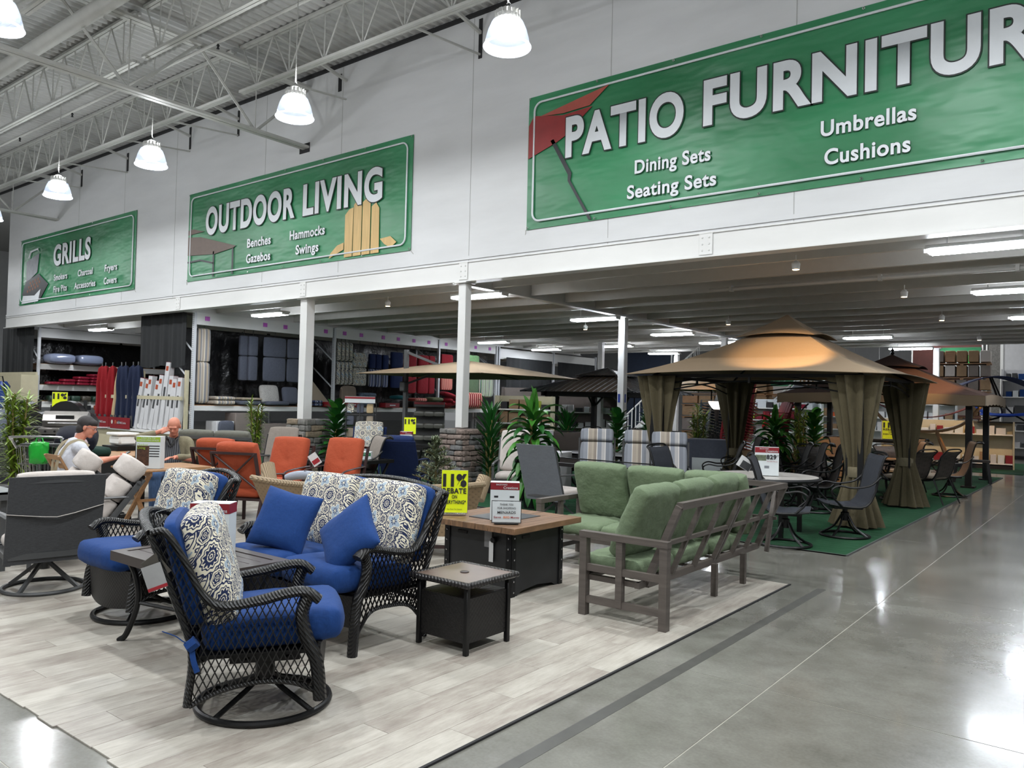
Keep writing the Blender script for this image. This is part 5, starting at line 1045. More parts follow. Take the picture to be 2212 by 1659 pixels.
def sleeve(x, m, lab, w=.1, H=1.55, tilt=0):
    t = thing('closed_umbrella', lab, 'umbrella', (x, 10.33, .66), 0, 'closed umbrellas in sleeves')
    t.rotation_euler = (0, R(tilt), 0)
    pr = [(.03, 0), (w*.8, .05), (w, .4), (w*.9, .8), (w*1.05, 1.2), (w*.8, H-.05), (.02, H+.03)]
    def f(a, c):
        i = c*(len(pr)-1); j = min(int(i), len(pr)-2); q = i-j; r = pr[j][0]*(1-q)+pr[j+1][0]*q; zz = pr[j][1]*(1-q)+pr[j+1][1]*q
        r *= 1+.18*math.sin(a*2*PI*5+c*3); return Vector((r*math.cos(a*2*PI), r*math.sin(a*2*PI), zz))
    obj('sleeve', MB().grid(f, 26, 20, 0, True), m, t); obj('pole_end', MB().tube([(0, 0, H), (0, 0, H+.12)], .02, 6), M_chrome, t); obj('info_card', MB().box(.0, -w-.01, .18, .14, .004, .3), M_gmesh, t); return t
for k, (x, m, c, tl) in enumerate(((-22.95, M_rumb, 'dark red', 2), (-22.65, M_rumb, 'dark red', -1), (-22.35, M_rumb, 'dark red', 3), (-22.0, M_kumb, 'khaki', 9), (-21.75, M_bumb, 'navy', 0), (-21.45, M_bumb, 'navy', -2), (-21.15, M_bumb, 'navy', 2), (-20.85, M_bumb, 'navy', 1))):
    sleeve(x, m, '%s closed umbrella in sleeve, %s from the left on the end cap' % (c, ('first', 'second', 'third', 'fourth', 'fifth', 'sixth', 'seventh', 'eighth')[k]), .13, 1.66, tl)
for k, (x, H, tl) in enumerate(((-20.75, 1.35, 7), (-20.45, 1.3, 8), (-20.2, 1.4, 2), (-19.95, 1.28, 9), (-19.7, 1.42, 4), (-19.42, 1.75, 3), (-19.15, 1.4, 2), (-18.92, 1.32, 0), (-18.7, 1.35, 1))):
    t = thing('long_carton', 'long white carton leaning on the end cap, %s from the left' % ('first', 'second', 'third', 'fourth', 'fifth', 'tallest, sixth', 'seventh', 'eighth', 'ninth')[k], 'box', (x, 10.3, .66), 0, 'long white umbrella cartons'); t.rotation_euler = (R(-4), R(tl), 0)
    obj('carton', MB().box(0, 0, H/2, .19, .14, H, bev=.004), M_wbx, t); obj('photo_patch', MB().box(0, -.072, H-.16, .12, .003, .12), M_org, t); obj('photo_patch', MB().box(0, -.072, H*.55, .09, .003, .3), M_gmesh, t); obj('red_lid', MB().box(0, 0, H+.003, .19, .14, .006), M_dkred, t)
# grills in the aisle at left
def gas_grill(loc, rz, lab):
    t = thing('gas_grill', lab, 'grill', loc, rz, 'grills on show'); M_ss = mat('stainless', (130, 126, 122), .3, .9, var=.1)
    obj('cart', MB().box(0, 0, .42, 1.0, .55, .78, bev=.01), M_black, t); obj('side_panel', MB().box(-.52, -.02, .45, .06, .56, .84), M_ss, t)
    obj('firebox', MB().box(0, 0, .88, 1.05, .58, .14, bev=.02), M_ss, t); obj('side_shelf', MB().box(-.7, 0, .93, .4, .5, .03).box(.72, 0, .93, .42, .5, .03), M_ss, t); obj('control_panel', MB().box(0, -.32, .86, 1.1, .05, .12, bev=.01), M_ss, t)
    lid = MB(); pr = [(-.28, .96), (-.3, 1.08), (-.22, 1.2), (-.02, 1.27), (.2, 1.22), (.28, 1.1), (.28, .96)]; lid.prism([(-.48, y, z) for y, z in pr], (.96, 0, 0)); obj('lid', lid, M_ss, t, sharp=30)
    obj('window', MB().box(0, -.275, 1.13, .4, .01, .12, T3(0, 0, 0)), M_black, t); obj('lid_handle', MB().tube([(-.35, -.3, 1.03), (-.35, -.36, 1.03), (.35, -.36, 1.03), (.35, -.3, 1.03)], .012, 6), M_chrome, t)
    for k in range(5): obj('knob', MB().lathe([(.025, 0), (.02, .03)], 10, M=T3(-.4+.2*k, -.35, .86, R(90))), M_black, t)
    return t
gas_grill((-16.5, 6.8, 0), R(58), 'stainless gas grill standing behind the shopping cart').scale = (.8, .8, .95)
def smoker(loc, rz, lab):
    t = thing('barrel_smoker', lab, 'grill', loc, rz, 'barrel smokers'); obj('barrel', MB().lathe([(0, -.45), (.3, -.45), (.3, .45), (0, .45)], 20, M=T3(0, 0, .85, 0, R(90))), M_black, t)
    obj('open_lid', MB().lathe([(0, -.44), (.31, -.44), (.31, .44), (0, .44)], 20, M=T3(0, .28, 1.08, 0, R(90))), M_black, t); obj('legs', MB().box(-.35, 0, .3, .05, .5, .6).box(.35, 0, .3, .05, .5, .6), M_black, t); obj('chimney', MB().tube([(.4, 0, 1.0), (.45, 0, 1.4)], .04, 8), M_black, t); return t
smoker((-19.16, 7.23, 0), R(150), 'black barrel smoker with raised lid behind the gas grill'); smoker((-18.39, 7.9, 0), R(150), 'black barrel smoker farther left with open lid')
M_slv = mat('grey_bag_film', (90, 96, 110), .4, var=.3)
for k in range(6):
    o = obj('bagged_cover', MB().cushion(.2, .16, .55, T3(0, 0, .28), .8, 8, .2, .01, k), M_slv, None, (-15.2-.12*k, 5.2+.08*k, .72), (0, R(4*(k % 3)-4), R(30*k)), label='grey plastic bagged cover in the bin, %s from the right' % ('first', 'second', 'third', 'fourth', 'fifth', 'sixth')[k], cat='bagged cover', group='grey bagged covers')
b_ = thing('display_bin', 'dark bin holding the grey bagged covers', 'bin', (-15.5, 5.4, 0), R(-33)); obj('bin_box', MB().box(0, 0, .36, 1.0, .45, .72), M_dark, b_); obj('pale_cloth', MB().cushion(.9, .5, .1, T3(.1, -.3, .72), .4, 8), M_cream, b_)
rs_ = rebate((-24.8, 10.0, 1.0), R(30), .5, .55, 'small yellow 11% sign behind the smokers at far left', False); obj('stand_post', MB().box(0, 0, -.5, .03, .03, 1.0).box(0, 0, -.99, .3, .3, .02), M_black, rs_)
# shelves and mowers at far left edge
t = thing('gondola_shelf', 'beige shelving run below the long black cloth at far left', 'shelf', (-29.2, 10.2, 0)); obj('back_panel', MB().box(0, .2, 1.15, 3.2, .06, 2.1), M_bei, t); obj('shelf_board', MB().box(0, 0, .5, 3.2, .45, .04).box(0, 0, 1.0, 3.2, .4, .04), M_white, t); obj('end_panel', MB().box(1.6, 0, 1.1, .04, .5, 2.0), M_bei, t)
for k, (x, c) in enumerate(((-28.9, (30, 34, 40)), (-28.0, (30, 60, 130)))):
    t = thing('boxed_mower', ('black upright garden machine at the far left shelf', 'blue upright garden machine next to the black one')[k], 'machine', (x, 9.6, 1.02), 0, 'garden machines'); m = mat('machine%d' % k, c, .4)
    obj('motor', MB().lathe([(.12, 0), (.2, .2), (.16, .5), (.2, .7), (.1, .85)], 12), m, t); obj('handle', MB().tube([(-.2, 0, .5), (-.2, -.1, 1.0), (.2, -.1, 1.0), (.2, 0, .5)], .02, 6), M_black, t); obj('deck', MB().box(0, 0, -.25, .5, .5, .5), M_black, t)
# far store banner seen past the wall end
fb = thing('far_banner', 'green store banner cut by the left frame edge', 'sign', (-31.6, 13.2, 2.6)); obj('panel', MB().box(-.6, 0, .55, 2.4, .05, 1.5), M_ban, fb); obj('red_swoosh', MB().prism([(-.2, -.04, 1.0), (.3, -.04, 1.3), (.6, -.04, .9), (.2, -.04, .8)], (0, .01, 0)), mr, fb); obj('white_line', MB().box(-.6, -.03, .75, 2.4, .01, .04), M_let, fb)
# ---------------- sling chairs ----------------
M_sgr = fabric('slate_sling', (48, 51, 58), .08, .75, (160, 3, 160), .15); M_sbr = fabric('brown_sling', (56, 50, 46), .1, .8, (160, 3, 160), .15); M_sdk = fabric('dark_sling', (36, 34, 33), .1, .8, (160, 3, 160), .15); M_khs = fabric('tan_sling', (112, 92, 72), .1, .8, (160, 3, 160), .15)
def sling(label, loc, ang, fm, sm, base='swivel', W=.56, high=1.02, pad=0, roll=True, group='sling dining chairs', arms=True, m2=None, curve=None, sc=1, flat_seat=False):
    t = thing('sling_chair', label, 'chair', loc, R(ang-90), group, sc)
    pr = curve or [(.27, .43), (.1, .405), (-.1, .40), (-.2, .45), (-.27, .6), (-.31, .8), (-.37, high-.04)]+([(-.44, high), (-.5, high-.03)] if roll else [(-.41, high)])
    cv = spline([(0, a, c) for a, c in pr], 5); L = len(cv)-1; hx = W/2
    def f(a, c):
        p = cv[min(L, int(round(c*L)))]; sag = .012*math.sin(a*PI); q = .012*abs(math.sin(c*9*PI)) if pad else 0
        return Vector((-hx+W*a, p.y, p.z-sag+q))
    obj('sling_panel', MB().grid(f, 9, L+1, .02 if pad else .006), sm, t)
    for s in (-1, 1):
        obj('side_rail', MB().tube([p+Vector((s*hx, 0, -.004)) for p in cv], .014, 6), fm, t)
        if arms: obj('arm', MB().tube(spline([(s*(hx+.02), -.33, .78), (s*(hx+.03), -.2, .67), (s*(hx+.03), 0, .635), (s*(hx+.03), .16, .655), (s*(hx+.03), .25, .6), (s*(hx+.02), .22, .5), (s*(hx+.01), .12, .40)], 5), .013, 6), fm, t)
    obj('top_rail', MB().tube(spline([(-hx, cv[-1].y, cv[-1].z), (-hx*.6, cv[-1].y, cv[-1].z+.03), (hx*.6, cv[-1].y, cv[-1].z+.03), (hx, cv[-1].y, cv[-1].z)], 4), .013, 6), fm, t)
    if base == 'swivel':
        obj('swivel_ring', MB().tube([(.29*math.cos(k*PI/20), .29*math.sin(k*PI/20), .016) for k in range(40)], .016, 6, True), fm, t)
        sp = MB()
        for k in (45, 135, 225, 315): c_, s_ = math.cos(R(k)), math.sin(R(k)); sp.tube(spline([(.29*c_, .29*s_, .02), (.14*c_, .14*s_, .12), (.05*c_, .05*s_, .26)], 4), .014, 6)
        sp.lathe([(.05, .2), (.05, .3), (.03, .31), (.03, .36)], 10).box(0, 0, .37, .3, .34, .03); obj('base_spokes', sp, fm, t)
    elif base == 'legs':
        for s in (-1, 1):
            obj('leg', MB().tube([(s*hx, .24, .42), (s*(hx+.03), .3, 0)], .013, 6), fm, t); obj('leg', MB().tube([(s*hx, -.2, .42), (s*(hx+.03), -.38, 0)], .013, 6), fm, t)
    elif base == 'rocker':
        for s in (-1, 1): obj('leg_loop', MB().tube(spline([(s*hx, .2, .42), (s*hx, .33, .2), (s*hx, .25, .02), (s*hx, 0, .012), (s*hx, -.28, .03), (s*hx, -.3, .3), (s*hx, -.25, .5)], 4), .014, 6), fm, t)
    if m2: obj('seat_cushion', MB().cushion(W-.02, .5, .09, T3(0, .03, .46), .7, 10), m2, t)
    return t
CZ = .012
A_ = sling('padded slate swivel sling chair standing free nearest the aisle, seat towards the right', (-3.12, 9.22, CZ), 15, M_black, M_sgr, pad=1, roll=False, group='slate swivel chairs')
sling('padded slate swivel sling chair with its tall back seen beside the near curtain', (-2.78, 10.42, CZ), 212, M_black, M_sgr, pad=1, roll=False, group='slate swivel chairs', high=1.04)
sling('padded slate swivel chair at the left of the round table', (-4.75, 9.9, CZ), 0, M_black, M_sgr, pad=1, roll=False, group='slate swivel chairs')
proto = None
for i, (x, y, a, m, b, lab) in enumerate(((-5.3, 12.35, 205, M_sdk, 'legs', 'dark high back sling chair left of the gazebo center post'), (-4.5, 13.25, 205, M_sdk, 'swivel', 'dark high back sling chair right of the floor lamp'), (-5.6, 13.9, 210, M_sbr, 'rocker', 'brown sling chair behind the two dark ones'), (-4.1, 12.7, 205, M_sbr, 'swivel', 'brown curved sling chair left of the wicker chair'), (-3.78, 12.55, 205, M_sbr, 'swivel', 'brown curved sling chair just left of the near curtain'), (-4.4, 13.5, 30, M_sdk, 'legs', 'dark sling chair facing right under the gazebo'), (-3.2, 15.4, 200, M_khs, 'swivel', 'tan sling chair with a white price tag behind the second curtain'), (-2.62, 16.9, 200, M_khs, 'swivel', 'tan rolled back sling chair by the dark gazebo post'), (-4.2, 16.35, 340, M_khs, 'legs', 'tan square backed sling chair below the yellow sign'), (-3.5, 17.0, 250, M_khs, 'legs', 'tan sling chair beside the far wood topped table'), (-8.1, 12.1, 310, M_sbr, 'swivel', 'brown high back sling chair behind the first striped chair'), (-7.5, 15.3, 320, M_sdk, 'legs', 'black twin back chair left of the floor lamp'), (-6.85, 15.7, 320, M_sdk, 'legs', 'black twin back chair touching the floor lamp'), (-9.9, 16.2, 340, M_sdk, 'legs', 'black low back chair in front of the black hardtop'), (-8.6, 15.9, 300, M_sbr, 'legs', 'brown low chair behind the broad leaved plants'))):
    sling(lab, (x, y, CZ), a, M_black, m, b, high=1.05 if m != M_sdk else 1.0, roll=(m != M_sdk))
M_wkd = weave('dark_wicker_slats', (62, 54, 48), .3, 6, 26, 'XZ', .6)
for i, (x, y, a, m2, lab) in enumerate(((-3.35, 12.95, 130, None, 'dark wicker backed chair with a red tag behind the near curtain'), (-3.0, 14.9, 160, M_tan, 'dark wicker backed chair half hidden by the second curtain'), (-2.72, 15.5, 165, M_tan, 'dark wicker chair with tan cushion nearest the carpet edge'), (-4.15, 14.3, 330, None, 'black wicker swivel chair between the curtains'), (-3.3, 16.1, 330, M_tan, 'brown wicker slat chair facing the aisle'))):
    sling(lab, (x, y, CZ), a, M_black, M_wkd, 'legs' if i in (2,) else 'swivel', high=.92, roll=False, group='wicker backed dining chairs', m2=m2)
# ---------------- tables ----------------
def rtable(lab, loc, r, h, top, rim, legs=4, nm='round_table'):
    t = thing(nm, lab, 'table', loc); obj('tabletop', MB().lathe([(0, h-.02), (r-.02, h-.02), (r-.02, h+.004), (0, h+.004)], 40), top, t); obj('rim', MB().tube([(r*math.cos(k*PI/24), r*math.sin(k*PI/24), h-.012) for k in range(48)], .024, 6, True), rim, t)
    for k in range(legs): a = PI/4+k*2*PI/legs; obj('leg', MB().box(r*.72*math.cos(a), r*.72*math.sin(a), h/2-.02, .05, .05, h-.04), rim, t)
    return t
M_mtop = mat('marble_tile_top', (176, 172, 166), .35, var=.12, scale=(4, 4, 4))
rtable('round patio table with pale tile top and black rim holding the 829 card', (-3.66, 9.98, CZ), .68, .72, M_mtop, M_black)
def sqtable(lab, loc, sx, sy, h, top, leg, rz=0, n=0):
    t = thing('patio_table', lab, 'table', loc, rz, 'patio tables')
    if n:
        for k in range(n): obj('slat', MB().box(-sx/2+sx/n*(k+.5), 0, h, sx/n-.008, sy, .025), top, t)
    else: obj('tabletop', MB().box(0, 0, h, sx-.04, sy-.04, .016), top, t)
    obj('rim', MB().box(0, sy/2-.02, h-.01, sx, .04, .05).box(0, -sy/2+.02, h-.01, sx, .04, .05).box(sx/2-.02, 0, h-.01, .04, sy-.08, .05).box(-sx/2+.02, 0, h-.01, .04, sy-.08, .05), leg, t)
    for a in (-1, 1):
        for c in (-1, 1): obj('leg', MB().tube(spline([(a*(sx/2-.06), c*(sy/2-.06), h-.03), (a*(sx/2-.14), c*(sy/2-.12), h*.5), (a*(sx/2-.05), c*(sy/2-.05), 0)], 4), .022, 6), leg, t)
    return t
M_bglass = mat('black_glass', (16, 18, 20), .06, var=0)
sqtable('long black glass dining table in front of the striped chairs', (-6.25, 9.8, CZ), 1.9, 1.0, .72, M_bglass, M_black)
sqtable('grey slatted dining table behind the striped chairs', (-7.3, 12.0, CZ), 1.8, 1.0, .7, M_gfr, M_black, 0, 8); sqtable('dark low table near the black hardtop gazebo', (-9.0, 13.9, CZ), 1.8, .9, .72, M_sdk, M_black)
sqtable('wood topped dark table behind the near curtain', (-3.9, 15.2, CZ), 1.5, .9, .72, M_teak, M_black, 0, 7); sqtable('brown high table carrying the yellow rebate sign', (-4.2, 18.3, CZ), 1.6, .7, .95, M_sbr, M_black)
cd = box_sign((-3.6, 9.9, .745), R(22), .29, .1, .36, 'white price card reading 829 on the round table', [(-.5, .62, .45, .2, mat('photo_green', (96, 104, 84), .6, var=.5, scale=(20, 20, 20))), (.0, .3, .2, .09, M_grey)]); text('829', .055, .12, M_ink, cd, (-.005, -.055, .21), bold=.04); text('97', .025, .025, M_ink, cd, (.118, -.055, .24)); text('Save BIG Money', .014, .13, M_redp, cd, (0, -.055, .175))
lf = thing('leaflet', 'folded leaflet hanging from the back of the free slate chair', 'leaflet', (-3.63, 9.34, .97), R(20)); obj('page', MB().box(0, 0, -.06, .17, .003, .14), M_paper, lf, rot=(0, R(30), 0)); obj('page_photo', MB().box(.02, -.003, -.08, .12, .002, .09), M_gmesh, lf, rot=(0, R(30), 0))
# striped chairs
for i, (x, y, a, lab) in enumerate(((-6.68, 10.75, 300, 'striped high back cushion chair, leftmost of the three'), (-5.98, 10.95, 298, 'striped high back cushion chair, middle of the three'), (-5.38, 10.75, 298, 'striped high back cushion chair, rightmost of the three'))):
    club(lab, 'chair', .58, (x, y, CZ), a, 'striped cushion chairs', M_black, M_str, M_str, .6, .4, 1.02, .22, ((.0, .72, .12), (.70, 1.0, .15)), 'swivel', True, 'none', .028, .12)
club('grey sling backed chair with white seat pad seen from behind, next to the glass table', 'chair', .6, (-6.08, 8.83, CZ), 85, 'grey and white chairs', M_gfr, M_cream, None, .6, .38, 1.0, .2, (), 'swivel', True, 'panel', .035, .1, backm=fabric('mid_grey_sling', (104, 108, 114), .08))
club('grey framed chair with white cushions behind the corn plant', 'chair', .6, (-7.75, 10.0, CZ), 300, 'grey and white chairs', M_gfr, M_cream, M_cream, .6, .38, .98, .2, ((0, 1, .14),), 'legs', True, 'none', .035, .12)
# seats in the middle distance, left part
club('grey loveseat with olive grey cushions seen from behind past the orange chairs', 'loveseat', 1.25, (-11.3, 7.1, .008), 118, 'middle distance seats', M_gfr, M_cream, fabric('olive_grey_cloth', (104, 104, 96)), .65, .4, .93, .2, ((0, .96, .14),), 'legs', True, 'bars', .045, .14, n=2)
club('taupe mesh chair behind the third orange chair', 'chair', .55, (-10.53, 7.37, .008), 300, 'middle distance seats', M_black, M_tan, fabric('taupe_mesh', (128, 120, 112)), .6, .4, .96, .2, ((0, 1, .06),), 'legs', True, 'panel', .03, .08, backm=fabric('taupe_mesh', (128, 120, 112)))
sling('taupe mesh rocker with a dark pillow left of the navy covered chair', (-9.45, 8.15, .012), 245, M_black, fabric('taupe_mesh', (128, 120, 112)), 'rocker', .6, 1.0, group='middle distance rockers', m2=M_dk)
lay((.4, .4, .14), (-9.52, 8.05, .62), M_dk, 'dark grey pillow on the taupe mesh rocker', 'pillow', (R(60), 0, R(-20)), .1, 'dark pillows', 'pillow')
club('navy covered high back chair with a white tag at its back', 'chair', .6, (-9.6, 9.4, CZ), 120, 'middle distance seats', M_navy, M_navy, M_navy, .65, .34, .88, .34, ((0, 1, .16),), 'legs', True, 'panel', .03, .16, backm=M_navy)
club('navy chair with medallion print cushion beside the taupe rocker', 'chair', .6, (-11.43, 10.1, CZ), 310, 'middle distance seats', M_navy, M_navy, M_med, .6, .38, 1.0, .22, ((0, 1, .15),), 'legs', True, 'panel', .03, .14, backm=M_navy)
sqtable('small black side table between the last two orange chairs', (-9.6, 7.6, .012), .4, .4, .62, M_black, M_black)
# ---------------- gazebos ----------------
M_tanc = fabric('tan_canopy', (132, 115, 93), .05, .85, (30, 30, 30), .15); M_net = fabric('olive_curtain', (84, 77, 58), .12, .9, (30, 30, 3), .4); M_brn = fabric('brown_canopy', (66, 46, 38), .05, .85)
def pyramid(name, m, t, hx, hy, z0, ax, ay, z1, lip=.0, sag=.12, cx=0, cy=0):
    """four sagging cloth slopes from eave rectangle to top rectangle"""
    c0 = [(-hx, -hy), (hx, -hy), (hx, hy), (-hx, hy)]; c1 = [(-ax, -ay), (ax, -ay), (ax, ay), (-ax, ay)]
    for k in range(4):
        A, B, Cc, D = c0[k], c0[(k+1) % 4], c1[(k+1) % 4], c1[k]
        def f(a, c):
            lx, ly = A[0]+(B[0]-A[0])*a, A[1]+(B[1]-A[1])*a; ux, uy = D[0]+(Cc[0]-D[0])*a, D[1]+(Cc[1]-D[1])*a
            z = z0+(z1-z0)*c-sag*math.sin(PI*c)*(.6+.4*math.sin(a*PI))+.05*(1-math.sin(a*PI))*(1-c)*-1
            return Vector((cx+lx+(ux-lx)*c, cy+ly+(uy-ly)*c, z))
        obj(name, MB().grid(f, 14, 12, .008), m, t)
        if lip: obj('valance', MB().grid(lambda a, c: Vector((cx+A[0]+(B[0]-A[0])*a, cy+A[1]+(B[1]-A[1])*a, z0-.05*(1-math.sin(a*PI))-lip*c+.012*math.sin(a*40)*c)), 30, 3, .006), lip_m[0], t)
lip_m = [M_tanc]
gz = thing('soft_top_gazebo', 'tan soft top gazebo with tied olive curtains beside the aisle', 'gazebo', (-4.36, 12.82, CZ)); gx, gy = 1.56, 1.6
pyramid('canopy_panel', M_tanc, gz, gx+.32, gy+.34, 2.13, .42, .42, 2.78, 0, .11); pyramid('top_canopy_panel', M_tanc, gz, .62, .62, 2.78, .01, .01, 3.12, 0, .03)
for sx in (-1, 1):
    for sy in (-1, 1):
        p = obj('corner_post', MB().box(sx*gx, sy*gy, 1.03, .07, .07, 2.06).box(sx*(gx-.18), sy*gy, 1.03, .025, .025, 2.06).box(sx*gx, sy*(gy-.18), 1.03, .025, .025, 2.06).box(sx*gx, sy*gy, .01, .2, .2, .02), M_black, gz)
        def cur(a, c, sx=sx, sy=sy):
            w = .13 if c < .0 else 0; z = 2.03*c
            k = .10+.17*((abs(c-.36)/.64)**1.2 if c > .36 else (abs(.36-c)/.36)**1.1*.95); r = k*(1+.2*math.sin(a*2*PI*11+c*2)+.1*math.sin(a*2*PI*5+c*4))
            return Vector((sx*gx-sx*.08+r*1.15*math.cos(a*2*PI), sy*gy-sy*.08+r*.85*math.sin(a*2*PI), z+.03))
        obj('curtain', MB().grid(cur, 110, 26, 0, True), M_net, gz)
        obj('curtain_tie', MB().lathe([(.118, .68), (.125, .70), (.125, .80), (.118, .82)], 20, (sx*(gx-.08), sy*(gy-.08), 0)), fabric('tie_cloth', (108, 100, 80)), gz)
for s in (-1, 1):
    for ax in (0, 1):
        m = MB(); arc = lambda z0, h: [((-gx+2*gx*k/16) if ax == 0 else s*gx, s*gy if ax == 0 else (-gy+2*gy*k/16), z0+h*math.sin(PI*k/16)) for k in range(17)]
        m.tube(arc(1.78, .2), .013, 6).tube(arc(1.9, .16), .012, 6); m.bar((-gx, s*gy, 2.06) if ax == 0 else (s*gx, -gy, 2.06), (gx, s*gy, 2.06) if ax == 0 else (s*gx, gy, 2.06), .05)
        m.bar((0, s*gy, 1.95) if ax == 0 else (s*gx, 0, 1.95), (0, s*gy, 2.06) if ax == 0 else (s*gx, 0, 2.06), .03); obj('eave_arch', m, M_black, gz)
rf = MB()
for sx in (-1, 1):
    for sy in (-1, 1): rf.tube([(sx*gx, sy*gy, 2.08), (sx*.4, sy*.4, 2.68)], .016, 6)
obj('rafters', rf, M_black, gz)
# brown gazebo
g2 = thing('brown_gazebo', 'brown two tier gazebo with dark posts behind the tan one', 'gazebo', (-4.42, 20.45, CZ)); lip_m[0] = M_tanc
pyramid('canopy_panel', M_brn, g2, 2.15, 1.75, 2.0, .5, .4, 2.62, .22, .05); pyramid('top_canopy_panel', M_brn, g2, .68, .55, 2.66, .01, .01, 2.95, 0, .02); obj('finial', MB().lathe([(.02, 2.93), (.05, 2.98), (.02, 3.02), (.045, 3.05), (0, 3.12)], 8), M_black, g2)
for sx in (-1, 1):
    for sy in (-1, 1): obj('corner_post', MB().box(sx*1.8, sy*1.3, .95, .12, .12, 1.9).box(sx*1.8, sy*1.3, .02, .26, .26, .03), M_black, g2)
obj('eave_beam', MB().box(0, 1.3, 1.86, 3.6, .08, .14).box(0, -1.3, 1.86, 3.6, .08, .14).box(1.8, 0, 1.86, .08, 2.6, .14).box(-1.8, 0, 1.86, .08, 2.6, .14), M_black, g2)
# black metal hardtop
M_mroof = mat('black_metal_roof', (44, 45, 48), .3, .5, var=.1)
g3 = thing('hardtop_gazebo', 'black ribbed hardtop gazebo behind the striped chairs', 'gazebo', (-12.0, 19.9, 0)); H3 = 1.85
def ribroof(t, hx, hy, z0, ax, ay, z1, n, m, nm='roof_panel'):
    c0 = [(-hx, -hy), (hx, -hy), (hx, hy), (-hx, hy)]; c1 = [(-ax, -ay), (ax, -ay), (ax, ay), (-ax, ay)]
    for k in range(4):
        A, B, Cc, D = [Vector((*q, 0)) for q in (c0[k], c0[(k+1) % 4], c1[(k+1) % 4], c1[k])]; A.z = B.z = z0; Cc.z = D.z = z1
        mb = MB(); mb.grid(lambda a, c: (A.lerp(B, a)).lerp(D.lerp(Cc, a), c), 2, 2, .01); obj(nm, mb, m, t); r = MB(); d = (B-A).normalized(); W = (B-A).length; w1 = (Cc-D).length
        for i in range(1, n):
            x = W*i/n; e = (W-w1)/2
            if x < e: tt = x/e
            elif x > W-e: tt = (W-x)/e
            else: tt = 1
            p = A+d*x; up_ = ((A+B)/2).lerp((D+Cc)/2, tt); q = p+(up_-(A+B)/2); r.bar(p, q, .02, .03)
        r.bar(A, D, .05, .05); obj('standing_seams', r, m, t)
ribroof(g3, H3, H3, 1.93, .5, .5, 2.42, 18, M_mroof); ribroof(g3, .68, .68, 2.42, .02, .02, 2.66, 8, M_mroof, 'cupola_panel')
for sx in (-1, 1):
    for sy in (-1, 1):
        obj('corner_post', MB().box(sx*1.25, sy*1.25, .93, .14, .14, 1.86), M_black, g3); obj('knee_brace', MB().bar((sx*1.25, sy*1.25, 1.5), (sx*.9, sy*1.25, 1.86), .05).bar((sx*1.25, sy*1.25, 1.5), (sx*1.25, sy*.9, 1.86), .05), M_black, g3)
obj('eave_beam', MB().box(0, 1.3, 1.87, 2.9, .1, .12).box(0, -1.3, 1.87, 2.9, .1, .12).box(1.3, 0, 1.87, .1, 2.7, .12).box(-1.3, 0, 1.87, .1, 2.7, .12), M_black, g3)
for sx, sy in ((1, -1), (1, 1), (-1, -1)): obj('dark_net', MB().grid(lambda a, c, sx=sx, sy=sy: Vector((sx*1.12+(.06+.1*abs(c-.35))*math.cos(a*2*PI)*(1+.2*math.sin(a*37)), sy*1.12+(.06+.1*abs(c-.35))*math.sin(a*2*PI), 1.8*c)), 24, 10, 0, True), M_dk, g3)
# small grill gazebo
g4 = thing('grill_gazebo', 'small grill gazebo with striped metal roof behind the near curtain', 'gazebo', (-7.3, 24.4, CZ)); ribroof(g4, 1.0, .75, 1.78, .7, .05, 2.3, 12, mat('galvanised_roof', (150, 154, 162), .3, .7, var=.1), 'roof_panel')
for sx in (-1, 1):
    for sy in (-1, 1): obj('corner_post', MB().box(sx*.85, sy*.6, .88, .08, .08, 1.76).bar((sx*.85, sy*.6, 1.4), (sx*.5, sy*.6, 1.76), .04), M_black, g4)
# ---------------- parasols ----------------
cu = thing('cantilever_parasol', 'tan cantilever parasol on a dark side post across the stone pedestal column', 'umbrella', (-10.75, 12.3, CZ), R(8))
def parasol(t, m, r, z0, z1, n=4, rot=0, vent=0):
    for k in range(n*2):
        a0, a1 = rot+k*PI/n, rot+(k+1)*PI/n
        rr = lambda a: r/max(abs(math.cos(a-rot-round((a-rot)/(2*PI/n))*(2*PI/n)+0)), .1) if 0 else r*(1 if n > 4 else (1 if k % 2 == 0 else 1))
        R0 = r if (k % 2 == 0 or n > 4) else r*.74; R1 = r if (k % 2 == 1 or n > 4) else r*.74
        if n > 4: R0 = R1 = r
        def f(a, c): P = Vector((R0*math.cos(a0), R0*math.sin(a0), z0)).lerp(Vector((R1*math.cos(a1), R1*math.sin(a1), z0)), a); q = P*c; q.z = z1+(z0-z1)*(c**1.15)+.04*math.sin(a*PI)*c*0; return q
        obj('canopy_panel', MB().grid(f, 5, 9, .006), m, t)
        obj('rib', MB().tube([(0, 0, z1-.1), (R0*math.cos(a0)*.97, R0*math.sin(a0)*.97, z0-.01)], .01, 5), M_black, t)
parasol(cu, M_tanc, 2.35, 2.1, 2.42, 4, R(38))
obj('side_post', MB().box(-.9, -1.0, 1.3, .07, .08, 2.6).box(-.9, -1.0, .02, .9, .9, .04), M_gfr, cu); obj('swing_arm', MB().bar((-.9, -1.0, 2.55), (-.35, -.4, 2.26), .05).bar((-.9, -1.0, 1.9), (-.4, -.45, 2.2), .04), M_gfr, cu); obj('crank_box', MB().box(-.9, -1.06, 1.85, .14, .14, .2, bev=.02), M_gfr, cu)
p2_ = thing('market_parasol', 'lit tan market parasol behind the floor lamp', 'umbrella', (-8.9, 20.2, CZ)); parasol(p2_, M_tanc, 1.4, 2.03, 2.47, 8); obj('pole', MB().tube([(0, 0, 0), (0, 0, 2.4)], .02, 8), M_black, p2_)
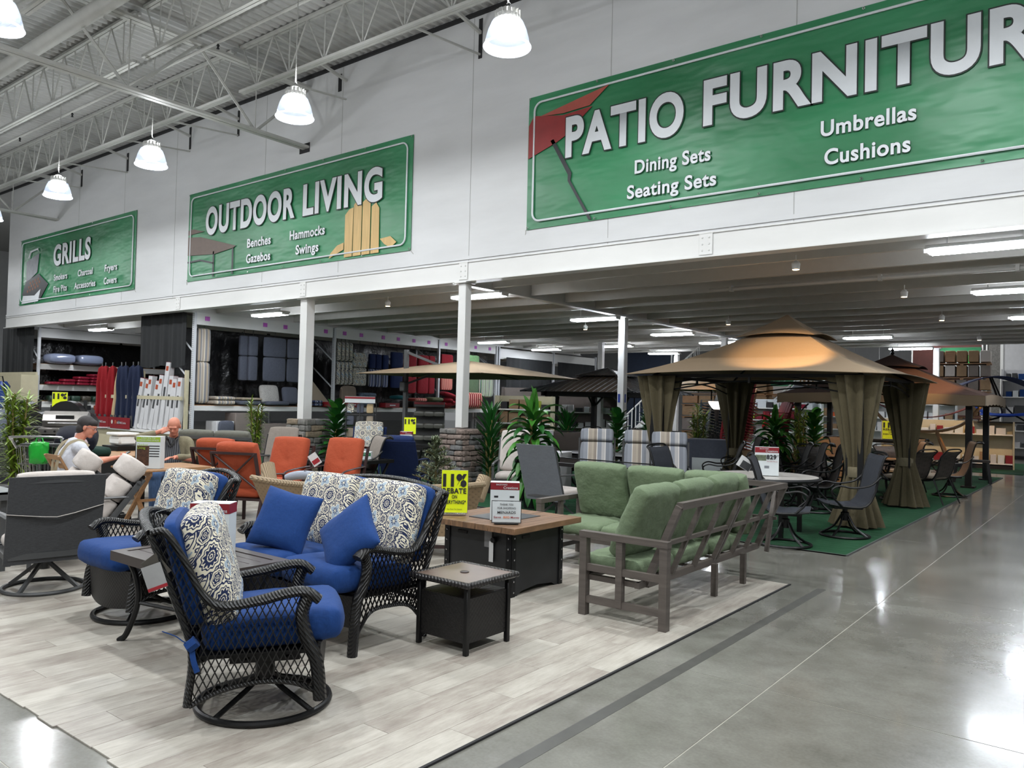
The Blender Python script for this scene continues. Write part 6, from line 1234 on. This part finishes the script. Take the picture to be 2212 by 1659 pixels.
p3_ = thing('market_parasol', 'second tan parasol beyond the black hardtop', 'umbrella', (-12.9, 23.1, 0)); parasol(p3_, M_tanc, 1.3, 1.85, 2.3, 8); obj('pole', MB().tube([(0, 0, 0), (0, 0, 2.3)], .02, 8), M_black, p3_)
# ---------------- plants ----------------
def leafmat(nm, c, v=.35):
    m, nt, b = base(nm); oi = nt.nodes.new('ShaderNodeObjectInfo'); c = lin(c); f = noisef(nt, coords(nt), 9, 3)*.6+N(nt, oi.outputs['Random'])*.4
    nt.links.new(ramp(nt, f, [(.2, tuple(x*(1-v) for x in c[:3])+(1,)), (.8, tuple(min(1, x*(1+v)) for x in c[:3])+(1,))]), b.inputs['Base Color']); b.inputs['Roughness'].default_value = .38; return m
M_l1, M_l2, M_l3, M_l4 = leafmat('corn_leaf', (58, 116, 38)), leafmat('dark_leaf', (28, 84, 30)), leafmat('bamboo_leaf', (112, 136, 46)), leafmat('fir_needles', (122, 134, 104)); M_stem = mat('plant_stem', (120, 104, 60), .7, var=.2); M_pot = mat('black_pot', (26, 27, 30), .5)
def leaf_bm(mb, base_, d, L, w, droop, n=7, fold=.25, up_=(0, 0, 1)):
    base_ = Vector(base_); d = Vector(d).normalized(); side = d.cross(Vector(up_)); side = side.normalized() if side.length > .05 else Vector((1, 0, 0)); prev = None; p = base_.copy(); dd = d.copy()
    for i in range(n+1):
        t = i/n; ww = w*math.sin(PI*min(1, t*.93+.06))**.75 if i < n else .001; nn = side.cross(dd)
        row = [mb.b.verts.new(p-side*ww/2+nn*ww*fold), mb.b.verts.new(p), mb.b.verts.new(p+side*ww/2+nn*ww*fold)]
        if prev: 
            for k in (0, 1): mb.b.faces.new((prev[k], prev[k+1], row[k+1], row[k]))
        prev = row; dd = (dd+Vector((0, 0, -droop/n))).normalized(); p = p+dd*L/n
def plant(kind, lab, loc, H, seed, pot=.14, nm='potted_plant', s=1):
    t = thing(nm, lab, 'plant', loc, R(seed*40), 'artificial plants'); rs = random.Random(seed); r0 = pot
    if pot: obj('pot', MB().lathe([(0, 0), (r0*.75, 0), (r0, r0*1.7), (r0*.9, r0*1.7), (r0*.85, r0*1.5), (0, r0*1.5)], 18), M_pot, t)
    zb = pot*1.5
    if kind in ('corn', 'dracaena'):
        st_ = MB()
        for k in range(3): x, y = .04*math.cos(k*2.1), .04*math.sin(k*2.1); st_.tube([(x, y, zb), (x*2, y*2, H*(.5+.14*k))], .02, 7)
        obj('stem', st_, M_stem, t); n = 88 if kind == 'corn' else 100
        for k in range(n):
            u = k/n; z = zb+(H-zb)*(.06+.74*u); a = k*2.4+u*3
            if kind == 'corn': el = .35+.9*u+(.5 if k > n-7 else 0); L = (.5 if k < n-7 else .42); w = .13; dr = 3.2-1.6*u if k < n-7 else .3
            else: el = .7+.55*u; L = .4; w = .055; dr = .6
            m = MB(); leaf_bm(m, (0, 0, 0), (math.cos(a)*math.cos(el), math.sin(a)*math.cos(el), math.sin(el)), L*rs.uniform(.8, 1.15), w, dr); obj('leaf', m, M_l1 if kind == 'corn' and (k > n-14 or k % 3 == 0) else M_l2, t, (.03*math.cos(a), .03*math.sin(a), z))
    elif kind == 'broad':
        obj('stem', MB().tube([(0, 0, zb), (.02, .01, H*.8)], .018, 7).tube([(0, 0, zb), (-.08, .05, H*.6)], .014, 7), M_stem, t)
        for k in range(52):
            u = k/52; z = zb+(H-zb)*(.1+.8*u); a = k*2.4; el = .3+.9*u; m = MB(); leaf_bm(m, (0, 0, 0), (math.cos(a)*math.cos(el), math.sin(a)*math.cos(el), math.sin(el)), .3*s*(1-.25*u), .17*s*(1-.2*u), .9, 6, .12); obj('leaf', m, M_l2 if k % 4 else M_l1, t, (.04*math.cos(a), .04*math.sin(a), z))
    else:
        st_ = MB(); lf_ = MB(); q = 5 if kind == 'bamboo' else 1
        for k in range(q):
            a = k*1.3; top = (.13*math.cos(a)*(q > 1), .13*math.sin(a)*(q > 1), H*rs.uniform(.8, 1)); st_.tube([(.03*math.cos(a), .03*math.sin(a), zb), top], .012, 6)
            for j in range(70 if q > 1 else 80):
                u = j/(70 if q > 1 else 80); p = Vector((.03*math.cos(a), .03*math.sin(a), zb)).lerp(Vector(top), .12+.88*u); b_ = rs.uniform(0, 2*PI)
                if kind == 'bamboo':
                    for _ in range(2): el = rs.uniform(.0, 1.2); leaf_bm(lf_, p, (math.cos(b_)*math.cos(el), math.sin(b_)*math.cos(el), math.sin(el)), rs.uniform(.14, .24)*s, .024*s, .7, 3, .1); b_ += 2
                else:
                    Lb = .34*(1-u)+.05; el = .35; e = p+Vector((math.cos(b_)*math.cos(el), math.sin(b_)*math.cos(el), math.sin(el)))*Lb; st_.tube([p, e], .004, 4)
                    for w_ in range(26):
                        g_ = rs.uniform(0, 6.3); pp = p.lerp(e, .1+.9*w_/26); leaf_bm(lf_, pp, ((e-p).normalized()*.6+Vector((math.cos(g_), math.sin(g_), rs.uniform(-.5, 1)))), .075, .02, .1, 2, 0)
        obj('stem', st_, M_stem, t); obj('foliage', lf_, M_l3 if kind == 'bamboo' else M_l4, t, kind='stuff')
    return t
plant('corn', 'tall corn plant with bright arching leaves behind the fire pit table', (-7.05, 9.55, CZ), 1.72, 1, .16)
plant('dracaena', 'spiky dracaena in a black pot right of the paver pedestal', (-8.72, 10.55, CZ), 1.62, 2, .14)
ft = plant('fir', 'small fir tree in a dark pot before the paver pedestal', (-8.29, 8.74, 0), 1.2, 3, .13)
plant('broad', 'round leaved dark green plant beside the grey stone pedestal', (-12.85, 10.55, CZ), 1.5, 4, .15, s=1.35)
plant('bamboo', 'bamboo plant behind the grey stone pedestal and loveseat', (-14.75, 9.9, 0), 1.5, 5, .14)
plant('bamboo', 'large bamboo plant at the left edge before the long wood table', (-11.5, 4.12, 0), 1.6, 6, .2, s=1.25)
for i, (x, y, h, k, lab) in enumerate(((-8.97, 13.3, 1.45, 'dracaena', 'small dark dracaena before the black hardtop'), (-7.72, 13.2, 1.5, 'broad', 'broad leaved plant right of the first striped chair'), (-7.75, 14.5, 1.55, 'broad', 'broad leaved plant left of the gazebo left curtain'), (-6.9, 15.1, 1.6, 'bamboo', 'bamboo plant behind the floor lamp legs'), (-5.62, 15.9, 1.55, 'corn', 'corn plant behind the gazebo middle post'), (-4.75, 15.6, 1.6, 'broad', 'dark broad leaved plant left of the near curtain'), (-5.9, 18.4, 1.6, 'bamboo', 'far bamboo plant near the blue stickered column'))): plant(k, lab, (x, y, CZ), h, 11+i, .14, s=1.15)
# ---------------- floor lamp, stacks of chairs ----------------
fl_ = thing('floor_lamp', 'torchiere floor lamp with white bowl shade on dark splayed rods', 'lamp', (-6.57, 15.18, CZ)); obj('bowl_shade', MB().lathe([(.03, 1.52), (.09, 1.56), (.16, 1.66), (.17, 1.7), (.155, 1.7), (.08, 1.58), (0, 1.55)], 20), emis('lamp_bowl', (255, 250, 240), 2.5), fl_)
for k in range(4): a = k*PI/2+.4; obj('rod', MB().tube([(.17*math.cos(a), .17*math.sin(a), 0), (.03*math.cos(a), .03*math.sin(a), 1.3), (.03*math.cos(a), .03*math.sin(a), 1.5)], .008, 5), M_black, fl_)
obj('socket', MB().lathe([(.03, 1.3), (.05, 1.5), (.06, 1.54)], 10), M_brown, fl_)
hl = thing('twisted_lamp', 'twisted white tube lamp in front of the red stacked chairs', 'lamp', (-7.0, 17.3, CZ))
for s in (0, PI): obj('tube', MB().tube([(.09*math.sin(k*.42+s), .0, .35+.055*k) for k in range(22)], .014, 6), M_white, hl)
obj('base', MB().lathe([(0, 0), (.14, 0), (.14, .03), (.02, .05), (.02, .4), (0, .4)], 14), M_white, hl)
def adir_me(m):
    b = MB()
    for k in range(5): x = -.24+.12*k; b.bar((x, -.1, .12), (x, -.42, .78+.06*math.sin(k*PI/4)), .11, .018)
    for k in range(5): b.box(0, -.05+.11*k, .15+.03*k, .54, .09, .018, bev=0)
    b.box(-.3, .05, .36, .09, .62, .02).box(.3, .05, .36, .09, .62, .02).bar((-.28, .38, 0), (-.28, .38, .35), .07, .02).bar((.28, .38, 0), (.28, .38, .35), .07, .02).bar((-.27, .38, .2), (-.27, -.45, .0), .1, .02).bar((.27, .38, .2), (.27, -.45, .0), .1, .02)
    return b
ORD = ['bottom', 'second', 'third', 'fourth', 'fifth', 'sixth', 'seventh', 'eighth', 'ninth', 'tenth', 'eleventh', 'twelfth', 'thirteenth', 'fourteenth', 'fifteenth', 'sixteenth', 'seventeenth']
for (x, y, c, nm, n, z0) in ((-8.25, 18.6, (64, 78, 96), 'slate blue', 16, .5), (-7.8, 19.3, (116, 96, 78), 'tan', 17, .5), (-7.3, 17.9, (130, 22, 34), 'red', 17, .6), (-6.85, 19.3, (120, 26, 36), 'farther red', 12, .5)):
    m = mat('resin_'+nm.replace(' ', '_'), c, .6, var=.06); o0 = obj('adirondack_chair', adir_me(m), m, None, (x, y, z0), (0, 0, R(150)), flat=True); o0.scale = (.68,)*3; o0['category'] = 'chair'; o0['group'] = nm+' stacked garden chairs'
    for k in range(n):
        o = o0 if k == 0 else o0.copy()
        if k: C.objects.link(o)
        o.location = (x+.012*k, y-.006*k, z0+.068*k); o['label'] = '%s garden chair, %s in its stack%s' % (nm, ORD[k], '' if k < n-1 else ' and topmost')
    pl = thing('pallet', 'low pallet under the %s chair stack' % nm, 'pallet', (x, y, 0), R(60), 'pallets under stacked chairs')
    for k in range(4): obj('deck_board', MB().box(0, -.35+.23*k, .095, .9, .14, .02), M_teak, pl)
    for k in range(3): obj('runner', MB().box(-.4+.4*k, 0, .05, .06, .9, .09), M_teak, pl)
    obj('base_crate', MB().box(0, 0, z0/2+.055, .85, .85, z0-.11), M_kraft, pl)
# ---------------- product stands, cartons, shelving in the distance ----------------
bsn = thing('basket_stand', 'wire basket stand of gloves and pouches below the parasol', 'display', (-12.5, 10.9, CZ), R(40))
wf = MB()
for z in (.25, .5, .75, 1.0, 1.25): wf.tube([(-.28, -.2, z), (.28, -.2, z), (.28, .2, z), (-.28, .2, z)], .006, 4, True)
for x in (-.28, 0, .28):
    for y in (-.2, .2): wf.tube([(x, y, 0), (x, y, 1.5)], .008, 4)
obj('wire_frame', wf, M_gfr, bsn); obj('header_card', MB().box(0, -.21, 1.56, .62, .02, .13), M_card, bsn); obj('header_band', MB().box(0, -.223, 1.6, .62, .006, .04), M_dkred, bsn)
rs = random.Random(3)
for k in range(15): obj('pouch', MB().cushion(.15, .2, .06, T3(-.2+.2*(k % 3), -.14, .38+.25*(k//3), R(80)), .3, 6), [M_gmesh, M_kumb, M_med, M_tan, M_slate][rs.randrange(5)], bsn)
bs2 = thing('bag_stand', 'stand of clear bagged covers right of the parasol post', 'display', (-11.5, 11.9, CZ), R(40)); obj('frame', MB().box(0, .1, .75, .6, .05, 1.5).box(0, -.05, 1.5, .62, .3, .1), M_gfr, bs2); obj('header_band', MB().box(0, -.21, 1.52, .62, .01, .05), M_dkred, bs2)
for k in range(12): obj('bagged_cover', MB().cushion(.24, .2, .12, T3(-.2+.2*(k % 3), -.1, .55+.25*(k//3)), .5, 6), clear('clear_bag_dull', (110, 110, 104), .95, .2), bs2)
rebate((-10.35, 10.2, .95), R(35), .22, .3, 'small yellow 11% sign left of the fir tree', False); box_sign((-10.28, 10.05, .74), R(35), .22, .1, .28, 'white product card below the small yellow sign', [(-.5, .6, .2, .08, M_grey), (.3, .6, .2, .06, M_pink), (-.5, .35, .2, .08, M_grey), (.4, .2, .3, .1, M_ink)])
sqtable('dark table carrying the small yellow sign left of the fir tree', (-10.4, 10.2, CZ), .9, .6, .72, M_black, M_black, R(20))
tt = box_sign((-9.3, 8.15, .66), R(38), .3, .14, .12, 'white tent card with green band behind the loveseat', [], header=False); obj('green_band', MB().box(0, -.073, .08, .29, .002, .05), M_ban, tt); text('Take It Home Today!', .022, .24, M_card, tt, (-.12, -.077, .072)); sqtable('low dark table with the green banded tent card', (-9.3, 8.15, .012), .8, .6, .64, M_black, M_black)
for i, (x, y, z, sx, sy, sz, m, lab) in enumerate(((-8.35, 11.3, CZ, .55, .5, 1.1, M_wbx, 'tall white carton with red label right of the dracaena'), (-7.8, 11.15, CZ, .5, .5, .75, M_wbx, 'shorter white carton with red label next to the tall one'), (-8.95, 12.0, CZ, .3, .3, 1.0, M_kraft, 'kraft cylinder box behind the dracaena'), (-5.1, 17.6, CZ, .7, .5, 1.0, M_kraft, 'kraft carton behind the dark broad leaved plant'), (-5.75, 18.9, CZ, .8, .5, .9, M_kraft, 'kraft carton right of the far bamboo'), (-6.4, 14.6, CZ, .9, .6, .95, M_slate, 'stack of slate wrapped pads behind the floor lamp'), (-6.15, 16.9, CZ, .45, .3, 1.15, M_card, 'tall cream display box right of the red stacks'))):
    o = obj('carton', MB().box(0, 0, sz/2, sx, sy, sz, bev=.006), m, None, (x, y, z), (0, 0, R(10*i % 40)), label=lab, cat='box', group='cartons among the patio sets'); obj('label_patch', MB().box(.0, -sy/2-.002, sz*.5, sx*.7, .003, sz*.25), M_dkred if m == M_wbx else M_card, o)
def shelf_unit(lab, loc, rz, W, H, levels, back=M_bei, fill=None, seed=1, D=.45, z0=.1):
    t = thing('shelving_unit', lab, 'shelf', loc, rz, 'shelving units'); obj('back_panel', MB().box(0, D/2, H/2, W, .04, H), back, t); [obj('end_panel', MB().box(q*W/2, 0, H/2, .04, D, H), back, t) for q in (-1, 1)]
    rs = random.Random(seed); obj('plinth', MB().box(0, 0, z0/2, W, D, z0), M_dark, t)
    for z in levels:
        obj('shelf_board', MB().box(0, 0, z, W-.05, D, .035), M_white, t); x = -W/2+.12; nx = [l for l in levels if l > z]; hh = (min(nx)-z if nx else .3)
        while x < W/2-.2 and fill:
            w = rs.uniform(.14, .34); h = min(hh*.8, rs.uniform(.12, .3)); mm = rs.choice(fill); obj('boxed_item', MB().box(x+w/2, -.03, z+.018+h/2, w-.02, D*.7, h, bev=.004), mm, t); x += w+rs.uniform(0, .04)
    return t
M_limg, M_orr = mat('lime_plastic', (150, 170, 30), .4), mat('orange_box', (206, 90, 40), .5, var=.2)
shelf_unit('beige shelf of lime green tools below the black cloths', (-12.1, 16.0, CZ), R(25), 1.45, 1.75, (.15, .6, 1.05, 1.4), M_bei, [M_limg, M_ink, M_limg, M_kraft], 2)
shelf_unit('white shelf of household panels behind the black hardtop', (-15.0, 22.0, 0), R(30), 4.2, 2.1, (.15, .8, 1.3), M_taup, [M_wbx, M_gmesh, M_wbx, M_card], 3)
shelf_unit('beige end shelf of fire pit cartons at the far right', (-4.2, 26.3, CZ), R(8), 3.4, 1.36, (.15, .98), M_bei, [M_wbx, M_dkred, M_card, M_kraft], 4)
shelf_unit('white shelf of orange and white cartons beyond the brown gazebo', (-7.0, 30.0, 0), R(5), 5.0, 2.3, (.3, .9, 1.35, 1.85), M_card, [M_orr, M_wbx, M_kraft, M_card, M_wbx], 5, .6)
shelf_unit('shelf of seed packets and paint cans behind the grill gazebo', (-9.4, 26.0, 0), R(10), 3.2, 1.9, (.2, .7, 1.2, 1.6), M_card, [M_wbx, M_ink, M_limg, M_card, M_rpk], 6)
shelf_unit('bright white wall shelf of small boxes at the far right edge', (-1.6, 33.2, 0), R(0), 3.8, 3.2, (.4, 1.0, 1.6, 2.2, 2.8), M_wbx, [M_wbx, M_blue, M_card, M_gmesh], 7, .5)
# stacked lumber and pallets
rs = random.Random(12)
for i, (x, y, W, lab) in enumerate(((-13.2, 31.5, 3.6, 'tall pallet stack of wood packs behind the black hardtop'), (-9.4, 31.5, 3.4, 'tall pallet stack of wood packs above the lit parasol'), (-10.5, 34.0, 6.0, 'rear pallet stack of wood packs along the far aisle'), (-4.6, 32.0, 1.8, 'pallet stack of brown and cream packs behind the brown gazebo'))):
    t = thing('pallet_stack', lab, 'pallet stack', (x, y, 0), R(5), 'pallet stacks'); z = 0
    while z < 3.4:
        obj('pallet', MB().box(0, 0, z+.06, W, 1.0, .03).box(-W/2+.1, 0, z+.03, .1, 1, .08).box(0, 0, z+.03, .1, 1, .08).box(W/2-.1, 0, z+.03, .1, 1, .08), M_teak, t); z += .12; h = rs.uniform(.25, .5); q = 5
        for k in range(q): obj('pack', MB().box(-W/2+W/q*(k+.5), 0, z+h/2, W/q-.05, .9, h, bev=.01), rs.choice([M_kraft, M_teak, M_cream, M_taup, M_kraft]), t)
        z += h
# display walls and panels beyond
for i, (x, y, w, h, m, lab) in enumerate(((-16.6, 31.0, 2.2, 4.6, mat('navy_panel', (34, 46, 66), .6), 'navy display wall right of the white rack end'), (-5.9, 37.0, 2.6, 5.6, mat('red_brown_siding', (74, 34, 28), .6, var=.15), 'red brown siding sample wall behind the brown gazebo'), (-4.2, 37.0, .5, 5.6, sg, 'stone veneer sample column'), (-3.2, 37.0, 1.4, 5.6, M_wbx, 'white panel sample wall right of the stone veneer'), (-1.7, 37.2, 1.3, 5.6, mat('store_green', (16, 128, 72), .6, var=.05), 'green column panel at the far right'), (.6, 37.4, 3.2, 6, mat('grey_panel', (158, 156, 158), .7), 'plain grey wall panel at the right edge'), (-8.0, 26.6, .35, 2.4, M_ban, 'narrow green sign post with vertical lettering'))):
    t = thing('sample_wall', lab, 'panel', (x, y, 0), 0, 'display panels'); obj('panel', MB().box(0, 0, h/2, w, .12, h), m, t); obj('edge_trim', MB().box(-w/2, -.07, h/2, .05, .03, h).box(w/2, -.07, h/2, .05, .03, h), M_white, t)
t = thing('green_price_board', 'white board with bright green price patch on the siding wall', 'sign', (-5.4, 36.92, 3.2)); obj('board', MB().box(0, 0, .5, 1.5, .04, 1.2), M_card, t); obj('header_band', MB().box(0, -.03, 1.0, 1.5, .01, .2), M_ban, t); gp_ = obj('price_patch', MB().box(.4, -.03, .6, .6, .01, .36), mat('bright_green_price', (60, 210, 90), .5, var=0), t); text('350', .24, .45, M_ink, t, (.17, -.05, .5))
for i, (x, z, lab) in enumerate(((-9.7, 2.55, 'small hanging green aisle sign above the pallets'), (-6.9, 2.6, 'small hanging green aisle sign left of the near curtain'))):
    t = thing('aisle_sign', lab, 'sign', (x, 28.2, z), 0, 'hanging aisle signs'); obj('board', MB().box(0, 0, 0, .9, .03, .3), M_ban, t); text('Garden Center', .1, .7, M_card, t, (0, -.03, -.04), align='CENTER'); obj('wires', MB().tube([(-.4, 0, .15), (-.4, 0, 1.2)], .004, 4).tube([(.4, 0, .15), (.4, 0, 1.2)], .004, 4), M_steel, t)
rebate((-3.95, 18.15, .99), R(22), .3, .38, 'yellow 11% REBATE sign standing on the brown high table'); rebate((-3.68, 18.3, .99), R(22), .2, .16, 'smaller yellow 11% sign right of the tall one', False)
# white stairs
for i, (x, y, lab) in enumerate(((-13.6, 26.2, 'white steel staircase left of the gazebo curtain'), (-9.1, 27.3, 'white steel staircase behind the gazebo middle post'))):
    t = thing('staircase', lab, 'staircase', (x, y, 0), R(28), 'white staircases')
    for k in range(14): obj('tread', MB().box(-1.3+.2*k, 0, .2+.2*k, .26, .9, .03), M_gfr, t)
    for s in (-.47, .47): obj('stringer', MB().bar((-1.4, s, .05), (1.4, s, 2.9), .05, .25), M_white, t); obj('handrail', MB().tube([(-1.4, s, 1.0), (1.4, s, 3.8)], .025, 6), M_white, t); rl = MB(); [rl.tube([(-1.4+.14*k, s, .1+.14*k), (-1.4+.14*k, s, 1.0+.14*k)], .01, 4) for k in range(21)]; obj('balusters', rl, M_white, t)
# swings at far right
sw = thing('hanging_lounger', 'blue canopied hanging lounger above the far right shelf', 'swing seat', (-3.0, 26.6, 1.25), R(20)); obj('canopy', MB().grid(lambda a, c: Vector((-.95+1.9*a, -.5+c, 1.15+.28*math.sin(a*PI))), 14, 4, .02), M_navy, sw); obj('stand', MB().tube(spline([(-.1, .1, 1.4), (.1, .1, .8), (.2, .1, .3), (-.3, .1, .12)], 4), .03, 6).tube(spline([(-.1, -.1, 1.4), (.3, -.1, .5), (.8, -.1, .12)], 4), .025, 6).box(.1, 0, .1, 1.2, .6, .04), M_black, sw); obj('blue_pad', MB().tube(spline([(-.6, 0, .75), (-.3, 0, .4), (.2, 0, .3), (.8, 0, .35)], 4), .05, 6, False, 1).box(.2, 0, .33, 1.0, .55, .06), mat('bright_blue', (24, 70, 180), .6), sw)
sw2 = thing('hammock_stand', 'wooden arc hammock stand with dark red hammock by the gazebo post', 'hammock', (-4.4, 24.2, CZ), R(15)); obj('hammock', MB().grid(lambda a, c: Vector((-1.3+2.6*a, -.35+.7*c, 1.45+.45*(2*a-1)**2)), 16, 5, .02), fabric('maroon_cloth', (70, 24, 28)), sw2); obj('arc_frame', MB().tube(spline([(-1.5, 0, 1.95), (-.9, 0, 1.25), (0, 0, 1.05), (.9, 0, 1.25), (1.5, 0, 1.95)], 5), .045, 8), M_teak, sw2); obj('legs', MB().bar((-.7, -.5, 0), (-.3, 0, 1.1), .06).bar((-.7, .5, 0), (-.3, 0, 1.1), .06).bar((.7, -.5, 0), (.3, 0, 1.1), .06).bar((.7, .5, 0), (.3, 0, 1.1), .06), M_teak, sw2)
bn = thing('wood_bench', 'small dark bench near the last gazebo post', 'bench', (-2.75, 20.6, CZ), R(10)); obj('seat', MB().box(0, 0, .5, .7, .35, .05), M_sbr, bn); [obj('leg', MB().bar((a*.3, c*.13, .48), (a*.36, c*.17, 0), .06), M_black, bn) for a in (-1, 1) for c in (-1, 1)]
# spot lamps under the joists (warm)
sp_ = thing('track_spot', 'x', 'lamp', (0, 0, 0), 0, 'warm spot lamps'); obj('spot_head', MB().lathe([(.05, 0), (.06, .08), (.03, .12)], 12), M_white, sp_); obj('bulb_face', MB().lathe([(0, -.004), (.045, -.004), (.045, .0), (0, .002)], 12), emis('warm_bulb', (255, 214, 160), 12), sp_); obj('stem', MB().tube([(0, 0, .1), (0, 0, .2)], .008, 5), M_white, sp_)
for i, (x, y, tx, ty, tz, e, lab) in enumerate(((-3.55, 10.75, -4.0, 11.7, 2.3, 300, 'warm spot lamp just inside the beam aimed at the tan gazebo'), (-11.9, 11.0, -12.2, 11.6, 2.1, 40, 'warm spot lamp above the tan cantilever parasol'), (-7.2, 17.2, -8.3, 18.9, 2.3, 70, 'warm spot lamp above the floor lamp'), (-10.9, 16.9, -11.4, 18.4, 2.3, 40, 'warm spot lamp left of the second column'), (-3.0, 18.2, -3.6, 19.6, 2.0, 10, 'warm spot lamp above the brown gazebo'), (-3.0, 23.5, -4.5, 27, 1, 60, 'warm spot lamp near the far right shelf'), (-2.9, 14.2, -3.2, 16.5, 0.5, 20, 'dim warm spot lamp between the gazebos'))):
    if i == 0: o = sp_; o.location = (x, y, 3.5); o['label'] = lab
    else: o = dup(sp_, (x, y, 3.5), 0, lab)
    l = bpy.data.lights.new('spot_beam', 'SPOT'); l.energy = e; l.color = (1, .62, .3); l.spot_size = R(62); l.spot_blend = .6; l.shadow_soft_size = .03
    s = new('spot_beam', l, o); d = Vector((tx-x, ty-y, tz-3.48)); s.rotation_euler = d.to_track_quat('-Z', 'Y').to_euler(); s.location = (0, 0, -.03)
pp_ = thing('conduit', 'grey pipe running under the mezzanine joists on the right', 'pipe', (0, 0, 0)); obj('pipe', MB().tube([(-5.8, 13.0, 3.655), (7.6, 13.0, 3.66)], .035, 8), M_mez, pp_); [obj("clamp", MB().box(x, 13.0, 3.66, .05, .1, .1), M_mez, pp_) for x in (-5.4, -3.0, -1.2, .6)]
